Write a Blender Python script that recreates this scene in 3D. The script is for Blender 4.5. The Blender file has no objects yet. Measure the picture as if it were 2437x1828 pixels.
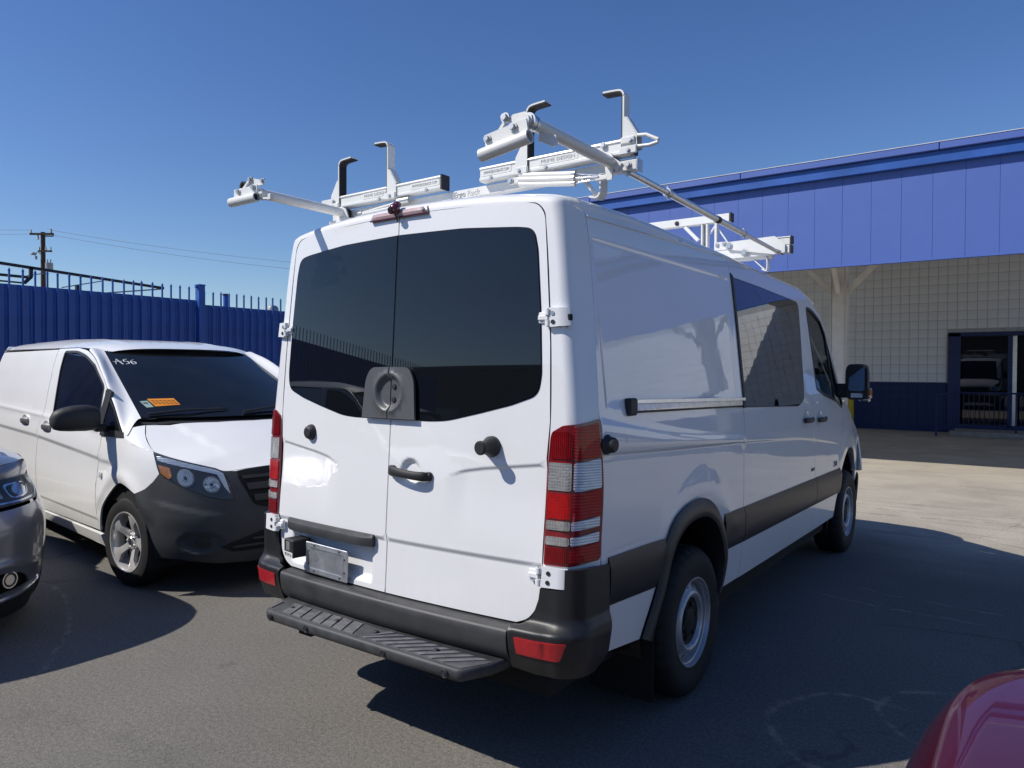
import bpy, bmesh, math, random
import numpy as np
from mathutils import Matrix, Vector, geometry
from mathutils.bvhtree import BVHTree

random.seed(7)
rng = np.random.default_rng(7)
SC = bpy.context.scene
COL = SC.collection

# ------------------------------------------------------------------ camera, sky, sun, exposure
cd = bpy.data.cameras.new('camera')
cam = bpy.data.objects.new('camera', cd)
COL.objects.link(cam)
YAW, PITCH, ROLL = math.radians(-35.797), math.radians(-0.982), math.radians(0.227)
fw = Vector((math.sin(YAW)*math.cos(PITCH), math.cos(YAW)*math.cos(PITCH), math.sin(PITCH)))
rt0 = Vector((math.cos(YAW), -math.sin(YAW), 0.0))
up0 = rt0.cross(fw)
rt = math.cos(ROLL)*rt0 + math.sin(ROLL)*up0
up = -math.sin(ROLL)*rt0 + math.cos(ROLL)*up0
M = Matrix.Identity(4)
for i in range(3):
    M[i][0] = rt[i]; M[i][1] = up[i]; M[i][2] = -fw[i]
M.translation = Vector((2.363, -3.530, 1.636))
cam.matrix_world = M
cd.sensor_width = 36.0
cd.lens = 25.72
cd.clip_start = 0.05
cd.clip_end = 2000.0
SC.camera = cam

SUN_TRAVEL = Vector((0.69, 0.73, -1.0)).normalized()
to_sun = -SUN_TRAVEL
elev = math.asin(to_sun.z)
azim = math.atan2(to_sun.x, to_sun.y)          # from +Y towards +X
world = bpy.data.worlds.new('World')
SC.world = world
world.use_nodes = True
wt = world.node_tree
sky = wt.nodes.new('ShaderNodeTexSky')
sky.sky_type = 'NISHITA'
sky.sun_disc = False
sky.sun_elevation = elev
sky.sun_rotation = azim
sky.altitude = 30.0
sky.air_density = 1.0
sky.dust_density = 0.2
sky.ozone_density = 4.0
bg = wt.nodes['Background']
bg.inputs['Strength'].default_value = 0.104
hs_ = wt.nodes.new('ShaderNodeHueSaturation')
hs_.inputs['Saturation'].default_value = 1.18
hs_.inputs['Hue'].default_value = 0.511
wt.links.new(sky.outputs['Color'], hs_.inputs['Color'])
wt.links.new(hs_.outputs['Color'], bg.inputs['Color'])

sd = bpy.data.lights.new('sun', 'SUN')
sun = bpy.data.objects.new('sun', sd)
COL.objects.link(sun)
sd.energy = 4.35
sd.angle = math.radians(0.53)
sd.color = (1.0, 0.945, 0.865)
sun.rotation_euler = SUN_TRAVEL.to_track_quat('-Z', 'Y').to_euler()
sun.location = (-8, -8, 14)

SC.view_settings.view_transform = 'Standard'
SC.view_settings.look = 'None'
SC.view_settings.gamma = 1.0
SC.view_settings.exposure = 0.12
SC.view_settings.use_curve_mapping = False
SC.cycles.max_bounces = 8
SC.cycles.transparent_max_bounces = 12
SC.cycles.caustics_reflective = False
SC.cycles.caustics_refractive = False

# ------------------------------------------------------------------ materials
MATS = {}
def nodes_of(m):
    m.use_nodes = True
    nt = m.node_tree
    return nt, nt.nodes['Principled BSDF']

def pmat(name, col, rough=0.5, metal=0.0, coat=0.0, coat_rough=0.03, spec=0.5, var=0.06, vscale=6.0,
         bump=0.0, bscale=300.0, dirt=None, alpha=None, rvar=0.0, wave=0.0, coat_ior=1.5, ior=1.5, dust=0.0):
    """procedural material: base colour with slow noise, optional fine relief"""
    m = bpy.data.materials.new(name)
    nt, b = nodes_of(m)
    N, L = nt.nodes, nt.links
    b.inputs['Roughness'].default_value = rough
    b.inputs['Metallic'].default_value = metal
    b.inputs['Coat Weight'].default_value = coat
    b.inputs['Coat Roughness'].default_value = coat_rough
    b.inputs['Specular IOR Level'].default_value = spec
    tc = N.new('ShaderNodeTexCoord')
    nz = N.new('ShaderNodeTexNoise')
    nz.inputs['Scale'].default_value = vscale
    nz.inputs['Detail'].default_value = 6.0
    L.new(tc.outputs['Object'], nz.inputs['Vector'])
    rp = N.new('ShaderNodeValToRGB')
    rp.color_ramp.elements[0].position = 0.3
    rp.color_ramp.elements[1].position = 0.7
    rp.color_ramp.elements[0].color = tuple(c*(1-var) for c in col)+(1,)
    hi = dirt if dirt else tuple(min(1, c*(1+var)) for c in col)
    rp.color_ramp.elements[1].color = tuple(hi)+(1,)
    L.new(nz.outputs['Fac'], rp.inputs['Fac'])
    L.new(rp.outputs['Color'], b.inputs['Base Color'])
    if dust:      # road film on the lower panels and faint run-off streaks
        sp_ = N.new('ShaderNodeSeparateXYZ'); L.new(tc.outputs['Object'], sp_.inputs[0])
        mz_ = N.new('ShaderNodeMapRange'); mz_.inputs[1].default_value = 1.05; mz_.inputs[2].default_value = 0.40
        L.new(sp_.outputs['Z'], mz_.inputs[0])
        mpp = N.new('ShaderNodeMapping'); mpp.inputs['Scale'].default_value = (9, 9, 1.1)
        L.new(tc.outputs['Object'], mpp.inputs['Vector'])
        n5 = N.new('ShaderNodeTexNoise'); n5.inputs['Scale'].default_value = 2.2; n5.inputs['Detail'].default_value = 8; n5.inputs['Roughness'].default_value = 0.7
        L.new(mpp.outputs[0], n5.inputs['Vector'])
        m5 = N.new('ShaderNodeMapRange'); m5.inputs[1].default_value = 0.42; m5.inputs[2].default_value = 0.78
        L.new(n5.outputs['Fac'], m5.inputs[0])
        a5 = N.new('ShaderNodeMath'); a5.operation = 'MULTIPLY_ADD'; a5.inputs[1].default_value = 0.8; a5.inputs[2].default_value = 0.2
        L.new(mz_.outputs[0], a5.inputs[0])
        f5 = N.new('ShaderNodeMath'); f5.operation = 'MULTIPLY'; L.new(m5.outputs[0], f5.inputs[0]); L.new(a5.outputs[0], f5.inputs[1])
        g5 = N.new('ShaderNodeMath'); g5.operation = 'MULTIPLY'; g5.inputs[1].default_value = dust; L.new(f5.outputs[0], g5.inputs[0])
        x5 = N.new('ShaderNodeMix'); x5.data_type = 'RGBA'; L.new(g5.outputs[0], x5.inputs[0]); L.new(rp.outputs['Color'], x5.inputs[6]); x5.inputs[7].default_value = (0.40, 0.36, 0.30, 1)
        L.new(x5.outputs[2], b.inputs['Base Color'])
    if rvar:
        mr = N.new('ShaderNodeMapRange')
        mr.inputs['To Min'].default_value = max(0, rough-rvar)
        mr.inputs['To Max'].default_value = min(1, rough+rvar)
        L.new(nz.outputs['Fac'], mr.inputs['Value'])
        L.new(mr.outputs['Result'], b.inputs['Roughness'])
    b.inputs['Coat IOR'].default_value = coat_ior
    b.inputs['IOR'].default_value = ior
    if wave:      # slow ripple of pressed sheet metal, plus faint smears in the lacquer
        n3 = N.new('ShaderNodeTexNoise'); n3.inputs['Scale'].default_value = 3.2; n3.inputs['Detail'].default_value = 2.0
        L.new(tc.outputs['Object'], n3.inputs['Vector'])
        b3 = N.new('ShaderNodeBump'); b3.inputs['Strength'].default_value = 1.0; b3.inputs['Distance'].default_value = wave
        L.new(n3.outputs['Fac'], b3.inputs['Height']); L.new(b3.outputs['Normal'], b.inputs['Coat Normal']); L.new(b3.outputs['Normal'], b.inputs['Normal'])
        n4 = N.new('ShaderNodeTexNoise'); n4.inputs['Scale'].default_value = 9.0; n4.inputs['Detail'].default_value = 8.0; n4.inputs['Roughness'].default_value = 0.7
        L.new(tc.outputs['Object'], n4.inputs['Vector'])
        m4 = N.new('ShaderNodeMapRange'); m4.inputs[1].default_value = 0.45; m4.inputs[2].default_value = 0.75; m4.inputs[3].default_value = coat_rough; m4.inputs[4].default_value = coat_rough+0.09
        L.new(n4.outputs['Fac'], m4.inputs[0]); L.new(m4.outputs[0], b.inputs['Coat Roughness'])
    if bump:
        n2 = N.new('ShaderNodeTexNoise')
        n2.inputs['Scale'].default_value = bscale
        n2.inputs['Detail'].default_value = 3.0
        L.new(tc.outputs['Object'], n2.inputs['Vector'])
        bp = N.new('ShaderNodeBump')
        bp.inputs['Strength'].default_value = bump
        bp.inputs['Distance'].default_value = 0.003
        L.new(n2.outputs['Fac'], bp.inputs['Height'])
        L.new(bp.outputs['Normal'], b.inputs['Normal'])
    MATS[name] = m
    return m

white_paint = pmat('white_paint', (0.79, 0.795, 0.80), rough=0.5, coat=1.0, coat_rough=0.012, var=0.015, vscale=2.5, wave=0.0014, coat_ior=1.62, dust=0.10)
white_paint2 = pmat('white_paint_dusty', (0.86, 0.86, 0.84), rough=0.5, coat=0.8, coat_rough=0.03, var=0.02, vscale=3.0, wave=0.0012, dust=0.08)
rack_white = pmat('rack_white', (0.74, 0.74, 0.71), rough=0.38, coat=0.3, coat_rough=0.15, var=0.05, vscale=9.0)
rack_label = None
white_plastic = pmat('white_plastic', (0.74, 0.75, 0.76), rough=0.35, var=0.03)
alum = pmat('brushed_aluminium', (0.72, 0.72, 0.70), rough=0.32, metal=1.0, var=0.08, vscale=20)
steel = pmat('galvanised_steel', (0.60, 0.60, 0.58), rough=0.38, metal=0.9, var=0.12, vscale=25)
chrome = pmat('chrome', (0.85, 0.85, 0.86), rough=0.08, metal=1.0, var=0.03)
silver_rim = pmat('silver_wheel_paint', (0.42, 0.43, 0.45), rough=0.42, metal=0.45, coat=0.2, var=0.1, vscale=14)
black_plastic = pmat('black_plastic', (0.018, 0.0185, 0.020), rough=0.55, var=0.25, vscale=7.0, bump=0.25, bscale=900, rvar=0.08)
grey_plastic = pmat('weathered_plastic', (0.040, 0.041, 0.043), rough=0.5, var=0.28, vscale=9.0, bump=0.2, bscale=700, rvar=0.08)
moulding_mat = pmat('moulding_plastic', (0.016, 0.0165, 0.018), rough=0.42, var=0.2, vscale=5.0, bump=0.12, bscale=900)
step_mat = pmat('step_rubber', (0.048, 0.050, 0.053), rough=0.55, var=0.3, vscale=16.0, bump=0.2, bscale=500, rvar=0.1)
tread_mat = pmat('step_tread', (0.155, 0.157, 0.163), rough=0.42, var=0.3, vscale=22.0, bump=0.2, bscale=400, rvar=0.1)
rubber = pmat('tyre_rubber', (0.0075, 0.0075, 0.008), rough=0.75, var=0.35, vscale=10.0, bump=0.3, bscale=300)
black_gap = pmat('shadow_gap', (0.006, 0.006, 0.007), rough=0.9, var=0.1)
dark_glass = pmat('privacy_glass', (0.006, 0.007, 0.009), rough=0.015, spec=0.62, var=0.05)
film_glass = pmat('reflective_tint', (0.006, 0.007, 0.009), rough=0.012, ior=2.1, var=0.05, wave=0.0004)
dark_glass2 = pmat('windscreen_glass', (0.009, 0.010, 0.011), rough=0.02, spec=0.32, var=0.3, vscale=3.0)
red_refl = pmat('red_reflector', (0.42, 0.012, 0.018), rough=0.3, coat=0.6, var=0.15, vscale=60)
concrete = pmat('concrete', (0.30, 0.29, 0.275), rough=0.85, var=0.15, vscale=6, bump=0.3, bscale=80)
fence_blue = pmat('fence_blue', (0.022, 0.092, 0.36), rough=0.42, var=0.16, vscale=2.2, rvar=0.06)
frame_black = pmat('black_steel', (0.015, 0.016, 0.02), rough=0.5, var=0.2)
wood_pole = pmat('pole_timber', (0.055, 0.035, 0.025), rough=0.9, var=0.3, vscale=8)
grey_metal = pmat('grey_hardware', (0.30, 0.31, 0.33), rough=0.5, metal=0.3, var=0.1)
fascia_blue = pmat('fascia_blue', (0.070, 0.130, 0.41), rough=0.5, var=0.05, vscale=1.2, rvar=0.05)
block_white = pmat('block_white', (0.80, 0.825, 0.84), rough=0.8, var=0.07, vscale=3.0, bump=0.4, bscale=60)
block_blue = pmat('block_blue', (0.008, 0.024, 0.11), rough=0.6, var=0.12, vscale=3.0, bump=0.4, bscale=60)
joint_grey = pmat('mortar', (0.50, 0.51, 0.515), rough=0.95, var=0.1)
roof_grey = pmat('canopy_soffit', (0.72, 0.72, 0.70), rough=0.9, var=0.1)
column_paint = pmat('column_paint', (0.60, 0.59, 0.57), rough=0.6, var=0.08)
door_blue = pmat('door_frame_blue', (0.008, 0.024, 0.12), rough=0.45, var=0.08)
yellow_paint = pmat('yellow_paint', (0.55, 0.42, 0.02), rough=0.5, var=0.15)
silver_paint = pmat('silver_paint', (0.25, 0.25, 0.275), rough=0.30, metal=0.6, coat=1.0, coat_rough=0.02, var=0.06, vscale=300)
red_paint = pmat('red_paint', (0.11, 0.005, 0.024), rough=0.35, metal=0.45, coat=1.0, coat_rough=0.02, var=0.08, vscale=400)
metris_plastic = pmat('bumper_plastic', (0.036, 0.039, 0.044), rough=0.6, var=0.2, vscale=4.0, bump=0.15, bscale=900)
interior_mat = pmat('cabin_trim', (0.02, 0.02, 0.022), rough=0.8, var=0.2)
seat_mat = pmat('seat_cloth', (0.03, 0.03, 0.034), rough=0.9, var=0.2)
amber = pmat('amber_lens', (0.55, 0.20, 0.04), rough=0.2, coat=0.5, var=0.2, vscale=40)
orange_mat = pmat('orange_sticker', (0.75, 0.27, 0.015), rough=0.5, var=0.05)
sticker_green = pmat('inspection_sticker', (0.28, 0.40, 0.36), rough=0.5, var=0.3, vscale=60)
print_dark = pmat('dark_print', (0.10, 0.10, 0.11), rough=0.6, var=0.1)
print_brown = pmat('brown_print', (0.25, 0.07, 0.01), rough=0.6, var=0.1)
print_grey = pmat('grey_print', (0.33, 0.33, 0.33), rough=0.6, var=0.1)
marker_white = pmat('white_marker', (0.75, 0.78, 0.80), rough=0.7, var=0.05)
maroon = pmat('maroon_lens', (0.10, 0.012, 0.022), rough=0.2, coat=0.7, var=0.15)
pink_lens = pmat('faded_lens', (0.52, 0.38, 0.38), rough=0.2, coat=0.6, var=0.12, vscale=30)
refl_bowl = pmat('reflector_bowl', (0.75, 0.76, 0.78), rough=0.12, metal=1.0, var=0.1, vscale=80)
lamp_dark = pmat('lamp_bezel', (0.035, 0.037, 0.040), rough=0.35, coat=0.2, var=0.2)
licence_steel = pmat('blank_plate', (0.40, 0.42, 0.45), rough=0.35, metal=0.6, var=0.22, vscale=18, rvar=0.1)
mirror_glass = pmat('mirror_glass', (0.55, 0.60, 0.70), rough=0.02, metal=1.0, var=0.02)

def glass_mat(name, tint, transp, refl=1.0):
    m = bpy.data.materials.new(name)
    m.use_nodes = True
    nt = m.node_tree
    N, L = nt.nodes, nt.links
    N.clear()
    out = N.new('ShaderNodeOutputMaterial')
    mix = N.new('ShaderNodeMixShader')
    tr = N.new('ShaderNodeBsdfTransparent'); tr.inputs['Color'].default_value = tint+(1,)
    gl = N.new('ShaderNodeBsdfGlossy'); gl.inputs['Roughness'].default_value = 0.01
    fr = N.new('ShaderNodeFresnel'); fr.inputs['IOR'].default_value = 1.5
    mr = N.new('ShaderNodeMath'); mr.operation = 'MULTIPLY_ADD'
    mr.inputs[1].default_value = refl; mr.inputs[2].default_value = 1-transp
    L.new(fr.outputs[0], mr.inputs[0])
    L.new(mr.outputs[0], mix.inputs[0])
    L.new(tr.outputs[0], mix.inputs[1]); L.new(gl.outputs[0], mix.inputs[2])
    L.new(mix.outputs[0], out.inputs['Surface'])
    return m
cab_glass = glass_mat('cab_glass', (0.45, 0.52, 0.50), 0.99)
lens_glass = glass_mat('lamp_glass', (0.92, 0.95, 0.97), 0.995, 0.35)

def lens_mat(name, col, scale, axis, rough=0.12, contrast=0.75, metal=0.0):
    """moulded lamp lens: fine parallel prisms across one axis, or a grid of pips"""
    m = bpy.data.materials.new(name)
    nt, b = nodes_of(m)
    N, L = nt.nodes, nt.links
    tc = N.new('ShaderNodeTexCoord')
    if axis == 'PIPS':
        w = N.new('ShaderNodeTexVoronoi'); w.inputs['Scale'].default_value = scale; w.inputs['Randomness'].default_value = 0.25
        L.new(tc.outputs['Object'], w.inputs['Vector']); wo = w.outputs['Distance']
    else:
        w = N.new('ShaderNodeTexWave')
        w.wave_type = 'BANDS'; w.bands_direction = axis
        w.inputs['Scale'].default_value = scale
        w.inputs['Distortion'].default_value = 0.4
        L.new(tc.outputs['Object'], w.inputs['Vector']); wo = w.outputs['Fac']
    nz = N.new('ShaderNodeTexNoise'); nz.inputs['Scale'].default_value = 22
    L.new(tc.outputs['Object'], nz.inputs['Vector'])
    rp = N.new('ShaderNodeValToRGB')
    rp.color_ramp.elements[0].color = tuple(c*(1-contrast) for c in col)+(1,)
    rp.color_ramp.elements[1].color = tuple(col)+(1,)
    mx = N.new('ShaderNodeMath'); mx.operation = 'MULTIPLY_ADD'; mx.inputs[1].default_value = 0.6
    L.new(wo, mx.inputs[0]); 
    mm = N.new('ShaderNodeMath'); mm.operation = 'MULTIPLY'; mm.inputs[1].default_value = 0.55
    L.new(nz.outputs['Fac'], mm.inputs[0]); L.new(mm.outputs[0], mx.inputs[2])
    L.new(mx.outputs[0], rp.inputs['Fac'])
    L.new(rp.outputs['Color'], b.inputs['Base Color'])
    b.inputs['Roughness'].default_value = rough
    b.inputs['Metallic'].default_value = metal
    b.inputs['Specular IOR Level'].default_value = 0.2
    b.inputs['Coat Weight'].default_value = 0.55
    b.inputs['Coat Roughness'].default_value = 0.02
    bp = N.new('ShaderNodeBump'); bp.inputs['Strength'].default_value = 0.35; bp.inputs['Distance'].default_value = 0.004
    L.new(wo, bp.inputs['Height']); L.new(bp.outputs['Normal'], b.inputs['Normal'])
    return m
red_rib = lens_mat('red_lens_ribbed', (0.56, 0.008, 0.010), 26, 'Z', contrast=0.7)
red_dark = lens_mat('red_lens_deep', (0.22, 0.004, 0.007), 40, 'X', contrast=0.7)
red_pip = lens_mat('red_lens_pips', (0.50, 0.006, 0.008), 85, 'PIPS', contrast=0.75)
red_plain = pmat('red_lens_plain', (0.19, 0.003, 0.007), rough=0.25, coat=1.0, var=0.1)
clear_rib = lens_mat('clear_lens_ribbed', (0.86, 0.90, 0.94), 30, 'Z', contrast=0.6, metal=0.4)
clear_pip = lens_mat('clear_lens_pips', (0.70, 0.69, 0.67), 85, 'PIPS', contrast=0.85, metal=0.5)

# ------------------------------------------------------------------ object helpers
def tag(o, label=None, cat=None, group=None, kind=None):
    if label: o['label'] = label
    if cat: o['category'] = cat
    if group: o['group'] = group
    if kind: o['kind'] = kind
    return o

def thing(name, loc, label, cat, group=None, rz=0.0):
    o = bpy.data.objects.new(name, None)
    o.empty_display_size = 0.2
    COL.objects.link(o)
    o.location = loc
    o.rotation_euler = (0, 0, rz)
    return tag(o, label, cat, group)

def link_mesh(name, me, parent=None, local=False):
    """local=False: vertices are world coordinates even under an un-rotated Empty"""
    o = bpy.data.objects.new(name, me)
    COL.objects.link(o)
    if parent is not None:
        o.parent = parent
        if not local and parent.type == 'EMPTY':
            o.matrix_parent_inverse = Matrix.Translation(-Vector(parent.location))
    return o

def mesh_from(name, V, F, mat, normals=None, smooth=None, mats=None, fm=None):
    me = bpy.data.meshes.new(name)
    me.from_pydata([tuple(v) for v in V], [], F)
    if mats:
        for m_ in mats: me.materials.append(m_)
        if fm is not None: me.polygons.foreach_set('material_index', fm)
    elif mat: me.materials.append(mat)
    me.update()
    if smooth is not None:
        me.polygons.foreach_set('use_smooth', [True]*len(me.polygons))
        me.set_sharp_from_angle(angle=math.radians(smooth))
    if normals is not None:
        me.polygons.foreach_set('use_smooth', [True]*len(me.polygons))
        me.normals_split_custom_set(normals)
    return me

class MB:
    """collects simple solids, then links them as ONE mesh object"""
    def __init__(s): s.V = []; s.F = []; s.T = Matrix.Identity(4)
    def add(s, V, F):
        n = len(s.V)
        s.V += [tuple(s.T @ Vector(v)) for v in V]
        s.F += [tuple(i+n for i in f) for f in F]
        return s
    def box(s, x0, x1, y0, y1, z0, z1, ch=0.0):
        if ch <= 0:
            V = [(x, y, z) for x in (x0, x1) for y in (y0, y1) for z in (z0, z1)]
            F = [(0,1,3,2),(4,6,7,5),(0,4,5,1),(2,3,7,6),(0,2,6,4),(1,5,7,3)]
            return s.add(V, F)
        bm = bmesh.new()
        bmesh.ops.create_cube(bm, size=1.0)
        for v in bm.verts:
            v.co = Vector(((x0+x1)/2+v.co.x*(x1-x0), (y0+y1)/2+v.co.y*(y1-y0), (z0+z1)/2+v.co.z*(z1-z0)))
        ch = min(ch, 0.45*min(abs(x1-x0), abs(y1-y0), abs(z1-z0)))
        bmesh.ops.bevel(bm, geom=bm.edges[:], offset=ch, segments=1, affect='EDGES', profile=0.5)
        s.bm(bm); return s
    def bm(s, bm):
        bm.verts.ensure_lookup_table(); bm.verts.index_update()
        s.add([v.co.copy() for v in bm.verts], [tuple(v.index for v in f.verts) for f in bm.faces])
        bm.free(); return s
    def tube(s, pts, r, n=12, caps=True, close=False):
        pts = [Vector(p) for p in pts]
        R = r if isinstance(r, (list, tuple)) else [r]*len(pts)
        rings = []
        prev = None
        for i, p in enumerate(pts):
            a = pts[i-1] if i > 0 else p
            b = pts[i+1] if i < len(pts)-1 else p
            d = (b-a).normalized()
            if prev is None:
                u = d.orthogonal().normalized()
            else:
                u = (prev - d*prev.dot(d)).normalized()
            prev = u
            w = d.cross(u)
            rings.append([p + R[i]*(math.cos(2*math.pi*k/n)*u + math.sin(2*math.pi*k/n)*w) for k in range(n)])
        V = [q for rg in rings for q in rg]
        F = []
        for i in range(len(rings)-1):
            for k in range(n):
                F.append((i*n+k, i*n+(k+1) % n, (i+1)*n+(k+1) % n, (i+1)*n+k))
        if caps:
            F.append(tuple(range(n))[::-1]); F.append(tuple((len(rings)-1)*n+k for k in range(n)))
        return s.add(V, F)
    def pipe(s, a, b, r, ri, n=20):
        """open hollow tube"""
        a = Vector(a); b = Vector(b); d = (b-a).normalized(); u = d.orthogonal().normalized(); w = d.cross(u)
        V = []
        for p, q in ((a, r), (b, r), (b, ri), (a, ri)):
            V += [p+q*(math.cos(2*math.pi*k/n)*u+math.sin(2*math.pi*k/n)*w) for k in range(n)]
        F = []
        for i in range(4):
            j = (i+1) % 4
            for k in range(n):
                F.append((i*n+k, i*n+(k+1) % n, j*n+(k+1) % n, j*n+k))
        return s.add(V, F)
    def prism(s, poly, fn0, fn1):
        """extrude a 2D polygon: fn0/fn1 map (a,b) to the two end faces"""
        n = len(poly)
        V = [fn0(*p) for p in poly]+[fn1(*p) for p in poly]
        F = [tuple(range(n))[::-1], tuple(range(n, 2*n))]
        for k in range(n):
            F.append((k, (k+1) % n, n+(k+1) % n, n+k))
        return s.add(V, F)
    def lathe(s, prof, n=48, axis='X', c=(0, 0, 0), jag=None):
        """prof: list of (radius, along); revolve about axis through c"""
        V = []
        for k in range(n):
            a = 2*math.pi*k/n
            for i, (r, h) in enumerate(prof):
                rr = r if jag is None else r-jag(i, k)
                if axis == 'X': V.append((c[0]+h, c[1]+rr*math.cos(a), c[2]+rr*math.sin(a)))
                elif axis == 'Y': V.append((c[0]+rr*math.cos(a), c[1]+h, c[2]+rr*math.sin(a)))
                else: V.append((c[0]+rr*math.cos(a), c[1]+rr*math.sin(a), c[2]+h))
        m = len(prof)
        F = []
        for k in range(n):
            k2 = (k+1) % n
            for i in range(m-1):
                F.append((k*m+i, k*m+i+1, k2*m+i+1, k2*m+i))
        return s.add(V, F)
    def grid(s, P):
        """P: array (n, m, 3)"""
        n, m = P.shape[:2]
        F = []
        for i in range(n-1):
            for j in range(m-1):
                F.append((i*m+j, i*m+j+1, (i+1)*m+j+1, (i+1)*m+j))
        return s.add([tuple(v) for v in P.reshape(-1, 3)], F)
    def mesh(s, name, mat, smooth=35):
        bm = bmesh.new()
        vs = [bm.verts.new(v) for v in s.V]
        for f in s.F:
            if len(set(f)) > 2:
                try: bm.faces.new([vs[i] for i in f])
                except ValueError: pass
        bmesh.ops.remove_doubles(bm, verts=bm.verts[:], dist=1e-5)
        bmesh.ops.recalc_face_normals(bm, faces=bm.faces[:])
        me = bpy.data.meshes.new(name)
        bm.to_mesh(me); bm.free()
        me.materials.append(mat)
        me.polygons.foreach_set('use_smooth', [True]*len(me.polygons))
        me.set_sharp_from_angle(angle=math.radians(smooth))
        return me
    def build(s, name, mat, parent=None, smooth=35, local=False):
        return link_mesh(name, s.mesh(name, mat, smooth), parent, local)

def rbox(name, mat, parent, x0, x1, y0, y1, z0, z1, ch=0.004, local=False):
    return MB().box(x0, x1, y0, y1, z0, z1, ch).build(name, mat, parent, local=local)

def inpoly(P, poly):
    x, y = P[:, 0], P[:, 1]
    ins = np.zeros(len(P), bool)
    n = len(poly)
    for i in range(n):
        x0, y0 = poly[i]; x1, y1 = poly[(i+1) % n]
        if y0 == y1: continue
        c = ((y0 > y) != (y1 > y)) & (x < (x1-x0)*(y-y0)/(y1-y0)+x0)
        ins ^= c
    return ins

def edgedist(P, poly):
    d = np.full(len(P), 1e9)
    n = len(poly)
    for i in range(n):
        a = np.array(poly[i]); b = np.array(poly[(i+1) % n]); ab = b-a
        L2 = max(ab@ab, 1e-12)
        t = np.clip(((P-a)@ab)/L2, 0, 1)
        d = np.minimum(d, np.linalg.norm(P-a-t[:, None]*ab, axis=1))
    return d

def rpoly(pts, r=0.02, seg=5):
    """round polygon corners; a point may carry its own radius as third value"""
    out = []
    n = len(pts)
    for i in range(n):
        p = np.array(pts[i][:2], float)
        rr = pts[i][2] if len(pts[i]) > 2 else r
        a = np.array(pts[i-1][:2], float)-p; b = np.array(pts[(i+1) % n][:2], float)-p
        la, lb = np.linalg.norm(a), np.linalg.norm(b)
        if rr <= 0 or la < 1e-6 or lb < 1e-6:
            out.append(tuple(p)); continue
        q = min(rr, 0.48*la, 0.48*lb)
        A = p+a/la*q; B = p+b/lb*q
        for k in range(seg+1):
            t = k/seg
            out.append(tuple((1-t)**2*A+2*t*(1-t)*p+t*t*B))
    return out

def resample(poly, res):
    out = []
    n = len(poly)
    for i in range(n):
        a = np.array(poly[i]); b = np.array(poly[(i+1) % n])
        L = np.linalg.norm(b-a)
        if L < 1e-6: continue
        k = max(1, int(math.ceil(L/res)))
        for j in range(k): out.append(tuple(a+(b-a)*j/k))
    return out

def offset_poly(poly, d):
    """grow (d>0) a polygon outward"""
    P = np.array([p[:2] for p in poly], float)
    area = 0.5*np.sum(P[:, 0]*np.roll(P[:, 1], -1)-np.roll(P[:, 0], -1)*P[:, 1])
    sgn = 1.0 if area > 0 else -1.0
    out = []
    n = len(P)
    for i in range(n):
        e0 = P[i]-P[i-1]; e1 = P[(i+1) % n]-P[i]
        n0 = np.array([e0[1], -e0[0]])/max(np.linalg.norm(e0), 1e-9)*sgn
        n1 = np.array([e1[1], -e1[0]])/max(np.linalg.norm(e1), 1e-9)*sgn
        b = n0+n1; L = np.linalg.norm(b)
        b = n0 if L < 1e-6 else b/L
        k = d/max(0.5, float(b@n0))
        out.append(tuple(P[i]+b*k))
    return out

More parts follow.
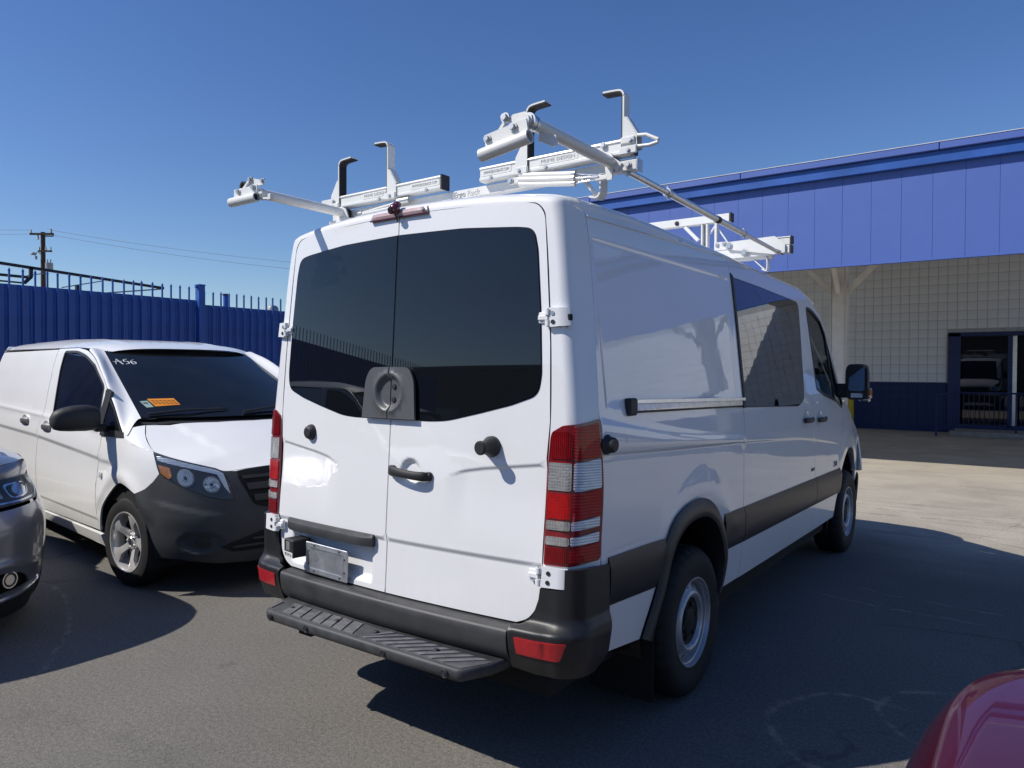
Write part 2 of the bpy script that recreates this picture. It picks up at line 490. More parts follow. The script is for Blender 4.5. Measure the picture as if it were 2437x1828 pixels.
def patch_mesh(name, poly, fn, mat, hint, res=0.06, holes=(), off=0.0, thick=0.015, mirror=False, dense=None, extra=None):
    """a body panel: 2D polygon (with holes) laid on the surface fn(a,b) -> xyz, with an edge turned in by thick"""
    poly = resample(poly, res)
    holes = [resample(h, res) for h in holes]
    pa = np.array(poly)
    lo, hi = pa.min(0), pa.max(0)
    gx = np.arange(lo[0], hi[0], res); gy = np.arange(lo[1], hi[1], res)
    G = np.stack(np.meshgrid(gx, gy), -1).reshape(-1, 2)
    if dense is not None:
        for (cx, cy, rad, dr) in dense:
            G = G[np.hypot(G[:, 0]-cx, G[:, 1]-cy) > rad]
            q = np.arange(-rad, rad+1e-9, dr)
            D_ = np.stack(np.meshgrid(cx+q, cy+q), -1).reshape(-1, 2)
            G = np.concatenate([G, D_[np.hypot(D_[:, 0]-cx, D_[:, 1]-cy) <= rad]])
    if extra is not None:
        X_ = np.asarray(extra, float)
        far = np.ones(len(G), bool)
        for q0 in range(0, len(X_), 400):
            Q = X_[q0:q0+400]
            far &= (((G[:, None, :]-Q[None])**2).sum(-1) > (0.4*res)**2).all(1)
        G = np.concatenate([G[far], X_])
    keep = inpoly(G, poly) & (edgedist(G, poly) > min(0.3*res, 0.008))
    for h in holes:
        keep &= ~inpoly(G, h) & (edgedist(G, h) > min(0.3*res, 0.008))
    G = G[keep]
    pts = [Vector(p) for p in poly]
    edges = [(i, (i+1) % len(poly)) for i in range(len(poly))]
    for h in holes:
        n0 = len(pts)
        pts += [Vector(p) for p in h]
        edges += [(n0+i, n0+(i+1) % len(h)) for i in range(len(h))]
    pts += [Vector(p) for p in G]
    r = geometry.delaunay_2d_cdt(pts, edges, [], 0, 1e-7)
    V2 = np.array([tuple(v) for v in r[0]])
    tris = np.array([f for f in r[2]])
    cen = V2[tris].mean(1)
    ok = inpoly(cen, poly)
    for h in holes: ok &= ~inpoly(cen, h)
    tris = tris[ok]
    e = 1e-3
    P0 = fn(V2[:, 0], V2[:, 1])
    du = fn(V2[:, 0]+e, V2[:, 1])-fn(V2[:, 0]-e, V2[:, 1])
    dv = fn(V2[:, 0], V2[:, 1]+e)-fn(V2[:, 0], V2[:, 1]-e)
    Nn = np.cross(du, dv)
    Nn /= np.maximum(np.linalg.norm(Nn, axis=1, keepdims=True), 1e-12)
    hint = np.array(hint, float)
    if np.mean(Nn@hint) < 0: Nn = -Nn; tris = tris[:, ::-1]
    # orient triangles to the normals
    fnrm = np.cross(P0[tris[:, 1]]-P0[tris[:, 0]], P0[tris[:, 2]]-P0[tris[:, 0]])
    bad = np.einsum('ij,ij->i', fnrm, Nn[tris[:, 0]]) < 0
    tris[bad] = tris[bad][:, ::-1]
    P = P0+Nn*off
    V = [tuple(p) for p in P]
    F = [tuple(int(i) for i in t) for t in tris]
    NL = [tuple(Nn[i]) for t in F for i in t]
    # turned-in rim
    cnt = {}
    for t in F:
        for k in range(3):
            a, b = t[k], t[(k+1) % 3]
            cnt[(a, b)] = 1
    rim = [(a, b) for (a, b) in cnt if (b, a) not in cnt]
    if thick > 0:
        idx = {}
        def rv(i, lower):
            key = (i, lower)
            if key not in idx:
                idx[key] = len(V)
                V.append(tuple(P[i]-Nn[i]*(thick if lower else 0.0)))
            return idx[key]
        for a, b in rim:
            q = (rv(a, 0), rv(a, 1), rv(b, 1), rv(b, 0))
            p0, p1, p2 = (np.array(V[q[0]]), np.array(V[q[1]]), np.array(V[q[2]]))
            nn = np.cross(p1-p0, p2-p0); L = np.linalg.norm(nn)
            nn = nn/L if L > 1e-12 else Nn[a]
            F.append(q); NL += [tuple(nn)]*4
    if mirror:
        V = [(-x, y, z) for x, y, z in V]
        NN = []; k = 0; F2 = []
        for f in F:
            m_ = len(f)
            F2.append(tuple(reversed(f)))
            NN += [(-n[0], n[1], n[2]) for n in reversed(NL[k:k+m_])]
            k += m_
        F, NL = F2, NN
    return mesh_from(name, V, F, mat, normals=NL)

def patch(name, poly, fn, mat, hint, parent=None, local=False, **kw):
    return link_mesh(name, patch_mesh(name, poly, fn, mat, hint, **kw), parent, local)

def text_obj(name, txt, size, mat, origin, xdir, ydir, parent=None, depth=0.0008, local=False, shear=0.0, width=None):
    cu = bpy.data.curves.new(name, 'FONT')
    cu.body = txt; cu.size = size; cu.extrude = depth; cu.resolution_u = 2; cu.shear = shear
    cu.align_x = 'CENTER'; cu.align_y = 'CENTER'
    tmp = bpy.data.objects.new(name+'_tmp', cu)
    me = bpy.data.meshes.new_from_object(tmp)
    bpy.data.objects.remove(tmp); bpy.data.curves.remove(cu)
    x = Vector(xdir).normalized(); y = Vector(ydir).normalized(); z = x.cross(y).normalized(); y = z.cross(x)
    T = Matrix.Identity(4)
    for i in range(3): T[i][0] = x[i]; T[i][1] = y[i]; T[i][2] = z[i]
    T.translation = Vector(origin)
    if width:
        w = max(v.co.x for v in me.vertices)-min(v.co.x for v in me.vertices)
        me.transform(Matrix.Diagonal((width/w, 1, 1, 1)))
    me.transform(T)
    me.materials.clear(); me.materials.append(mat)
    me.name = name
    return link_mesh(name, me, parent, local)

def catmull(P, n):
    """dense Catmull-Rom through rows of array P (k, d) -> ((k-1)*n+1, d)"""
    P = np.asarray(P, float)
    Q = np.concatenate([[2*P[0]-P[1]], P, [2*P[-1]-P[-2]]])
    out = []
    for i in range(1, len(Q)-2):
        p0, p1, p2, p3 = Q[i-1], Q[i], Q[i+1], Q[i+2]
        for k in range(n):
            t = k/n
            out.append(0.5*((2*p1)+(-p0+p2)*t+(2*p0-5*p1+4*p2-p3)*t*t+(-p0+3*p1-3*p2+p3)*t**3))
    out.append(Q[-2])
    return np.array(out)

def smooth_table(xs, ys, sigma, n=600):
    g = np.linspace(xs[0]-0.3, xs[-1]+0.3, n)
    s0 = (ys[1]-ys[0])/(xs[1]-xs[0]); s1 = (ys[-1]-ys[-2])/(xs[-1]-xs[-2])
    v = np.interp(g, xs, ys)
    v = np.where(g < xs[0], ys[0]+s0*(g-xs[0]), v); v = np.where(g > xs[-1], ys[-1]+s1*(g-xs[-1]), v)
    k = int(3*sigma/(g[1]-g[0]))+1
    w = np.exp(-0.5*((np.arange(-k, k+1)*(g[1]-g[0]))/sigma)**2); w /= w.sum()
    vp = np.concatenate([v[0]-(v[1]-v[0])*np.arange(k, 0, -1), v, v[-1]+(v[-1]-v[-2])*np.arange(1, k+1)])
    v = np.convolve(vp, w, 'valid')
    return lambda x: np.interp(x, g, v)
def sstep(t): 
    t = np.clip(t, 0, 1); return t*t*(3-2*t)
# ------------------------------------------------------------------ the ground
def ground_material():
    m = bpy.data.materials.new('asphalt')
    nt, b = nodes_of(m)
    N, L = nt.nodes, nt.links
    tc = N.new('ShaderNodeTexCoord')
    def noise(scale, detail=4.0, rough=0.55, vec=None, dist=0.0):
        n = N.new('ShaderNodeTexNoise')
        n.inputs['Scale'].default_value = scale; n.inputs['Detail'].default_value = detail
        n.inputs['Roughness'].default_value = rough; n.inputs['Distortion'].default_value = dist
        L.new(vec or tc.outputs['Object'], n.inputs['Vector'])
        return n.outputs['Fac']
    def ramp(f, stops):
        r = N.new('ShaderNodeValToRGB')
        e = r.color_ramp.elements
        while len(e) < len(stops): e.new(0.5)
        for q, (p, c) in zip(e, stops): q.position = p; q.color = c+(1,)
        L.new(f, r.inputs['Fac']); return r.outputs['Color']
    def mixc(f, a, b_, mode='MIX'):
        x = N.new('ShaderNodeMix'); x.data_type = 'RGBA'; x.blend_type = mode
        if isinstance(f, float): x.inputs[0].default_value = f
        else: L.new(f, x.inputs[0])
        for s, q in ((6, a), (7, b_)):
            if isinstance(q, tuple): x.inputs[s].default_value = q+(1,)
            else: L.new(q, x.inputs[s])
        return x.outputs[2]
    def math_(op, a, b_=None, c=None):
        x = N.new('ShaderNodeMath'); x.operation = op
        for i, q in enumerate((a, b_, c)):
            if q is None: continue
            if isinstance(q, (int, float)): x.inputs[i].default_value = q
            else: L.new(q, x.inputs[i])
        return x.outputs[0]
    def mrange(f, a, b_, c=0.0, d=1.0):
        x = N.new('ShaderNodeMapRange'); x.interpolation_type = 'SMOOTHSTEP'
        x.inputs[1].default_value = a; x.inputs[2].default_value = b_; x.inputs[3].default_value = c; x.inputs[4].default_value = d
        L.new(f, x.inputs[0]); return x.outputs[0]
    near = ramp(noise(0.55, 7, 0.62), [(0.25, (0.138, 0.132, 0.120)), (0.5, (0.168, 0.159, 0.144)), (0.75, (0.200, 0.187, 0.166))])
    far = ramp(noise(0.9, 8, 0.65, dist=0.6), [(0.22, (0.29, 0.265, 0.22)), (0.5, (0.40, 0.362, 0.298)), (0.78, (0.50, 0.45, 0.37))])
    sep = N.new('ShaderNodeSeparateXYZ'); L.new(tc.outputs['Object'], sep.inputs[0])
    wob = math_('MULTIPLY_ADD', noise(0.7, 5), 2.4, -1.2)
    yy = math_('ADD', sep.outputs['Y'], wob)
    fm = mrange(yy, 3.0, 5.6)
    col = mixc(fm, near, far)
    # tyre-polished streaks crossing the lane by the building
    mp = N.new('ShaderNodeMapping'); mp.inputs['Scale'].default_value = (0.35, 3.2, 1); mp.inputs['Rotation'].default_value = (0, 0, 0.12)
    L.new(tc.outputs['Object'], mp.inputs['Vector'])
    st = mrange(noise(1.6, 5, 0.6, vec=mp.outputs[0]), 0.55, 0.74)
    col = mixc(math_('MULTIPLY', st, 0.45), col, (0.14, 0.13, 0.118))
    # pale dusty scuffs and dark drips
    scuff = mrange(noise(1.3, 9, 0.72, dist=2.2), 0.62, 0.72)
    col = mixc(math_('MULTIPLY', scuff, 0.28), col, (0.36, 0.32, 0.25))
    drip = mrange(noise(2.1, 4, 0.5), 0.66, 0.74)
    col = mixc(math_('MULTIPLY', drip, 0.4), col, (0.06, 0.058, 0.056))
    # curved pale scrape and tyre marks
    def arc(cx, cy, r, w_, x0, x1, amt, c_):
        dx = math_('SUBTRACT', sep.outputs['X'], cx); dy = math_('SUBTRACT', sep.outputs['Y'], cy)
        d = math_('SQRT', math_('ADD', math_('MULTIPLY', dx, dx), math_('MULTIPLY', dy, dy)))
        d = math_('ABSOLUTE', math_('SUBTRACT', math_('ADD', d, math_('MULTIPLY_ADD', noise(3.0, 4), 0.16, -0.08)), r))
        f = mrange(d, 0.0, w_, 1.0, 0.0)
        f = math_('MULTIPLY', f, math_('MULTIPLY', mrange(sep.outputs['X'], x0, x0+0.25), mrange(sep.outputs['X'], x1, x1-0.25)))
        f = math_('MULTIPLY', f, mrange(noise(9.0, 6, 0.7), 0.40, 0.62))
        return mixc(math_('MULTIPLY', f, amt), col, c_)
    for a in ((1.75, 0.05, 0.42, 0.035, 1.15, 1.95, 0.75, (0.42, 0.36, 0.27)), (2.10, 0.45, 0.36, 0.03, 1.5, 2.3, 0.6, (0.42, 0.36, 0.27)),
              (1.9, 6.0, 3.9, 0.02, 0.9, 2.2, 0.6, (0.45, 0.42, 0.36)), (2.2, 6.6, 4.2, 0.02, 1.1, 2.6, 0.5, (0.45, 0.42, 0.36)),
              (0.6, 10.2, 4.4, 0.06, -0.2, 2.4, 0.5, (0.05, 0.048, 0.045)), (0.9, 9.4, 3.2, 0.05, 0.3, 2.6, 0.4, (0.07, 0.065, 0.06)),
              (-4.0, -4.2, 3.1, 0.03, -3.9, -1.8, 0.5, (0.40, 0.36, 0.30)), (-0.6, -4.3, 2.4, 0.10, -1.8, 0.8, 0.25, (0.08, 0.076, 0.07))):
        col = arc(*a)
    # aggregate
    ag = noise(135, 3, 0.75)
    col = mixc(1.0, col, ramp(ag, [(0.26, (0.45, 0.45, 0.46)), (0.5, (0.97, 0.97, 0.97)), (0.74, (1.6, 1.58, 1.54))]), 'MULTIPLY')
    ag2 = noise(48, 4, 0.65)
    col = mixc(1.0, col, ramp(ag2, [(0.3, (0.74, 0.74, 0.74)), (0.7, (1.26, 1.25, 1.23))]), 'MULTIPLY')
    # cracks
    wv = N.new('ShaderNodeVectorMath'); wv.operation = 'ADD'
    nn = N.new('ShaderNodeTexNoise'); nn.inputs['Scale'].default_value = 1.4; nn.inputs['Detail'].default_value = 5
    L.new(tc.outputs['Object'], nn.inputs['Vector'])
    sc = N.new('ShaderNodeVectorMath'); sc.operation = 'SCALE'; sc.inputs['Scale'].default_value = 0.5
    L.new(nn.outputs['Color'], sc.inputs[0]); L.new(tc.outputs['Object'], wv.inputs[0]); L.new(sc.outputs[0], wv.inputs[1])
    vo = N.new('ShaderNodeTexVoronoi'); vo.feature = 'DISTANCE_TO_EDGE'; vo.inputs['Scale'].default_value = 0.33
    L.new(wv.outputs[0], vo.inputs['Vector'])
    cr = mrange(vo.outputs['Distance'], 0.0015, 0.0048, 1.0, 0.0)
    cm = math_('MULTIPLY', cr, mrange(noise(0.45, 3), 0.42, 0.56))
    side = math_('MAXIMUM', mrange(sep.outputs['X'], -2.0, -3.0), math_('MULTIPLY', mrange(sep.outputs['X'], 1.0, 1.8), 0.5))
    cm = math_('MULTIPLY', cm, side)
    col = mixc(math_('MULTIPLY', cm, 0.75), col, (0.035, 0.033, 0.031))
    L.new(col, b.inputs['Base Color'])
    b.inputs['Roughness'].default_value = 0.88
    b.inputs['Specular IOR Level'].default_value = 0.35
    bp = N.new('ShaderNodeBump'); bp.inputs['Strength'].default_value = 0.55; bp.inputs['Distance'].default_value = 0.006
    hh = math_('SUBTRACT', ag, math_('MULTIPLY', cm, 1.2))
    L.new(hh, bp.inputs['Height']); L.new(bp.outputs['Normal'], b.inputs['Normal'])
    return m

S_ = 700.0
gm = MB().add([(-S_, -S_, 0), (S_, -S_, 0), (S_, S_, 0), (-S_, S_, 0)], [(0, 1, 2, 3)])
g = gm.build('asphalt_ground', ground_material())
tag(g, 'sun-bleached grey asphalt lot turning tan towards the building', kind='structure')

# ------------------------------------------------------------------ the blue and white building
WY, FY = 20.0, 9.3            # wall plane and fascia plane
bld = thing('warehouse_building', (0, FY, 0), 'white block building with a deep blue metal fascia over its canopy', 'building')
ROOF_X1 = 5.6
# backing wall (joints show between the blocks)
w = MB().box(-8.3, 22, WY, WY+0.25, 0, 5.02)
w.build('wall', joint_grey, bld)
rbox('wall_base', block_blue, bld, -8.3, 22, WY-0.007, WY+0.1, 0, 1.357, 0.0)
BW, BH, TH = 0.2335, 0.2465, 0.013
def block_mesh(mat):
    return MB().box(-BW/2+0.0045, BW/2-0.0045, -TH, 0.0, -BH/2+0.0045, BH/2-0.0045, 0.003).mesh('block', mat)
bm_w, bm_b = block_mesh(block_white), block_mesh(block_blue)
rest_w, rest_b = MB(), MB()
DX0, DX1, DZ = 0.30, 4.6, 2.76
n_part = 0
for i in range(-36, 94):
    x = 0.27+ (i+0.5)*BW - 0.0
    for k in range(20):
        z = 0.14+(k-0.5)*BH+0.008
        if z > 5.0: continue
        if x+BW/2 > DX0+0.01 and x-BW/2 < DX1-0.01 and z-BH/2 < DZ-0.02: continue
        blue = z < 1.36
        if -1.95 < x < 2.05 and z < 4.75 and n_part < 300:
            o = link_mesh('block', bm_b if blue else bm_w, bld)
            o.location = (x+rng.normal(0, .0006), WY-0.001-abs(rng.normal(0, .0012)), z)
            n_part += 1
        else:
            (rest_b if blue else rest_w).box(x-BW/2+0.0045, x+BW/2-0.0045, WY-0.013, WY-0.001, z-BH/2+0.0045, z+BH/2-0.0045)
tag(rest_w.build('block_field', block_white, bld), kind='stuff')
tag(rest_b.build('block_course', block_blue, bld), kind='stuff')
# roof slab and parapet
MB().box(-8.3, ROOF_X1, FY+0.06, WY-0.03, 4.84, 4.98).build('roof', roof_grey, bld)
rbox('fascia_beam', roof_grey, bld, -8.2, 13.3, FY+0.06, FY+0.16, 3.42, 4.83, 0.0)
rbox('coping_shade_band', fence_blue, bld, -7.9, 13.3, FY-0.10, FY-0.008, 4.805, 4.985, 0.006)  # navy strip added under the coping to deepen its shadow band
PW = 0.4275
pm = MB().box(-PW/2+0.0012, PW/2-0.0012, 0.0, 0.05, 3.385, 4.985, 0.002)
pmesh = pm.mesh('fascia_panel', fascia_blue)
for i in range(-16, 34):
    o = link_mesh('fascia_panel', pmesh, bld)
    o.location = (-1.131+PW/2+i*PW, FY+rng.normal(0, .0012), 0)
MB().box(-7.97, 13.4, FY-0.012, FY+0.06, 3.36, 3.388, 0.003).build('drip_edge', fascia_blue, bld)
cp = MB()
for i in range(-2, 5):
    cp.box(-1.9+i*3.0+0.004, -1.9+(i+1)*3.0-0.004, FY-0.158, FY+0.35, 4.99, 5.10, 0.008)
cp.build('coping', fascia_blue, bld)
gt = MB().box(-7.9, 13.4, FY-0.165, FY+0.36, 5.102, 5.112, 0.0)
gt.build('coping_flashing', pmat('coping_flashing', (0.62, 0.64, 0.68), rough=0.4, var=0.1), bld)
# canopy columns with raking braces
for cx in (-6.93, -0.86, 5.21, 11.28):
    CYc = 12.0
    q = MB().box(cx-0.125, cx+0.125, CYc-0.125, CYc+0.125, 0.0, 4.2, 0.012)
    q.box(cx-0.14, cx-0.128, CYc-0.14, CYc+0.14, 0.0, 4.2).box(cx+0.128, cx+0.14, CYc-0.14, CYc+0.14, 0.0, 4.2)
    q.box(cx-0.17, cx+0.17, CYc-0.17, CYc+0.17, 0.0, 0.025, 0.004)
    q.build('column', column_paint, bld)
    for sx, sy in ((-1, 0), (1, 0), (0, -1)):
        a = Vector((cx+0.13*sx, CYc+0.13*sy, 3.22)); b_ = a+Vector((0.86*sx, 0.86*sy, 0.88))
        br = MB(); d = (b_-a).normalized(); side = Vector((0, 0, 1)).cross(d).normalized(); upv = d.cross(side)
        V = [p+side*s1*0.04+upv*s2*0.05 for p in (a, b_) for s1, s2 in ((-1,-1),(1,-1),(1,1),(-1,1))]
        br.add(V, [(0,1,2,3),(7,6,5,4),(0,4,5,1),(1,5,6,2),(2,6,7,3),(3,7,4,0)])
        br.build('brace', column_paint, bld)
# storefront
sf = MB().box(0.302, 0.598, WY-0.10, WY-0.024, 0.0, 2.74, 0.006)
sf.box(0.302, 4.6, WY-0.10, WY-0.024, 2.642, 2.752, 0.006).box(1.672, 1.768, WY-0.09, WY-0.024, 0.14, 2.64, 0.004)
sf.box(0.60, 4.6, WY-0.09, WY-0.024, 0.02, 0.24, 0.004).box(3.0, 3.1, WY-0.09, WY-0.024, 0.242, 2.64, 0.004)
sf.build('door_frame', door_blue, bld)
rbox('door_stile', alum, bld, 1.775, 1.87, WY-0.082, WY-0.03, 0.245, 2.635, 0.006)
for a, b_ in ((0.60, 1.67), (1.872, 2.998), (3.102, 4.55)):
    rbox('window_pane', dark_glass, bld, a, b_, WY-0.055, WY-0.030, 0.245, 2.638, 0.0)

st_ = rbox('concrete_step', concrete, None, 0.46, 5.0, 18.55, 19.88, 0.0, 0.13, 0.012)
tag(st_, 'low concrete step in front of the shaded shop door', 'step')
rl = thing('ramp_railing', (0.2, 18.9, 0), 'dark blue metal ramp railing with upright bars before the glass door', 'railing')
RY = 18.75
for z, r in ((1.13, 0.022), (0.24, 0.016)):
    MB().tube([(0.20, 18.3, z-0.06), (0.55, RY, z), (5.2, RY, z)], r, 8).build('rail', door_blue, rl)
for x in (0.55, 1.9, 3.25, 4.6):
    MB().tube([(x, RY, 0.128), (x, RY, 1.13)], 0.022, 8).build('post', door_blue, rl)
MB().tube([(0.20, 18.3, 0.0), (0.20, 18.3, 1.07)], 0.022, 8).build('post', door_blue, rl)
for k in range(40):
    x = 0.66+k*0.112
    if x > 5.1: break
    MB().tube([(x, RY, 0.24), (x, RY, 1.12)], 0.008, 6, caps=False).build('baluster', door_blue, rl)
for k in range(5):
    t = (k+0.5)/5
    MB().tube([(0.2+0.35*t, 18.3+(RY-18.3)*t, 0.2), (0.2+0.35*t, 18.3+(RY-18.3)*t, 1.09)], 0.008, 6, caps=False).build('baluster', door_blue, rl)
bo = thing('bollard', (-2.06, 19.2, 0), 'yellow bollard against the dark blue wall base, mostly behind the van', 'bollard')
MB().lathe([(0.0, 1.16), (0.06, 1.15), (0.10, 1.11), (0.115, 1.04), (0.115, 0.0)], 24, 'Z', (-2.06, 19.2, 0)).build('post', yellow_paint, bo)
MB().lathe([(0.118, 0.93), (0.118, 1.0)], 24, 'Z', (-2.06, 19.2, 0)).build('band', black_plastic, bo)

# ------------------------------------------------------------------ the blue fence
FX = -10.0
PITCHF = 0.1645
def sheet_mesh(h):
    s = MB()
    P = [(0.030, -0.004), (0.030, PITCHF*0.30), (0.030, PITCHF*0.62), (0.012, PITCHF*0.74), (0.012, PITCHF*0.86), (0.030, PITCHF-0.004)]
    s.prism([(-x, y) for x, y in P]+[(-0.036, PITCHF-0.004), (-0.036, -0.004)], lambda a, b: (a, b, 0.06), lambda a, b: (a, b, h))
    return s.mesh('fence_panel', fence_blue, 20)
def picket_mesh(h):
    s = MB()
    a = 0.0115
    s.box(-a, a, -a, a, 0.05, h-0.05)
    V = [(-a*1.5, -a*1.5, h-0.05), (a*1.5, -a*1.5, h-0.05), (a*1.5, a*1.5, h-0.05), (-a*1.5, a*1.5, h-0.05), (0, 0, h)]
    s.add(V, [(0, 3, 2, 1), (0, 1, 4), (1, 2, 4), (2, 3, 4), (3, 0, 4)])
    return s.mesh('picket', fence_blue, 20)
def fence(y0, y1, vis0, vis1, hs, hp, label):
    f = thing('metal_fence', (FX, (max(y0, vis0)+min(y1, vis1))/2, 0), label, 'fence')
    sm, pk = sheet_mesh(hs), picket_mesh(hp)
    n = int(round((y1-y0)/PITCHF))
    far_s, far_p = MB(), MB()
    for k in range(n):
        y = y0+k*PITCHF
        if vis0 <= y <= vis1:
            o = link_mesh('fence_panel', sm, f); o.location = (FX-0.03, y, 0)
            o = link_mesh('picket', pk, f); o.location = (FX-0.012+rng.normal(0, .001), y+rng.normal(0, .003), rng.normal(0, .004))
            o.rotation_euler = (rng.normal(0, .004), 0, 0)
        else:
            far_s.box(FX-0.06, FX-0.03, y, y+PITCHF-0.004, 0.06, hs)
            far_p.box(FX-0.024, FX, y-0.011, y+0.011, 0.05, hp)
    if far_s.V:
        tag(far_s.build('panel_run', fence_blue, f), kind='stuff')
        tag(far_p.build('picket_run', fence_blue, f), kind='stuff')
    for z in (0.25, hs-0.14):
        rbox('rail', fence_blue, f, FX-0.11, FX-0.067, y0, y1, z-0.03, z+0.03, 0.004)
    yy = y0+0.03
    while yy < y1:
        rbox('post', fence_blue, f, FX-0.17, FX-0.112, yy, yy+0.06, 0.0, hs, 0.004)
        yy += 2.46
    return f
y_left0 = 0.9241-PITCHF*92
fence(y_left0, 3.87, -0.6, 3.9, 2.905, 3.15, 'taller run of blue sheet fence with spiked pickets, left of the square post')
fence(4.187-PITCHF, 19.6, 3.9, 8.2, 2.835, 3.095, 'lower run of blue sheet fence with spiked pickets, right of the square post')
gp = thing('gate_post', (FX, 3.95, 0), 'square blue gate post standing proud between two fence runs', 'post')
rbox('post', fence_blue, gp, FX-0.075, FX+0.055, 3.885, 4.005, 0.0, 3.17, 0.006)
rbox('post_cap', fence_blue, gp, FX-0.083, FX+0.063, 3.877, 4.013, 3.17, 3.19, 0.005)
rbox('hinge_plate', fence_blue, gp, FX-0.03, FX+0.02, 3.845, 3.884, 3.12, 3.17, 0.004)

# ------------------------------------------------------------------ beyond the fence
fr = thing('steel_rack_frame', (-14, 4, 0), 'black steel frame with a long top beam rising behind the fence', 'frame')
def beam(a, b_, w_, h_, name='beam', mat=frame_black):
    a = Vector(a); b_ = Vector(b_); d = (b_-a).normalized()
    side = Vector((0, 0, 1)).cross(d)
    side = side.normalized() if side.length > 1e-4 else Vector((1, 0, 0))
    upv = d.cross(side)
    V = [p+side*s1*w_/2+upv*s2*h_/2 for p in (a, b_) for s1, s2 in ((-1,-1),(1,-1),(1,1),(-1,1))]
    return MB().add(V, [(0,1,2,3),(7,6,5,4),(0,4,5,1),(1,5,6,2),(2,6,7,3),(3,7,4,0)]).build(name, mat, fr)
beam((-14, -2.0, 3.93), (-14, 5.45, 3.518), 0.06, 0.055)
beam((-14, -2.0, 3.49), (-14, 2.66, 3.472), 0.06, 0.05)
beam((-14, -2.0, 3.38), (-14, 2.62, 3.352), 0.05, 0.03)
beam((-14, 2.725, 3.67), (-14, 2.72, 3.47), 0.06, 0.06, 'upright')
beam((-14, 2.72, 3.48), (-14, 2.60, 3.35), 0.06, 0.06, 'upright')
beam((-14.03, 4.2, 3.30), (-14.03, 5.43, 3.50), 0.035, 0.03, 'strut', grey_metal)
beam((-14.03, 3.30, 3.33), (-14.03, 4.10, 3.545), 0.025, 0.022, 'strut', grey_metal)
beam((-14.03, 2.66, 3.50), (-14.03, 3.05, 3.61), 0.02, 0.02, 'strut', grey_metal)
for y in (-1.8, 1.0, 3.6):
    beam((-14, y, 0), (-14, y, 3.40), 0.08, 0.08, 'post')
vp_ = thing('vent_pipe', (-13, 6.4, 0), 'short dark blue capped pipe peeping over the lower fence', 'pipe')
MB().tube([(-13, 6.395, 0), (-13, 6.395, 3.37)], 0.065, 14).build('pipe', fence_blue, vp_)
MB().tube([(-13, 6.395, 3.372), (-13, 6.395, 3.41)], 0.078, 14).build('cap', frame_black, vp_)
cv = MB().lathe([(0.0, 0.12), (0.06, 0.115), (0.11, 0.09), (0.14, 0.03), (0.145, -0.06)], 20, 'Z', (-13, 7.67, 3.13))
cv.tube([(-13, 7.67, 0), (-13, 7.67, 3.08)], 0.05, 10)
tag(cv.build('vent_cowl', grey_metal), 'small pale vent cowl showing over the lower fence', 'vent')

up_ = thing('utility_pole', (-44.13, 14.87, 0), 'brown timber utility pole with crossarms and a transformer', 'utility pole')
MB().tube([(-44.13, 14.87, 0), (-44.13, 14.87, 9.52)], [0.16, 0.115], 14).build('pole', wood_pole, up_)
ax = Vector((0.81, 0.585, 0))
def onpole(s, z): return Vector((-44.05, 14.82, z))+ax*s
def arm(s0, s1, z, w_=0.055):
    a, b_ = onpole(s0, z), onpole(s1, z)
    V = []
    sd_ = Vector((-0.585, 0.81, 0))
    for p in (a, b_):
        for q1, q2 in ((-1,-1),(1,-1),(1,1),(-1,1)): V.append(p+sd_*q1*w_+Vector((0, 0, q2*w_)))
    return MB().add(V, [(0,1,2,3),(7,6,5,4),(0,4,5,1),(1,5,6,2),(2,6,7,3),(3,7,4,0)])
arm(-0.72, 0.62, 9.40).build('crossarm', wood_pole, up_)
arm(0.0, 0.62, 9.28, 0.03).build('crossarm', wood_pole, up_)
arm(-0.25, 0.52, 8.42, 0.045).build('crossarm', wood_pole, up_)
def insul(s, z, h=0.22, r=0.05):
    p = onpole(s, z)
    return MB().lathe([(r*0.5, 0), (r, 0.03), (r*0.6, 0.07), (r, 0.11), (r*0.6, 0.15), (r*0.8, h-0.02), (0, h)], 12, 'Z', p).build('insulator', grey_metal, up_)
insul(-0.66, 9.45); insul(0.48, 9.45, 0.26, 0.07); insul(-0.27, 9.08, 0.26, 0.07); insul(0.46, 8.46); insul(0.18, 8.46); insul(-0.2, 8.46)
for s in (-0.52,):
    p = onpole(s, 8.2)
    lm = MB().tube([onpole(-0.1, 8.25), onpole(-0.3, 8.38), p], 0.03, 8)
    lm.box(p.x-0.14, p.x+0.12, p.y-0.12, p.y+0.12, p.z-0.0, p.z+0.14, 0.03)
    lm.build('lamp_arm', grey_metal, up_)
MB().tube([onpole(-0.38, 8.15), onpole(-0.38, 7.95)], 0.06, 10).build('fuse_cutout', grey_metal, up_)
MB().tube([onpole(0.36, 7.25), onpole(0.36, 7.75)], [0.2, 0.2], 16).build('transformer', grey_metal, up_)
for s in (0.27, 0.45):
    p = onpole(s, 7.75); MB().tube([p, p+Vector((0, 0, 0.2))], 0.035, 8).build('bushing', grey_metal, up_)
wire_mat = pmat('cable_sheath', (0.22, 0.24, 0.28), rough=0.6, var=0.1)
def wire(a, b_, sag, label, r=0.009):
    a = Vector(a); b_ = Vector(b_)
    P = [a.lerp(b_, t)-Vector((0, 0, sag*4*t*(1-t))) for t in np.linspace(0, 1, 25)]
    return tag(MB().tube(P, r, 6).build('power_line', wire_mat), label, 'cable', 'cables strung from the utility pole')
wire(onpole(0.45, 9.62), (-20.5, 32.2, 4.5+2.6), 0.55, 'upper thin cable running from the pole towards the van roof')
wire(onpole(0.55, 9.34), (-20.5, 32.4, 4.2+2.6), 0.65, 'lower thin cable running from the pole towards the van roof')
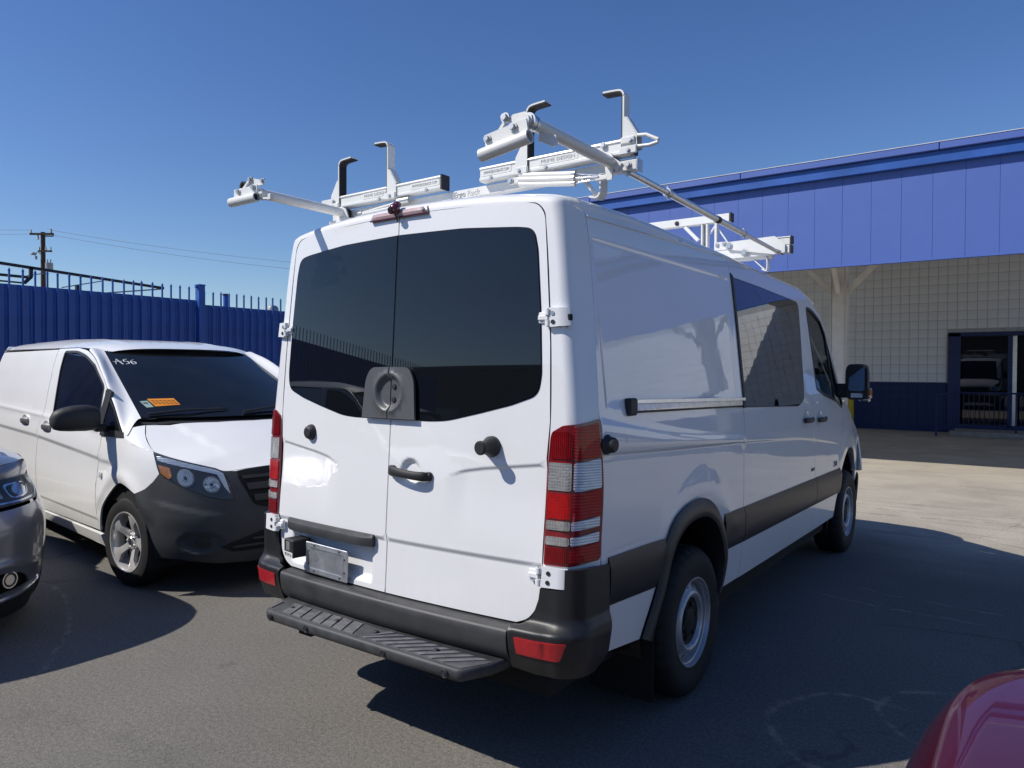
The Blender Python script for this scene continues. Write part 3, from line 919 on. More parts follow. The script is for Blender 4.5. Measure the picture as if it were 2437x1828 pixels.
wire(onpole(-0.66, 9.62), (-60, 3.9, 10.6), 0.25, 'upper thin cable leaving the pole towards the picture edge')
wire(onpole(-0.5, 9.40), (-60, 3.9, 10.1), 0.25, 'lower thin cable leaving the pole towards the picture edge')
# ------------------------------------------------------------------ the white cargo van
van = thing('cargo_van', (0, 1.7, 0), 'large white cargo van with dark rear door glass, standing nearest in the lot', 'van')
_zz = [0.30, 0.40, 0.65, 0.849, 1.161, 1.268, 1.345, 1.447, 1.634, 1.822, 2.01, 2.19, 2.266, 2.315, 2.36]
_ww = [0.935, 0.952, 0.974, 0.980, 0.986, 0.986, 0.981, 0.974, 0.953, 0.933, 0.912, 0.891, 0.8775, 0.8615, 0.842]
Wz = smooth_table(_zz, _ww, 0.035)
_ys = smooth_table([-1.02, -0.68, -0.17, 0.65, 1.466, 2.879, 3.4], [1.470, 1.420, 1.350, 1.278, 1.206, 1.079, 1.03], 0.2)
_yl = smooth_table([-1.02, -0.54, 0.65, 1.95, 3.16, 3.6], [1.322, 1.296, 1.244, 1.174, 1.041, 0.97], 0.2)
def Wfull(y, z):
    w = Wz(z)
    # recessed upper panel, shoulder crease and the lower crease line of the body side
    w = w - 0.0045*sstep((y+0.965)/0.03)*sstep((z-1.475)/0.03)*sstep((2.184-z)/0.020)*sstep((0.66-y)/0.05)
    w = w + 0.010*sstep((_ys(y)-z)/0.05)*sstep((z-(_yl(y)-0.02))/0.05)*sstep((3.2-y)/1.2)
    w = w - 0.006*sstep((_yl(y)-z)/0.018)*sstep((z-0.92)/0.3)*sstep((3.3-y)/0.5)
    # swage round the rear and front wheel openings
    for cy in (0.0, 3.665):
        d = np.hypot(y-cy, z-0.48)
        w = w + 0.008*np.exp(-((d-0.58)/0.065)**2)*sstep((z-0.7)/0.2)
    w = w - 0.035*np.maximum(0, y-2.5)**2*sstep((z-1.0)/0.8) - 0.055*np.maximum(0, y-3.2)**2.0
    return w
def SIDE(y, z): return np.stack([Wfull(y, z), y, z], -1)
def Rplane(x, z):
    return -1.23+0.0593*(z-0.645)+0.058*x*x
def REAR(x, z):
    y = Rplane(x, z)
    # lower door skin sits behind the swage line
    y = y+0.012*sstep((0.896-z)/0.026)
    # side creases
    ax_ = np.abs(x)
    zc = np.interp(ax_, [0.33, 0.36, 0.42, 0.52, 0.84], [1.17, 1.205, 1.228, 1.246, 1.285])
    y = y+0.008*sstep((zc-z)/0.016)*sstep((ax_-0.33)/0.12)*sstep((z-0.92)/0.25)
    # handle bowl in the right door, plate recess in the left door
    d = np.hypot(x-0.132, z-1.192)
    y = y+0.020*sstep((0.066-d)/0.03)
    bx = sstep((x+0.705)/0.03)*sstep((-0.085-x)/0.03)*sstep((z-0.668)/0.025)*sstep((0.842-z)/0.01)
    y = y+0.028*bx
    return np.stack([x, y, z], -1)
OUT = (1, 0, 0.05); BACK = (0, -1, 0)
def strip(xs, zf, offs): return [(x, zf(x)+o) for x in xs for o in offs]
_xs = np.arange(0.02, 0.81, 0.03)
rear_extra = strip(_xs, lambda x: 0.883, (-0.028, -0.014, -0.007, 0, 0.007, 0.014, 0.028))+strip(np.arange(0.345, 0.80, 0.022), lambda x: np.interp(x, [0.33, 0.36, 0.42, 0.52, 0.84], [1.17, 1.205, 1.228, 1.246, 1.285])-0.008, (-0.03, -0.012, -0.006, 0, 0.006, 0.012, 0.03))
side_extra = strip(np.arange(-1.0, 3.3, 0.04), lambda y: float(_ys(y))-0.025, (-0.04, -0.02, 0, 0.02, 0.04))+strip(np.arange(-1.0, 3.3, 0.04), lambda y: float(_yl(y)), (-0.03, -0.02, -0.01, 0, 0.012, 0.025))+\
    strip(np.arange(-0.93, 0.66, 0.04), lambda y: 2.174, (-0.018, -0.008, 0, 0.008, 0.018))+[(y, z) for z in np.arange(1.50, 2.16, 0.04) for y in (-0.97, -0.958, -0.95, -0.942, -0.93)]+[(0.02*math.cos(a)*0+0.0+r*math.cos(a), 0.48+r*math.sin(a)) for r in (0.48, 0.51, 0.54, 0.57, 0.60, 0.64) for a in np.linspace(0.3, math.pi-0.3, 26)]+\
    [(3.665+r*math.cos(a), 0.48+r*math.sin(a)) for r in (0.52, 0.54, 0.57, 0.60, 0.64) for a in np.linspace(0.3, math.pi-0.3, 26)]

# --- rear doors
door = [(0.0035, 0.646, 0), (0.70, 0.648, 0), (0.752, 0.668, .03), (0.79, 0.718, .03), (0.808, 0.80, .03), (0.812, 0.90), (0.815, 1.30), (0.824, 1.44),
        (0.812, 1.75), (0.797, 1.937), (0.781, 2.126), (0.768, 2.262, .06), (0.735, 2.305, .05), (0.66, 2.319), (0.45, 2.330), (0.183, 2.337), (0.0035, 2.338, 0)]
door = rpoly(door, 0.0)
glass = rpoly([(0.0045, 2.247, 0), (0.37, 2.239), (0.645, 2.217), (0.722, 2.205, .06), (0.742, 2.12), (0.765, 1.876), (0.779, 1.626), (0.768, 1.545, .05),
               (0.645, 1.503), (0.49, 1.465), (0.325, 1.428, .05), (0.235, 1.423), (0.0045, 1.423, 0)], 0.02)
for side in (1, -1):
    pol = door if side > 0 else [(-x, z) for x, z in door]
    gpol = glass if side > 0 else [(-x, z) for x, z in glass]
    dn = [(0.132, 1.192, 0.085, 0.009)] if side > 0 else [(-0.39, 0.755, 0.40, 0.014)]
    d = patch('rear_door', pol, REAR, white_paint, BACK, van, res=0.045, thick=0.02, dense=dn, extra=[(side*a, b) for a, b in rear_extra])
    gl_ = patch('window_glass', gpol, lambda a, b: REAR(a, b), dark_glass, BACK, d, res=0.06, off=0.0045, thick=0.006)
    patch('glass_edge', offset_poly(gpol, 0.0035), lambda a, b: REAR(a, b), black_gap, BACK, d, res=0.06, off=0.0018, thick=0.003)
# black shell close behind the shut lines
hs = MB()
hs.grid(np.array([[REAR(np.array(x), np.array(z))+np.array([0, 0.030, 0]) for z in np.linspace(0.55, 2.32, 10)] for x in np.linspace(-0.80, 0.80, 17)]))
hs.build('door_aperture', black_gap, van)
# latch cover plates with a split dish, low in the rear glass
def COVER(x, z):
    P = REAR(x, z); d = np.hypot(x, (z-1.540))
    P[..., 1] = Rplane(x, z)-0.024+0.017*sstep((0.080-d)/0.024)-0.004*np.exp(-((d-0.086)/0.008)**2)
    return P
cov = rpoly([(0.003, 1.424, 0), (0.165, 1.424, .004), (0.150, 1.60, .1), (0.118, 1.652, .05), (0.003, 1.655, 0)], 0.02, 8)
latch_mat = pmat('latch_cover', (0.085, 0.087, 0.092), rough=0.42, var=0.1, vscale=8)
for side in (1, -1):
    c_ = patch('latch_cover', cov if side > 0 else [(-x, z) for x, z in cov], COVER, latch_mat, BACK, van, res=0.03, thick=0.012, dense=[(0, 1.54, 0.095, 0.008)])
    if side > 0:
        for z in (1.508, 1.566):
            MB().lathe([(0.0, -0.006), (0.011, -0.005), (0.013, 0.0), (0.013, 0.012)], 14, 'Y', (0.022, Rplane(0.022, z)-0.008, z)).build('screw', black_plastic, c_)

# --- rear pillars and header (everything round the doors), both sides in one piece each
_ydg = smooth_table([0.70, 0.82, 0.90, 1.30, 1.44, 1.75, 1.937, 2.126, 2.25], [0.800, 0.814, 0.819, 0.822, 0.831, 0.819, 0.804, 0.788, 0.772], 0.03)
_ysm = smooth_table([0.5, 0.88, 1.16, 1.30, 1.47, 1.95, 2.27, 2.34], [-1.02, -1.02, -1.005, -1.015, -1.020, -0.979, -0.968, -0.976], 0.05)
roof_e = smooth_table([-1.1, -0.74, -0.42, 0.14, 0.68, 1.5, 2.07, 2.5, 2.8], [2.340, 2.353, 2.360, 2.352, 2.346, 2.318, 2.288, 2.22, 2.13], 0.15)
ROOF_ZS = smooth_table([-1.0, -0.3, 0.68, 2.27, 2.6], [2.262, 2.285, 2.312, 2.268, 2.20], 0.1)
_rx = np.array([0.0, 0.25, 0.45, 0.60, 0.70, 0.78, 0.825, 0.8475, 0.862])
_rz = np.array([0.062, 0.058, 0.049, 0.037, 0.026, 0.012, -0.003, -0.016, -0.040])
_rd = catmull(np.stack([_rx, _rz], -1), 8)
def roofz(x, y):
    e = roof_e(y)
    z = e+np.interp(np.abs(x), _rd[:, 0], _rd[:, 1])
    z = z-0.050*np.maximum(0, (-0.955-y)/0.165)**2
    return z
def roof_pt(a, y):
    """roof cross-section: a = 0 centre line, 0.9 shoulder, 1 side seam"""
    zs0 = float(ROOF_ZS(y))
    if a > 0.9:
        k = (a-0.9)/0.1
        xt = float(Wz(zs0)); zj = float(roofz(np.array(0.846), np.array(y)))
        return 0.846+(xt-0.846)*k, zj+(zs0-zj)*(k**1.15)
    x = 0.846*(a/0.9)
    return x, float(roofz(np.array(x), np.array(y)))
YR0 = -0.968
ZTOP = 2.258
def frame_curve(t):
    """t 0..1: from the lower end of the right pillar up, round the corner, to the roof centre; returns inner, outer, corner points"""
    if t <= 0.72:
        z = 0.80+(ZTOP-0.80)*t/0.72
        xi = float(_ydg(min(z, 2.25)))
        I = np.array([xi, float(Rplane(xi, z)), z])
        w = float(Wz(z)); O = np.array([w, float(_ysm(z)), z])
        xc = w-float(np.interp(z, [0.8, 1.4, 2.0], [0.058, 0.052, 0.044]))
        Cc = np.array([xc, float(Rplane(xc, z))+0.002, z])
        return I, O, Cc
    s = (t-0.72)/0.28
    if s < 0.5:
        q = s/0.5
        ang = q*math.pi/2
        I = np.array([0.712+0.0605*math.cos(ang)**1.22, 0, 2.252+0.061*math.sin(ang)**1.22])
        I[1] = float(Rplane(I[0], I[2]))
        x, z = roof_pt(1.0-0.213*q, YR0)
        O = np.array([x, YR0, z])
        xc = x-0.044*(1-q)
        Cc = np.array([xc, float(Rplane(xc, z))+0.003, z-0.018*q])
        return I, O, Cc
    q = (s-0.5)/0.5
    x = 0.74*(1-q)
    zi = 2.3130+0.0280*(1-(x/0.74)**2)
    I = np.array([x*0.712/0.74, 0, zi]); I[1] = float(Rplane(I[0], zi))
    O = np.array([x, YR0, float(roofz(np.array(x), np.array(YR0)))])
    Cc = np.array([x, float(Rplane(x, zi))+0.004, O[2]-0.018])
    return I, O, Cc
def frame_pt(t, u, off=0.0):
    I, O, Cc = frame_curve(t)
    r = 0.036 if t <= 0.72 else 0.036+0.016*min(1, (t-0.72)/0.14)
    a, b = I-Cc, O-Cc
    la, lb = np.linalg.norm(a), np.linalg.norm(b)
    A = Cc+a/la*min(r, 0.8*la); B = Cc+b/lb*min(1.25*r, 0.8*lb)
    if u < 0.4: return I+(A-I)*(u/0.4)
    if u > 0.6: return B+(O-B)*((u-0.6)/0.4)
    k = (u-0.4)/0.2
    return (1-k)**2*A+2*k*(1-k)*Cc+k*k*B
ts = np.concatenate([np.linspace(0, 0.70, 40), np.linspace(0.71, 0.87, 26), np.linspace(0.88, 1.0, 16)])
G = np.array([[frame_pt(t, u) for u in list(np.linspace(0, 0.4, 4))+list(np.linspace(0.42, 0.58, 9))+list(np.linspace(0.6, 1, 4))] for t in ts])
# soften the change from pillar to corner to header
for _ in range(6):
    G[1:-1] = 0.25*G[:-2]+0.5*G[1:-1]+0.25*G[2:]
mbf = MB().grid(G)
G2 = G[::-1].copy(); G2[..., 0] *= -1
mbf.grid(G2)
mbf.build('rear_frame', white_paint, van, smooth=60)

# --- side panels (right side seen; the left is its mirror image)
arch = lambda r, a0, a1, n, cy, cz: [(cy+r*math.cos(a), cz+r*math.sin(a)) for a in np.linspace(a0, a1, n)]
zt = lambda y: float(ROOF_ZS(y))-0.004
quarter = [(-1.012, 0.902, 0), (-1.012, 1.16), (-1.018, 1.47), (-0.978, 1.95), (-0.966, zt(-0.966), 0)] + \
          [(y, zt(y)) for y in (-0.5, 0.0, 0.4)] + [(0.683, zt(0.683), 0), (0.683, 0.445, 0), (0.34, 0.452, 0), (0.39, 0.62), (0.395, 0.72)] + \
          arch(0.46, 0.75, math.pi-0.78, 12, -0.02, 0.50) + [(-0.43, 0.72), (-0.50, 0.655), (-0.62, 0.468, 0), (-0.99, 0.515, 0), (-0.975, 0.69)]
slide = [(0.6885, 0.443, 0), (0.6885, zt(0.689), 0)] + [(y, zt(y)) for y in (1.2, 1.7)] + [(2.225, zt(2.225), 0), (2.258, 2.0), (2.300, 1.75), (2.283, 1.5), (2.268, 1.30), (2.33, 1.0), (2.37, 0.8), (2.37, 0.418, 0)]
fdoor = [(2.375, 0.417, 0), (2.375, 0.80), (2.335, 1.0), (2.273, 1.30), (2.288, 1.5), (2.305, 1.75), (2.263, 2.0), (2.232, zt(2.232), 0), (2.40, 2.223),
         (2.62, 2.172, .1), (2.86, 2.072, .1), (2.98, 1.955), (3.13, 1.75), (3.26, 1.56), (3.40, 1.40, .05), (3.33, 1.28, .05), (3.20, 1.0), (3.165, 0.60), (3.10, 0.412, 0)]
fwin = [(2.352, 2.128, .03), (2.40, 2.142), (2.52, 2.132, .05), (2.80, 2.055, .08), (2.92, 1.945), (3.062, 1.745), (3.17, 1.575), (3.345, 1.375, .02), (3.29, 1.328, .02),
        (3.07, 1.395), (2.64, 1.456), (2.43, 1.505, .03), (2.418, 1.545)]
fwin = rpoly(fwin, 0.01)
fender = [(3.17, 0.75, 0), (3.172, 0.90), (3.208, 1.0), (3.34, 1.28), (3.41, 1.398), (3.62, 1.335), (3.85, 1.20, .1), (4.15, 1.10), (4.36, 1.0, .05), (4.40, 0.8), (4.38, 0.62, 0), (4.20, 0.60, 0), (4.155, 0.62)] + \
         arch(0.50, 0.25, math.pi-0.22, 14, 3.665, 0.46) + [(3.18, 0.60, 0)]
for mir in (False, True):
    kw = dict(thick=0.02, mirror=mir, extra=None if mir else side_extra)
    patch('side_panel', rpoly(quarter, 0.0), SIDE, white_paint, OUT, van, res=0.05, **kw)
    patch('sliding_door' if not mir else 'side_panel', rpoly(slide, 0.0), SIDE, white_paint, OUT, van, res=0.05, **kw)
    patch('front_door', rpoly(fdoor, 0.0), SIDE, white_paint, OUT, van, res=0.05, holes=[fwin], **kw)
    patch('front_fender', rpoly(fender, 0.0), SIDE, white_paint, OUT, van, res=0.05, **kw)
    patch('door_window', fwin, SIDE, cab_glass, OUT, van, res=0.06, off=-0.008, thick=0.0, mirror=mir)
    patch('window_seal', offset_poly(fwin, 0.004), SIDE, black_plastic, OUT, van, res=0.06, holes=[offset_poly(fwin, -0.018)], off=0.0025, thick=0.012, mirror=mir)
    patch('window_divider', [(2.90, 1.985), (2.925, 1.95), (3.045, 1.40), (3.005, 1.415)], SIDE, black_plastic, OUT, van, res=0.08, off=0.002, thick=0.012, mirror=mir)
# crew window in the sliding door, dark and flush
cw = rpoly([(0.700, 2.190, 0), (1.2, 2.182), (1.93, 2.160), (2.128, 2.152, .06), (2.105, 1.95), (2.03, 1.44, .06), (1.86, 1.403), (0.700, 1.438, 0)], 0.02)
patch('crew_window', cw, SIDE, film_glass, OUT, van, res=0.06, off=0.005, thick=0.008)
patch('window_gasket', offset_poly(cw, 0.006), SIDE, black_plastic, OUT, van, res=0.06, off=0.002, thick=0.004)
patch('window_gasket', [(0.690, 2.215), (0.690, 1.43), (0.7215, 1.43), (0.7215, 2.20)], SIDE, black_plastic, OUT, van, res=0.08, off=0.0065, thick=0.006)
# dark liner behind the shut lines and the open wheel wells
ln = MB()
zs_ = np.linspace(0.50, 2.25, 16)
for sgn in (1, -1):
    for y0, y1 in ((-1.0, -0.55), (0.50, 2.24)):
        ln.grid(np.array([[(sgn*(float(Wz(z))-0.028), y, z) for z in zs_] for y in np.linspace(y0, y1, 6)]))
    ln.grid(np.array([[(sgn*(float(Wfull(np.array(y), np.array(z)))-0.028), y, z) for z in np.linspace(0.5, 1.25, 8)] for y in np.linspace(2.2, 3.15, 8)]))
    ln.grid(np.array([[(sgn*(float(Wz(z))-0.028), y, z) for z in np.linspace(1.0, 2.25, 12)] for y in np.linspace(-0.55, 0.50, 5)]))
ln.build('inner_shell', black_gap, van)
ub = MB().box(-0.80, 0.80, -1.10, 0.0-0.46, 0.34, 0.62).box(-0.88, 0.88, 0.46, 3.15, 0.30, 0.62).box(-0.60, 0.60, -1.08, 4.3, 0.36, 0.66)
ub.box(-0.93, 0.93, 0.44, 3.1, 0.40, 0.60)
ub.build('underbody', black_gap, van)
# cab interior seen through the front door glass
ci = MB().box(-0.86, 0.86, 2.12, 2.16, 0.6, 2.25)
ci.box(-0.85, 0.85, 3.35, 3.85, 0.7, 1.28, 0.06).box(-0.88, 0.88, 2.14, 3.8, 0.55, 0.72)
ci.build('cab_trim', interior_mat, van)
for sx in (0.48, -0.48):
    se = MB().box(sx-0.25, sx+0.25, 2.40, 2.90, 0.72, 1.02, 0.07)
    se.box(sx-0.24, sx+0.24, 2.26, 2.42, 1.0, 1.62, 0.06).box(sx-0.13, sx+0.13, 2.28, 2.38, 1.66, 1.85, 0.04)
    se.build('cab_seat', seat_mat, van)

# --- roof
ys_ = np.concatenate([np.linspace(-0.968, -0.8, 6), np.linspace(-0.7, 2.3, 40), np.linspace(2.36, 2.66, 8)])
ps = np.linspace(-1, 1, 61)
def roof_row(y):
    xm = 0.862; zs0 = float(ROOF_ZS(y)); row = []
    for p in ps:
        a = abs(p)
        if a > 0.9:
            k = (a-0.9)/0.1
            xt = float(Wz(zs0)); xj = 0.846; zj = float(roofz(np.array(xj), np.array(y)))
            x = xj+(xt-xj)*k; z = zj+(zs0-zj)*(k**1.15)
        else:
            x = 0.846*(a/0.9); z = float(roofz(np.array(x), np.array(y)))
            if y < 2.3: z += 0.006*math.exp(-((x % 0.28-0.14)/0.03)**2)*(1 if x < 0.7 else 0)*float(sstep((y+0.85)/0.1))
        row.append((math.copysign(x, p), y, z))
    return row
MB().grid(np.array([roof_row(y) for y in ys_])).build('roof', white_paint, van, smooth=60)
# seam drip rail over the doors
for sgn in (1, -1):
    P = [(sgn*(float(Wz(float(ROOF_ZS(y))))+0.003), y, float(ROOF_ZS(y))-0.001) for y in np.linspace(-0.965, 2.26, 30)]
    MB().tube(P, 0.0045, 6).build('roof_seam', white_paint, van)
for sgn in (1, -1):   # tape-like mounting pads on the roof shoulder
    for y in (0.58, 1.78):
        pass
# --- windscreen, pillars, bonnet and nose (turned away from the camera)
def SCREEN(x, z):
    yb = np.interp(z, [1.30, 1.42, 1.7, 2.0, 2.25, 2.34], [4.03, 3.93, 3.60, 3.17, 2.78, 2.64])
    return np.stack([x, yb-0.20*x*x, z], -1)
scr = rpoly([(-0.80, 1.36, .05), (0.80, 1.36, .05), (0.715, 2.20, .1), (-0.715, 2.20, .1)], 0.05)
patch('windscreen', scr, SCREEN, cab_glass, (0, 1, 0.5), van, res=0.08, thick=0.0)
for mir in (1, -1):
    ed = [(2.26, 2.245), (2.46, 2.212), (2.66, 2.150), (2.87, 2.060), (2.99, 1.945), (3.14, 1.745), (3.27, 1.555), (3.41, 1.392)]
    A = []
    for y, z in ed:
        xs = float(Wfull(np.array(y), np.array(z)))
        q = SCREEN(np.array(np.interp(z, [1.36, 2.2], [0.81, 0.72])), np.array(min(z+0.03, 2.24)))
        a0 = np.array([xs, y, z]); c0 = np.array([xs-0.012, y+0.10, z+0.012])
        A.append([((1-u)**2*a0+2*u*(1-u)*c0+u*u*q)*np.array([mir, 1, 1]) for u in np.linspace(0, 1, 7)])
    MB().grid(np.array(A)).build('windscreen_pillar', white_paint, van, smooth=60)
hd = MB()
hd.grid(np.array([[(x, 2.64+(2.80-2.64)*q-0.20*x*x*(0.3+0.7*q), float(roofz(np.array(min(abs(x), 0.84)), np.array(2.64)))*(1-q)+q*(2.225-0.02*x*x)) for q in np.linspace(0, 1, 5)] for x in np.linspace(-0.80, 0.80, 17)]))
hd.build('roof_header', white_paint, van, smooth=60)
def BONNET(x, y):
    return np.stack([x, y, np.interp(y, [3.75, 4.0, 4.3, 4.50, 4.62], [1.43, 1.37, 1.23, 1.08, 0.94])-0.10*np.abs(x/0.9)**3], -1)
patch('bonnet', rpoly([(-0.86, 3.55), (0, 3.9), (0.86, 3.55), (0.90, 4.1), (0.70, 4.48, .1), (0, 4.60), (-0.70, 4.48, .1), (-0.90, 4.1)], 0.05), BONNET, white_paint, (0, 0, 1), van, res=0.09, thick=0.02)
def NOSE(x, z):
    return np.stack([x, np.interp(z, [0.3, 0.55, 0.8, 1.0, 1.12], [4.62, 4.68, 4.66, 4.60, 4.50])-0.30*np.abs(x/0.95)**2.6, z], -1)
patch('front_bumper', rpoly([(-0.90, 0.32), (0.90, 0.32), (0.91, 0.66), (-0.91, 0.66)], 0.06), NOSE, moulding_mat, (0, 1, 0), van, res=0.09)
patch('front_panel', rpoly([(-0.95, 0.665), (0.95, 0.665), (0.92, 1.02), (0.6, 1.10), (-0.6, 1.10), (-0.92, 1.02)], 0.03), NOSE, white_paint, (0, 1, 0), van, res=0.09)
patch('grille', rpoly([(-0.45, 0.70), (0.45, 0.70), (0.58, 1.02), (-0.58, 1.02)], 0.06), NOSE, black_plastic, (0, 1, 0), van, res=0.09, off=0.008)
for s in (1, -1):
    patch('headlight', rpoly([(s*0.60, 0.74), (s*0.88, 0.80), (s*0.90, 1.0), (s*0.66, 1.04)], 0.04), NOSE, refl_bowl, (0, 1, 0), van, res=0.09, off=0.006)

# --- black mouldings along the side, wheel flare, wheel wells
def ztop(y): return np.interp(y, [-1.07, -0.433, 0.294, 0.656, 3.08], [0.902, 0.879, 0.869, 0.857, 0.821])
def zbot(y): return np.interp(y, [-0.97, -0.54, 0.414, 0.694, 3.16], [0.703, 0.673, 0.659, 0.652, 0.607])
def MOULD(y, z):
    q = (z-zbot(y))/(ztop(y)-zbot(y))
    bulge = 0.014*np.clip(1-np.abs(2*q-1)**4, 0, 1)+0.004
    return np.stack([Wfull(y, z)+bulge, y, z], -1)
def band(y0, y1, cut0=0.0, cut1=0.0):
    n = 10
    T = [(y, float(ztop(y))) for y in np.linspace(y0+cut0, y1-cut1, n)]
    B = [(y, float(zbot(y))) for y in np.linspace(y1, y0, n)]
    return T+B
for mir in (False, True):
    for y0, y1 in ((-0.957, -0.43), (0.36, 0.6825), (0.6895, 2.369), (2.3765, 3.155)):
        patch('side_moulding', band(y0, y1), MOULD, moulding_mat, OUT, van, res=0.06, thick=0.016, mirror=mir)
    patch('side_moulding', [(3.158, 0.826), (3.172, 0.826), (3.24, 0.76), (3.215, 0.60), (3.158, 0.605)], MOULD, moulding_mat, OUT, van, res=0.05, thick=0.016, mirror=mir)
# flare over the rear wheel
fo = [(-0.617, 0.470), (-0.560, 0.56), (-0.495, 0.672), (-0.458, 0.78), (-0.433, 0.855), (-0.345, 0.945), (-0.225, 0.990), (-0.09, 1.006), (0.03, 1.001), (0.14, 0.97), (0.235, 0.917), (0.32, 0.835), (0.375, 0.75), (0.405, 0.655), (0.385, 0.56), (0.335, 0.452)]
fi = [(-0.550, 0.440), (-0.505, 0.53), (-0.445, 0.645), (-0.405, 0.725), (-0.375, 0.785), (-0.30, 0.86), (-0.20, 0.902), (-0.09, 0.916), (0.02, 0.911), (0.12, 0.880), (0.20, 0.83), (0.265, 0.76), (0.305, 0.69), (0.330, 0.61), (0.325, 0.53), (0.295, 0.452)]
FO, FI = catmull(fo, 4), catmull(fi, 4)
for sgn in (1, -1):
    A = []
    for (yo, zo), (yi, zi) in zip(FO, FI):
        row = []
        for q in np.linspace(0, 1, 9):
            y = yo+(yi-yo)*q; z = zo+(zi-zo)*q
            b_ = 0.030*math.sin(math.pi*min(1, q*0.62+0.06))+0.004
            row.append((sgn*(float(Wfull(np.array(y), np.array(z)))+b_), y, z))
        row.append((row[-1][0]-sgn*0.03, yi*0.985, zi-0.004))
        row.append((row[-1][0]-sgn*0.14, yi*0.985, zi-0.004))
        A.append(row)
    MB().grid(np.array(A)).build('wheel_flare', moulding_mat, van, smooth=50)
    for cy, r in ((-0.03, 0.47), (3.665, 0.50)):
        well = MB()
        angs = np.linspace(-0.45, math.pi+0.45, 20)
        well.grid(np.array([[(sgn*x, cy+r*math.cos(a), 0.46+r*math.sin(a)*(0.97 if cy < 1 else 1.0)) for x in (0.55, 0.90)] for a in angs]))
        V = [(sgn*0.56, cy+r*1.0*math.cos(a), 0.46+r*math.sin(a)) for a in angs]
        well.add(V, [tuple(range(len(V)))])
        well.build('wheel_well', black_plastic, van)
    # rear lip liner and mud guard behind the rear wheel
    MB().add([(sgn*0.93, -0.50, 0.66), (sgn*0.93, -0.64, 0.47), (sgn*0.90, -0.60, 0.40), (sgn*0.62, -0.56, 0.30), (sgn*0.60, -0.46, 0.66)], [(0, 1, 2, 3, 4)]).build('mud_guard', black_plastic, van)
    rbox('mud_flap', black_gap, van, *sorted((sgn*0.63, sgn*0.955)), -0.475, -0.465, 0.13, 0.66, 0.003)
    MB().add([(sgn*0.93, 3.05, 0.50), (sgn*0.93, 3.20, 0.62), (sgn*0.60, 3.22, 0.62), (sgn*0.60, 3.08, 0.26), (sgn*0.90, 3.08, 0.26)], [(0, 1, 2, 3, 4)]).build('mud_guard', black_plastic, van)

# --- wheels
def van_wheel(sx, cy, steer=0.0):
    c = (sx*0.945, cy, 0.372)
    s = sx
    w = thing('wheel', c, None, None)
    w.parent = van; w.matrix_parent_inverse = Matrix.Translation(-Vector(van.location))
    del_keys = [k for k in w.keys()]
    n = 96
    prof = [(0.215, 0.004), (0.222, 0.012), (0.245, 0.016), (0.285, 0.026), (0.325, 0.024), (0.352, 0.010), (0.366, -0.008), (0.374, -0.022),
            (0.377, -0.045), (0.377, -0.058), (0.367, -0.060), (0.367, -0.070), (0.377, -0.072), (0.378, -0.100), (0.368, -0.102), (0.368, -0.112), (0.378, -0.114),
            (0.377, -0.150), (0.367, -0.152), (0.367, -0.162), (0.377, -0.164), (0.372, -0.195), (0.35, -0.215), (0.30, -0.225), (0.215, -0.21)]
    prof = [(r, s*h) for r, h in prof]
    MB().lathe(prof, n, 'X', (0, 0, 0), jag=lambda i, k: (0.009 if (5 <= i <= 21 and k % 3 == 0) else 0.0)+(0.003 if (i in (3, 4) and False) else 0)).build('tyre', rubber, w, smooth=30, local=True)
    rim = [(0.224, 0.010), (0.222, 0.016), (0.217, 0.016), (0.212, 0.006), (0.209, -0.004), (0.204, -0.007), (0.202, -0.018), (0.198, -0.026), (0.1945, -0.060), (0.195, -0.085), (0.194, -0.14)]
    MB().lathe([(r, s*h) for r, h in rim], 64, 'X').build('rim', silver_rim, w, smooth=40, local=True)
    def DISC(a, b):
        r = np.hypot(a, b)
        h = np.interp(r, [0.0, 0.10, 0.116, 0.128, 0.140, 0.152, 0.165, 0.192], [-0.024, -0.024, -0.018, 0.003, 0.008, 0.002, -0.012, -0.030])
        return np.stack([s*h, a, b], -1)
    circ = lambda r, n_: [(r*math.cos(q), r*math.sin(q)) for q in np.linspace(0, 2*math.pi, n_, endpoint=False)]
    hol = []
    for k in range(16):
        q = 2*math.pi*(k+0.5)/16; cx_, cy_ = 0.178*math.cos(q), 0.178*math.sin(q)
        hol.append([(cx_+0.0125*math.cos(e)*1.0, cy_+0.0125*math.sin(e)) for e in np.linspace(0, 2*math.pi, 9, endpoint=False)])
    patch('wheel_disc', circ(0.192, 64), DISC, silver_rim, (s, 0, 0), w, local=True, res=0.02, holes=hol, thick=0.006, extra=[(q*math.cos(e), q*math.sin(e)) for q in (0.108, 0.114, 0.120, 0.126, 0.132, 0.138, 0.144, 0.150, 0.156) for e in np.linspace(0, 2*math.pi, 48, endpoint=False)])
    hb = [(0.0, -0.002), (0.055, -0.003), (0.066, -0.008), (0.070, -0.019), (0.100, -0.020), (0.112, -0.016), (0.121, -0.012)]
    h = MB().lathe([(r, s*q) for r, q in hb], 36, 'X')
    for k in range(6):
        q = 2*math.pi*k/6
        h.tube([(s*-0.020, 0.085*math.cos(q), 0.085*math.sin(q)), (s*-0.006, 0.085*math.cos(q), 0.085*math.sin(q))], 0.013, 6)
    h.build('hub_cap', rubber, w, smooth=35, local=True)
    MB().lathe([(0.17, s*-0.10), (0.0, s*-0.10)], 32, 'X').build('brake_disc', black_gap, w, local=True)
    w.rotation_euler = (rng.uniform(0, 6), 0, steer)
    return w
for sx in (1, -1):
    van_wheel(sx, 0.0); van_wheel(sx, 3.665)

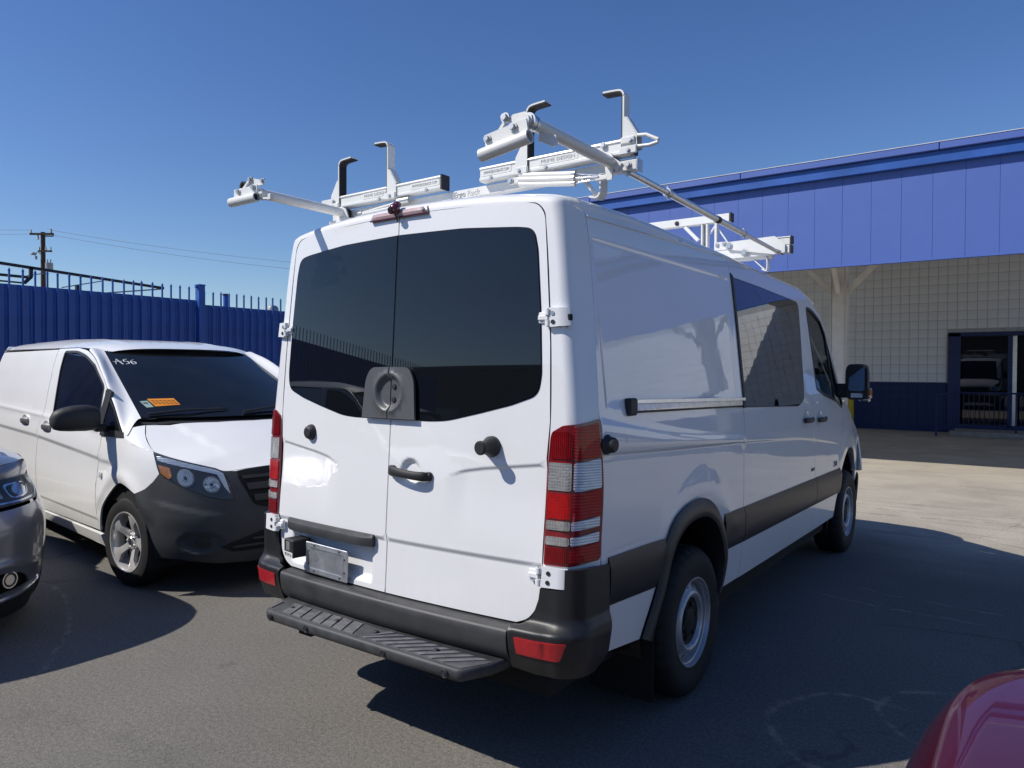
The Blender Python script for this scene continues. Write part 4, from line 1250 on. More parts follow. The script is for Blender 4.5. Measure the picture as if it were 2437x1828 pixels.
# --- lamps on the rear pillars
def LAMP(u, z):
    """u 0..1 round the pillar, z height"""
    u = np.asarray(u, float); z = np.asarray(z, float)
    sh = np.broadcast_shapes(u.shape, z.shape); uu = np.broadcast_to(u, sh).ravel(); zz = np.broadcast_to(z, sh).ravel()
    out = np.empty((len(uu), 3))
    for i in range(len(uu)):
        t = (zz[i]-0.80)/(ZTOP-0.80)*0.72
        out[i] = frame_pt(float(np.clip(t, -0.1, 0.72)), float(uu[i]))
    return out.reshape(sh+(3,))
lampfn = lambda u, z: LAMP(u*2.5, z)     # keep the two axes at a like scale
U0, UM, U1 = 0.008, 0.196, 0.396
LAMPH = (0.7, -0.7, 0)
for mir in (False, True):
    tl = patch('tail_light', rpoly([(U0, 0.893, .01), (U0-0.002, 1.15), (U0+0.004, 1.40, .03), (UM*0.7, 1.427), (U1, 1.452, .004), (U1, 1.20), (U1-0.004, 0.905, .02), (UM, 0.893)], 0.0),
               lampfn, red_plain, LAMPH, van, res=0.03, off=0.006, thick=0.02, mirror=mir)
    def seg(name, u0, u1, z0, z1, mat, off=0.010, r=0.008):
        slant = lambda u: 0.016*(u-UM)/(U1-UM) if u > UM else 0.0
        P = [(u0, z0+slant(u0)*0.6), (u0, z1+slant(u0)), ((u0+u1)/2, z1+slant((u0+u1)/2)), (u1, z1+slant(u1)), (u1, z0+slant(u1)*0.6), ((u0+u1)/2, z0+slant((u0+u1)/2)*0.6)]
        patch(name, rpoly(P, r), lampfn, mat, LAMPH, tl, res=0.03, off=off, thick=0.008, mirror=mir)
    UE = U1-0.018
    seg('red_lens', U0+0.018, UM-0.003, 1.300, 1.405, red_dark, r=0.02)
    seg('red_lens', UM+0.003, UE, 1.298, 1.422, red_rib)
    seg('clear_lens', U0+0.012, UM-0.006, 1.180, 1.286, clear_pip)
    seg('clear_lens', UM+0.002, UE, 1.178, 1.286, clear_rib, r=0.015)
    seg('red_lens', U0+0.010, UM-0.002, 1.072, 1.168, red_pip)
    seg('red_lens', UM+0.002, UE, 1.070, 1.168, red_rib)
    seg('clear_lens', U0+0.012, UM-0.002, 1.030, 1.064, clear_pip, 0.012)
    seg('clear_lens', UM+0.002, UE-0.01, 1.030, 1.062, clear_rib, 0.012)
    seg('clear_lens', U0+0.012, UM-0.002, 0.972, 1.004, clear_pip, 0.012, 0.012)
    seg('clear_lens', UM+0.002, UE-0.01, 0.972, 1.003, clear_rib, 0.012)
    seg('red_lens', U0+0.018, UM-0.004, 0.905, 0.962, red_dark)
    seg('red_lens', UM+0.002, UE, 0.905, 0.960, red_rib)

# --- hinges
def hinge(sgn, z0, z1, xd, dark_bolt, ue):
    zc = (z0+z1)/2; h = z1-z0
    yb = float(Rplane(xd, zc))
    mir = sgn < 0
    lf = patch('door_hinge', rpoly([(0.012, z0), (ue, z0+0.003), (ue, z1-0.002), (0.012, z1)], 0.008), lampfn, white_plastic, LAMPH, van, res=0.02, off=0.020, thick=0.024, mirror=mir)
    kx, ky = xd-0.004, yb-0.014
    def kn(name, a, b, r, m=white_plastic): MB().tube([(sgn*kx, ky, zc+a*h), (sgn*kx, ky, zc+b*h)], r, 12).build(name, m, lf)
    kn('knuckle', -0.42, -0.14, 0.013); kn('knuckle', 0.14, 0.42, 0.013); kn('hinge_pin', -0.46, 0.48, 0.006, steel)
    rbox('hinge_strap', white_plastic, lf, *sorted((sgn*(kx-0.046), sgn*(kx+0.002))), ky-0.006, yb+0.004, zc-h*0.13, zc+h*0.13, 0.003)
    rbox('hinge_strap', white_plastic, lf, *sorted((sgn*(kx-0.048), sgn*(kx-0.014))), yb-0.012, yb+0.004, zc-h*0.30, zc+h*0.30, 0.004)
    def P(u, z, o):
        e = 0.004
        p = lampfn(np.array([u]), np.array([z]))[0]; du = lampfn(np.array([u+e]), np.array([z]))[0]-lampfn(np.array([u-e]), np.array([z]))[0]
        n = np.array([du[1], -du[0], 0]); n /= np.linalg.norm(n)
        if n[0]-n[1] < 0: n = -n
        q = p+n*o; q[0] *= sgn; n[0] *= sgn
        return q, n
    for i, dz in enumerate((0.22, -0.22)):
        q, n = P(0.075, zc+dz*h, 0.0185)
        MB().tube([tuple(q), tuple(q+n*0.005)], 0.0085, 12).build('bolt', black_plastic if (dark_bolt or i == 1) else steel, lf)
    q, n = P(ue-0.004, zc, 0.012)
    MB().box(q[0]-0.010, q[0]+0.010, q[1]-0.010, q[1]+0.012, zc-0.012, zc+0.012, 0.002).build('hinge_notch', black_gap, lf)
for sgn in (1, -1):
    hinge(sgn, 1.808, 1.884, 0.812, False, 0.205)
    hinge(sgn, 0.808, 0.888, 0.812, True, 0.20)

# --- door furniture
def stop(sgn, L):
    x, z = 0.563*sgn, 1.331
    y = float(Rplane(x, z))
    pr = [(0.0, -L), (0.024, -L), (0.029, -L+0.006), (0.029, -L+0.012), (0.026, -L+0.016), (0.026, -0.05), (0.038, -0.02), (0.043, -0.010), (0.043, 0.004)] if L > 0.05 else \
         [(0.0, -L), (0.022, -L), (0.030, -L+0.006), (0.038, -0.008), (0.040, 0.004)]
    MB().lathe(pr, 32, 'Y', (x, y, z)).build('door_buffer', black_plastic, van, smooth=30)
stop(1, 0.085); stop(-1, 0.030)
hz = 1.195
def yR(x, z): return float(Rplane(x, z))
H = [(0.018, hz+0.002), (0.03, hz), (0.07, hz-0.001), (0.13, hz-0.004), (0.19, hz-0.008), (0.235, hz-0.011), (0.252, hz-0.013)]
Yh = [0.008, 0.020, 0.034, 0.042, 0.040, 0.026, 0.006]
Rw = [0.018, 0.023, 0.021, 0.019, 0.019, 0.021, 0.016]
rows = []
for (x, z), dy, w in zip(catmull(H, 4), catmull(np.array(Yh)[:, None], 4)[:, 0], catmull(np.array(Rw)[:, None], 4)[:, 0]):
    rows.append([(x, yR(x, z)-dy+0.011*math.cos(a)+0.0, z+w*math.sin(a)) for a in np.linspace(0, 2*math.pi, 15)])
hmb = MB().grid(np.array(rows))
hmb.box(0.012, 0.052, yR(0.03, hz)-0.024, yR(0.03, hz)+0.006, hz-0.022, hz+0.022, 0.009)
hmb.box(0.228, 0.262, yR(0.24, hz)-0.018, yR(0.24, hz)+0.006, hz-0.030, hz+0.008, 0.008)
hd_ = hmb.build('door_handle', black_plastic, van, smooth=50)
MB().lathe([(0.0, -0.004), (0.009, -0.004), (0.010, 0.002)], 16, 'Y', (0.033, yR(0.03, hz)-0.023, hz)).build('key_lock', steel, hd_)
# lamp bar over the plate
lb = MB()
rows = []
for x in np.linspace(-0.715, -0.075, 14):
    e = min(1.0, min(x+0.715, -0.075-x)/0.02+0.35)
    y = yR(x, 0.87)
    rows.append([(x, y+0.004, 0.894), (x, y-0.012*e, 0.893), (x, y-0.032*e, 0.880), (x, y-0.036*e, 0.866), (x, y-0.032*e, 0.842), (x, y-0.020*e, 0.838), (x, y+0.02, 0.842)])
lb.grid(np.array(rows))
lb.add([tuple(p) for p in rows[0]], [tuple(range(7))]); lb.add([tuple(p) for p in rows[-1]], [tuple(range(7))])
lb.build('plate_lamp_bar', grey_plastic, van, smooth=30)
# blank number plate, embossed, hanging slightly askew
pl = thing('x', (0, 0, 0), None, None); bpy.data.objects.remove(pl)
ang = math.radians(1.5)
PX, PZ = -0.378, 0.727
def PLATE(a, b):
    # ribs, slots and the flat field of the blank carrier plate
    h = 0.0025*(np.exp(-((np.abs(b)-0.050)/0.003)**2)*(np.abs(a) < 0.118)) + 0.003*np.exp(-((np.abs(a)-0.118)/0.004)**2)*(np.abs(b) < 0.052)
    h = h+0.003*np.exp(-((np.maximum(np.abs(a)/0.152, np.abs(b)/0.0755)-0.97)/0.018)**2)
    h = h-0.0015*np.exp(-((np.hypot(a+0.08, b-0.012)-0.03)/0.004)**2)
    x = PX+a*math.cos(ang)+b*math.sin(ang); z = PZ-a*math.sin(ang)*1.0+b*math.cos(ang)
    y = np.interp(x, [-0.75, 0], [-1.218, -1.226])-0.012-h-0.004*b
    return np.stack([x, y, z], -1)
plate = patch('number_plate', rpoly([(-0.152, -0.075, .012), (0.152, -0.075, .012), (0.152, 0.075, .012), (-0.152, 0.075, .012)], 0.012), PLATE, licence_steel, BACK, van, res=0.0065, thick=0.004)
for a, b in ((-0.09, 0.062), (0.09, 0.062), (-0.128, 0.032), (0.128, 0.032), (-0.128, -0.03), (0.128, -0.03), (-0.09, -0.062), (0.095, -0.062)):
    p = PLATE(np.array(a), np.array(b))
    MB().lathe([(0.0, -0.0015), (0.0045, -0.0015), (0.0048, 0.001)], 10, 'Y', tuple(p)).build('screw_hole', black_gap, plate)
sb = MB()
tiltm = Matrix.Translation((-0.595, 0, 0.765)) @ Matrix.Rotation(math.radians(-7), 4, 'Z')
sb.T = Matrix.Translation((-0.588, -1.222, 0.768)) @ Matrix.Rotation(math.radians(-10), 4, 'Z')
sb.box(-0.046, 0.046, -0.062, 0.036, -0.042, 0.045, 0.005)
sen = sb.build('alarm_sounder', black_plastic, van)
s2 = MB(); s2.T = sb.T
s2.box(-0.020, 0.014, -0.0635, -0.061, -0.008, 0.034, 0.0006)
s2.build('sounder_window', pmat('sounder_label_grey', (0.20, 0.20, 0.19), rough=0.5), sen)
s3 = MB(); s3.T = sb.T
s3.box(-0.040, 0.042, -0.0638, -0.061, -0.038, -0.016, 0.0004)
s3.build('sounder_label', pmat('sounder_label_white', (0.70, 0.70, 0.68), rough=0.5), sen)
s4 = MB(); s4.T = sb.T
for x0, x1, z0, z1 in ((-0.030, -0.018, -0.034, -0.020), (-0.012, -0.002, -0.034, -0.026), (-0.012, -0.006, -0.024, -0.020), (0.004, 0.014, -0.033, -0.021), (0.020, 0.034, -0.034, -0.028), (0.020, 0.028, -0.025, -0.021)):
    s4.box(x0, x1, -0.0645, -0.0637, z0, z1)
s4.build('label_print', print_dark, sen)

# --- rear bumper and step
def ledge_y(x): return 0.058*x*x
prof_c = [(-1.178, 0.640), (-1.215, 0.640), (-1.268, 0.637), (-1.279, 0.633), (-1.285, 0.624), (-1.286, 0.60), (-1.280, 0.555), (-1.262, 0.515), (-1.235, 0.495), (-1.16, 0.48), (-1.10, 0.50)]
rows = [[(x, y+ledge_y(x)*(1.0), z) for y, z in prof_c] for x in np.linspace(-0.698, 0.698, 29)]
bc = MB().grid(np.array(rows))
bc.add([tuple(p) for p in rows[0]], [tuple(range(len(prof_c)))]); bc.add([tuple(p) for p in rows[-1]], [tuple(range(len(prof_c)))])
bc.build('bumper_centre', grey_plastic, van, smooth=40)
# corner: plan path from the joint round to the body side
path = [(0.703+0.03*k, -1.231+0.058*(0.703+0.03*k)**2) for k in range(6)]
cxy = (0.868, -1.085)
path += [(cxy[0]+0.105*math.cos(a)+0.004, cxy[1]+0.105*math.sin(a)) for a in np.linspace(-math.pi/2+0.12, -0.05, 12)]
path += [(0.979, -1.06), (0.982, -1.02), (0.984, -0.963)]
path = np.array(path)
sl = np.concatenate([[0], np.cumsum(np.linalg.norm(np.diff(path, axis=0), axis=1))])
SMAX = sl[-1]
def BCORNER(s, z):
    x = np.interp(s, sl, path[:, 0]); y = np.interp(s, sl, path[:, 1])
    e = 0.004
    tx = np.interp(s+e, sl, path[:, 0])-np.interp(s-e, sl, path[:, 0]); ty = np.interp(s+e, sl, path[:, 1])-np.interp(s-e, sl, path[:, 1])
    L = np.maximum(np.hypot(tx, ty), 1e-9); nx, ny = ty/L, -tx/L
    off0 = np.interp(z, [0.40, 0.47, 0.50, 0.56, 0.615, 0.635, 0.645, 0.655, 0.67, 0.72, 0.9], [0.0, 0.012, 0.030, 0.050, 0.060, 0.060, 0.054, 0.030, 0.012, 0.006, 0.006])
    off1 = np.interp(z, [0.40, 0.48, 0.54, 0.63, 0.66, 0.69, 0.9], [-0.01, 0.004, 0.018, 0.026, 0.022, 0.010, 0.008])
    k = sstep((s-0.10)/0.22)
    o = off0*(1-k)+off1*k
    return np.stack([x+nx*o, y+ny*o, z+0.0*s], -1)
corner = rpoly([(0.0, 0.482, 0), (0.0, 0.655, 0), (0.048, 0.660, .02), (0.085, 0.695), (0.108, 0.76), (0.114, 0.803, .0), (0.215, 0.806, .0), (0.217, 0.886, 0), (0.30, 0.887), (SMAX, 0.876, 0), (SMAX, 0.69, 0), (SMAX-0.02, 0.53, .02), (0.36, 0.478), (0.1, 0.47)], 0.0)
for mir in (False, True):
    bq = patch('bumper_corner', corner, BCORNER, moulding_mat if not mir else moulding_mat, LAMPH, van, res=0.018, thick=0.02, mirror=mir)
    patch('reflector', rpoly([(0.030, 0.618, .006), (0.225, 0.618, .006), (0.205, 0.548, .012), (0.036, 0.552, .006)], 0.006), BCORNER, red_refl, LAMPH, bq, res=0.02, off=0.004, thick=0.006, mirror=mir)
# step
sp = [(-0.672, -1.195), (0.672, -1.195), (0.655, -1.285), (0.600, -1.40), (0.58, -1.412), (0.2, -1.418), (-0.2, -1.418), (-0.58, -1.412), (-0.600, -1.40), (-0.655, -1.285)]
smb = MB()
lev = [(0.0, 0.505), (0.004, 0.5005), (0.007, 0.494), (0.006, 0.475), (0.0, 0.458), (-0.015, 0.450)]
rings = []
base = np.array(sp)
for o, z in lev:
    rings.append([(x, y, z) for x, y in offset_poly(sp, o)])
rr = np.array(rings)
rr = np.concatenate([rr, rr[:, :1]], 1)
smb.grid(rr)
smb.add([(x, y, 0.505) for x, y in sp], [tuple(range(len(sp)))]); smb.add([(x, y, 0.450) for x, y in offset_poly(sp, -0.015)], [tuple(range(len(sp)))[::-1]])
stp = smb.build('rear_step', step_mat, van, smooth=50)
for x in (-0.55, -0.29, 0.20, 0.53):
    MB().lathe([(0.0, -0.006), (0.008, -0.006), (0.009, -0.003), (0.012, -0.003), (0.015, -0.005), (0.017, -0.002), (0.017, 0.01)], 18, 'Y', (x, -1.422, 0.478)).build('step_sensor', black_plastic, stp)
# ribbed tread: slanting bars, a different slant on each half
def bar(quad, h=0.0040, teeth=False):
    m = MB()
    P = [np.array(q) for q in quad]
    if not teeth:
        m.prism([tuple(p) for p in P], lambda a, b: (a, b, 0.5060), lambda a, b: (a, b, 0.507+h))
    else:
        n = 14
        a0, a1, b1, b0 = P
        T = [a0+(a1-a0)*k/n for k in range(n+1)]; B = [b0+(b1-b0)*k/n for k in range(n+1)]
        nrm = (b0-a0); 
        top = [t-(nrm*0.10 if k % 2 else 0) for k, t in enumerate(T)]
        m.prism([tuple(p) for p in top]+[tuple(p) for p in B[::-1]], lambda a, b: (a, b, 0.5060), lambda a, b: (a, b, 0.507+h))
    m.build('tread_bar', tread_mat, stp, smooth=20)
pd = [(-0.655, -1.280), (0.655, -1.280), (0.648, -1.300), (0.594, -1.398), (0.575, -1.405), (-0.575, -1.405), (-0.594, -1.398), (-0.648, -1.300)]
MB().prism(pd, lambda a, b: (a, b, 0.5048), lambda a, b: (a, b, 0.5070)).build('tread_pad', pmat('tread_pad', (0.080, 0.082, 0.086), rough=0.5, var=0.25, vscale=20), stp)
yb0, yb1 = -1.287, -1.398
for k in range(8):       # far half: bars lean one way
    x = -0.612+k*0.070
    if k == 0: quad = [(-0.640, yb0-0.012), (-0.612, yb0-0.012), (-0.585, yb1+0.010), (-0.596, yb1+0.010)]
    else:
        quad = [(x, yb0), (x+0.056, yb0), (x+0.056+0.052, yb1), (x+0.052, yb1)]
        if x+0.10 > 0.02: quad = [(x, yb0), (x+0.053, yb0), (x+0.053+0.03, yb1+0.045), (x+0.03, yb1+0.045)]
    bar(quad)
for k in range(10):       # near half: long shallow bars with toothed edges
    x = 0.05+k*0.062
    quad = [(x-0.015, yb0-0.002), (x+0.015, yb0-0.002), (x-0.120+0.015, yb1), (x-0.120-0.017, yb1)]
    quad = [(max(-0.0+0.045, q[0]) if q[1] < -1.33 else q[0], q[1]) for q in quad]
    if k < 1: continue
    bar([(q[0], q[1]) for q in quad], teeth=True)
for x, y in ((-0.50, -1.335), (-0.19, -1.330), (0.055, -1.325), (0.40, -1.325)):
    MB().lathe([(0.0, 0.008), (0.006, 0.008), (0.007, 0.006), (0.011, 0.007), (0.013, 0.004), (0.013, 0.0)], 14, 'Z', (x, y, 0.5075)).build('bolt', step_mat, stp)
for x in (-0.45, 0.36): rbox('step_bracket', black_gap, stp, x, x+0.09, -1.34, -1.10, 0.40, 0.452)

# --- high brake light housing and the reversing camera on it
rows = []
for x in np.linspace(-0.175, 0.175, 9):
    y = float(Rplane(x, 2.345))
    e = 1.0 if abs(x) < 0.16 else 0.5
    rows.append([(x, y+0.02, 2.334), (x, y-0.016*e, 2.334), (x, y-0.020*e, 2.345), (x*0.97, y-0.010*e, 2.362), (x*0.95, y+0.03, 2.374), (x*0.95, y+0.05, 2.366)])
bl = MB().grid(np.array(rows))
bl.add([tuple(p) for p in rows[0]], [tuple(range(6))]); bl.add([tuple(p) for p in rows[-1]], [tuple(range(6))])
bl_o = bl.build('brake_light', pink_lens, van, smooth=30)
rbox('brake_light_gasket', maroon, bl_o, -0.178, 0.178, float(Rplane(0, 2.335))-0.017, float(Rplane(0, 2.335))+0.02, 2.3275, 2.3345, 0.002)
MB().lathe([(0.0, -0.002), (0.008, -0.002), (0.009, 0.004)], 10, 'Y', (0.152, float(Rplane(0, 2.35))-0.017, 2.351)).build('screw', steel, bl_o)
cb = thing('reversing_camera', (0, float(Rplane(0, 2.35))-0.03, 2.36), None, None); bpy.data.objects.remove(cb)
rc = MB()
cy_ = float(Rplane(0, 2.35))-0.028
bm_ = bmesh.new(); bmesh.ops.create_uvsphere(bm_, u_segments=18, v_segments=12, radius=0.026)
for v in bm_.verts: v.co = Vector((v.co.x*0.95-0.004, v.co.y*0.95+cy_, v.co.z*1.0+2.366))
rc.bm(bm_)
rc.tube([(-0.004, cy_+0.01, 2.366), (-0.006, cy_-0.026, 2.354)], 0.017, 14)
rc.box(-0.02, 0.012, cy_, cy_+0.03, 2.375, 2.400, 0.006)
rco = rc.build('reversing_camera', maroon, van, smooth=40)
MB().tube([(-0.006, cy_-0.024, 2.3545), (-0.0063, cy_-0.030, 2.3525)], 0.012, 14).build('camera_eye', black_plastic, rco)
MB().tube([(0.0, cy_+0.005, 2.345), (0.006, cy_-0.004, 2.335), (0.004, cy_+0.012, 2.31)], 0.003, 6).build('cable', black_plastic, rco)

# --- right side details
def onW_(y, z, o=0.0): return (float(Wfull(np.array(y), np.array(z)))+o, y, z)
def railbox(y0, y1, z0f, z1f, x0, x1, mat, name, ch=0.002):
    m = MB()
    V = []
    for y in (y0, y1):
        for dx in (x0, x1):
            for zf in (z0f, z1f):
                z = zf(y); V.append((onW_(y, z)[0]+dx, y, z))
    m.add(V, [(0,1,3,2),(4,6,7,5),(0,4,5,1),(2,3,7,6),(0,2,6,4),(1,5,7,3)])
    return m.build(name, mat, van)
zT = lambda y: 1.519-0.0205*(y+0.71)
zB = lambda y: 1.462-0.0175*(y+0.71)
railbox(-0.70, 0.672, zB, zT, -0.01, 0.010, black_plastic, 'rail_channel')
railbox(-0.712, 0.678, lambda y: zT(y)-0.016, zT, 0.0105, 0.021, alum, 'rail_strip')
railbox(-0.712, 0.650, lambda y: zB(y)+0.010, lambda y: zT(y)-0.018, 0.0105, 0.016, pmat('rail_face', (0.62, 0.60, 0.56), rough=0.25, metal=0.75, var=0.15, vscale=30), 'rail_face')
rbox('rail_end_cap', black_plastic, van, onW_(-0.75, 1.49)[0]-0.01, onW_(-0.75, 1.49)[0]+0.024, -0.787, -0.7135, 1.452, 1.526, 0.008)
railbox(0.640, 0.680, lambda y: zB(y)-0.004, lambda y: zT(y)-0.018, 0.0105, 0.020, black_plastic, 'rail_end_cap')
x_, y_, z_ = onW_(-0.985, 1.350)
MB().lathe([(0.0, 0.040), (0.024, 0.040), (0.029, 0.034), (0.034, 0.010), (0.040, 0.004), (0.040, -0.01)], 28, 'X', (x_-0.002, y_, z_)).build('door_buffer', black_plastic, van, smooth=30)
for y in (2.075, 2.475):
    z = 1.290 if y < 2.2 else 1.275
    x = onW_(y, z)[0]
    bowl = MB().lathe([(0.068, 0.0006), (0.064, 0.0004), (0.050, -0.004)], 28, 'X', (x+0.001, y, z))
    bowl.build('handle_bowl', white_paint, van)
    rows = []
    for k, yy in enumerate(np.linspace(y-0.105, y+0.105, 13)):
        e = math.sin(math.pi*(k+0.6)/13.2)**0.5
        rows.append([(x+0.006+0.032*e+0.010*math.cos(a), yy, z+0.019*math.sin(a)) for a in np.linspace(0, 2*math.pi, 11)])
    hm = MB().grid(np.array(rows))
    hm.add([tuple(p) for p in rows[0][:-1]], [tuple(range(10))]); hm.add([tuple(p) for p in rows[-1][:-1]], [tuple(range(10))])
    hm.build('door_handle', black_plastic, van, smooth=50)
x2, y2, z2 = onW_(3.02, 0.872, 0.0045)
text_obj('model_lettering', '2500', 0.062, print_dark, (x2, y2, z2), (0, 1, 0), (0, 0, 1), van, shear=0.2)
rbox('side_badge', print_dark, van, onW_(2.29, 0.905)[0], onW_(2.29, 0.905)[0]+0.004, 2.235, 2.325, 0.893, 0.916, 0.002)
# mirrors
for sgn in (1, -1):
    m = MB()
    m.T = Matrix.Diagonal((sgn, 1, 1, 1))
    rows = []
    y0 = 3.08
    for q, (dy, sx, sz) in enumerate(((0.0, 0.94, 0.95), (0.012, 1.0, 1.0), (0.05, 1.0, 1.0), (0.11, 0.90, 0.92), (0.16, 0.60, 0.70), (0.175, 0.2, 0.3))):
        rows.append([(1.128+0.090*sx*math.copysign(abs(math.cos(a))**0.45, math.cos(a)), y0+dy, 1.560+0.150*sz*math.copysign(abs(math.sin(a))**0.40, math.sin(a))) for a in np.linspace(0, 2*math.pi, 33)])
    m.grid(np.array(rows))
    m.add([(x+0.0, y, z) for x, y, z in rows[0][:-1]], [tuple(range(32))])
    m.box(0.955, 1.06, 3.10, 3.20, 1.425, 1.545, 0.02)
    mo = m.build('wing_mirror', black_plastic, van, smooth=45)
    gp_ = rpoly([(-0.062, -0.075, .03), (0.068, -0.075, .03), (0.072, 0.128, .03), (-0.052, 0.128, .03)], 0.03)
    gm_ = MB(); gm_.T = Matrix.Translation((sgn*1.128, y0-0.010, 1.560)) @ Matrix.Rotation(math.radians(-6*sgn), 4, 'Z') @ Matrix.Rotation(math.radians(-7), 4, 'X')
    gm_.prism([(sgn*a, b) for a, b in gp_], lambda a, b: (a, 0.0, b), lambda a, b: (a, 0.002, b))
    gm_.build('mirror_glass', mirror_glass, mo)
    MB().box(*sorted((sgn*1.085, sgn*1.175)), y0-0.003, y0+0.0, 1.430, 1.468, 0.001).build('wide_angle_mirror', mirror_glass, mo)
    ind = MB(); ind.T = Matrix.Diagonal((sgn, 1, 1, 1))
    ind.box(1.205, 1.238, y0+0.012, y0+0.09, 1.425, 1.510, 0.012).box(1.14, 1.225, y0+0.012, y0+0.10, 1.398, 1.428, 0.012)
    ind.build('mirror_indicator', chrome, mo)
    ab = MB(); ab.T = Matrix.Diagonal((sgn, 1, 1, 1)); ab.box(1.212, 1.2405, y0+0.008, y0+0.06, 1.448, 1.498, 0.006); ab.build('indicator_lens', amber, mo)
# ------------------------------------------------------------------ the drop-down ladder rack on the roof
rack = thing('ladder_rack', (0.05, 0.4, 2.43), 'white metal drop-down ladder rack with black hooks bolted across the van roof', 'ladder rack')
def rb(name, x0, x1, y0, y1, z0, z1, mat=rack_white, ch=0.003, parent=rack):
    return rbox(name, mat, parent, x0, x1, y0, y1, z0, z1, ch)
def rtube(name, pts, r, mat=rack_white, parent=rack, n=14):
    return MB().tube(pts, r, n).build(name, mat, parent)
def rbolt(p, d, parent, r=0.010, h=0.010, mat=steel):
    p = Vector(p); d = Vector(d).normalized()
    m = MB().tube([p, p+d*h*0.35], r*1.5, 14)
    m.tube([p+d*h*0.352, p+d*h], r, 6)
    return m.build('bolt', mat, parent, smooth=20)
def flat(name, pts, y0, y1, th, mat=rack_white, parent=rack):
    """flat bar bent in the X-Z plane: centre line pts (x, z), width y0..y1"""
    P = catmull(np.array(pts), 5) if len(pts) > 2 else np.array(pts)
    L, R_ = [], []
    for i, p in enumerate(P):
        d = P[min(i+1, len(P)-1)]-P[max(i-1, 0)]; n = np.array([-d[1], d[0]]); n = n/np.linalg.norm(n)*th/2
        L.append(tuple(p+n)); R_.append(tuple(p-n))
    m = MB()
    rows = [[(L[i][0], y0, L[i][1]), (L[i][0], y1, L[i][1]), (R_[i][0], y1, R_[i][1]), (R_[i][0], y0, R_[i][1]), (L[i][0], y0, L[i][1])] for i in range(len(P))]
    m.grid(np.array(rows))
    m.add(rows[0][:4], [(0, 1, 2, 3)]); m.add(rows[-1][:4], [(3, 2, 1, 0)])
    return m.build(name, mat, parent, smooth=35)

# --- rear: cross bar on feet
YB = -0.78
bar_ = rb('cross_bar', -0.84, 1.010, YB-0.022, YB+0.024, 2.466, 2.510)
rb('bar_end_cap', 1.0105, 1.016, YB-0.024, YB+0.026, 2.464, 2.512, black_plastic, 0.001)
rbolt((0.98, YB-0.0225, 2.488), (0, -1, 0), bar_, 0.008)
text_obj('bar_lettering', 'Ergo', 0.040, print_grey, (0.080, YB-0.0232, 2.487), (1, 0, 0), (0, 0, 1), bar_)
text_obj('bar_lettering', 'Rack', 0.040, pmat('pale_print', (0.66, 0.64, 0.60), rough=0.5), (0.165, YB-0.0232, 2.487), (1, 0, 0), (0, 0, 1), bar_)
for s in (1, -1):
    flat('foot', [(s*0.853, 2.466), (s*0.853, 2.42), (s*0.850, 2.390), (s*0.835, 2.374), (s*0.800, 2.380)], YB-0.03, YB+0.03, 0.007)
    flat('foot_brace', [(s*0.762, 2.466), (s*0.770, 2.452), (s*0.822, 2.386)], YB-0.026, YB+0.022, 0.006)
# --- the two sliding clamp beams (aluminium channel with lips)
def beam_(x0, x1, zc, dz, label, capside):
    yc = -0.815
    m = MB()
    A = [(-0.024, 0.030), (-0.018, 0.034), (0.026, 0.034), (0.026, 0.028), (0.020, 0.026), (0.020, -0.024), (0.026, -0.026), (0.026, -0.034), (-0.022, -0.034), (-0.026, -0.028), (-0.026, -0.018), (-0.020, -0.014), (-0.020, 0.020), (-0.026, 0.024)]
    def end(x, t): return [(x, yc+a, zc+b+dz*t) for a, b in A]
    n = len(A)
    V = end(x0, 0)+end(x1, 1)
    F = [tuple(range(n))[::-1], tuple(range(n, 2*n))]+[(k, (k+1) % n, n+(k+1) % n, n+k) for k in range(n)]
    o = m.add(V, F).build('clamp_beam', rack_white, rack, smooth=20)
    xc = x1 if capside > 0 else x0
    return o, yc
bR, yc = beam_(0.232, 1.012, 2.553, 0.0, None, 1)
rb('beam_end_cap', 1.0125, 1.020, yc-0.022, yc+0.024, 2.520, 2.552, black_plastic, 0.001)
bL, _ = beam_(-0.805, -0.010, 2.553, 0.004, None, 1)
rb('beam_end_cap', -0.0095, 0.003, yc-0.030, yc+0.030, 2.520, 2.592, black_plastic, 0.002)
def label_(x0, x1, z0, z1, txt, par, size, yo=0.0205):
    lb_ = rb('beam_label', x0, x1, yc-yo-0.0012, yc-yo+0.002, z0, z1, rack_white, 0.0003, par)
    text_obj('label_text', txt, size, print_grey, ((x0+x1)/2, yc-yo-0.0018, (z0+z1)/2), (1, 0, 0), (0, 0, 1), par, 0.0004, width=(x1-x0)*0.86)
label_(0.242, 0.410, 2.542, 2.571, 'WWW.ERGORACK.COM', bR, 0.020)
label_(0.560, 0.760, 2.542, 2.571, 'PRIME DESIGN', bR, 0.022)
label_(-0.560, -0.375, 2.543, 2.572, 'PRIME DESIGN', bL, 0.022)
label_(-0.215, -0.022, 2.545, 2.574, 'WWW.ERGORACK.COM', bL, 0.020)
for x, p in ((0.30, bR), (0.60, bR), (-0.43, bL), (-0.10, bL)):
    rbolt((x, yc-0.026, 2.528), (0, -1, 0), p, 0.007, 0.008)
rbolt((0.885, yc-0.0265, 2.573), (0, -1, 0), bR, 0.009, 0.008)
rbolt((-0.785, yc-0.0265, 2.560), (0, -1, 0), bL, 0.008, 0.008)
rb('beam_end_bracket', -0.93, -0.79, yc+0.01, yc+0.045, 2.555, 2.592)
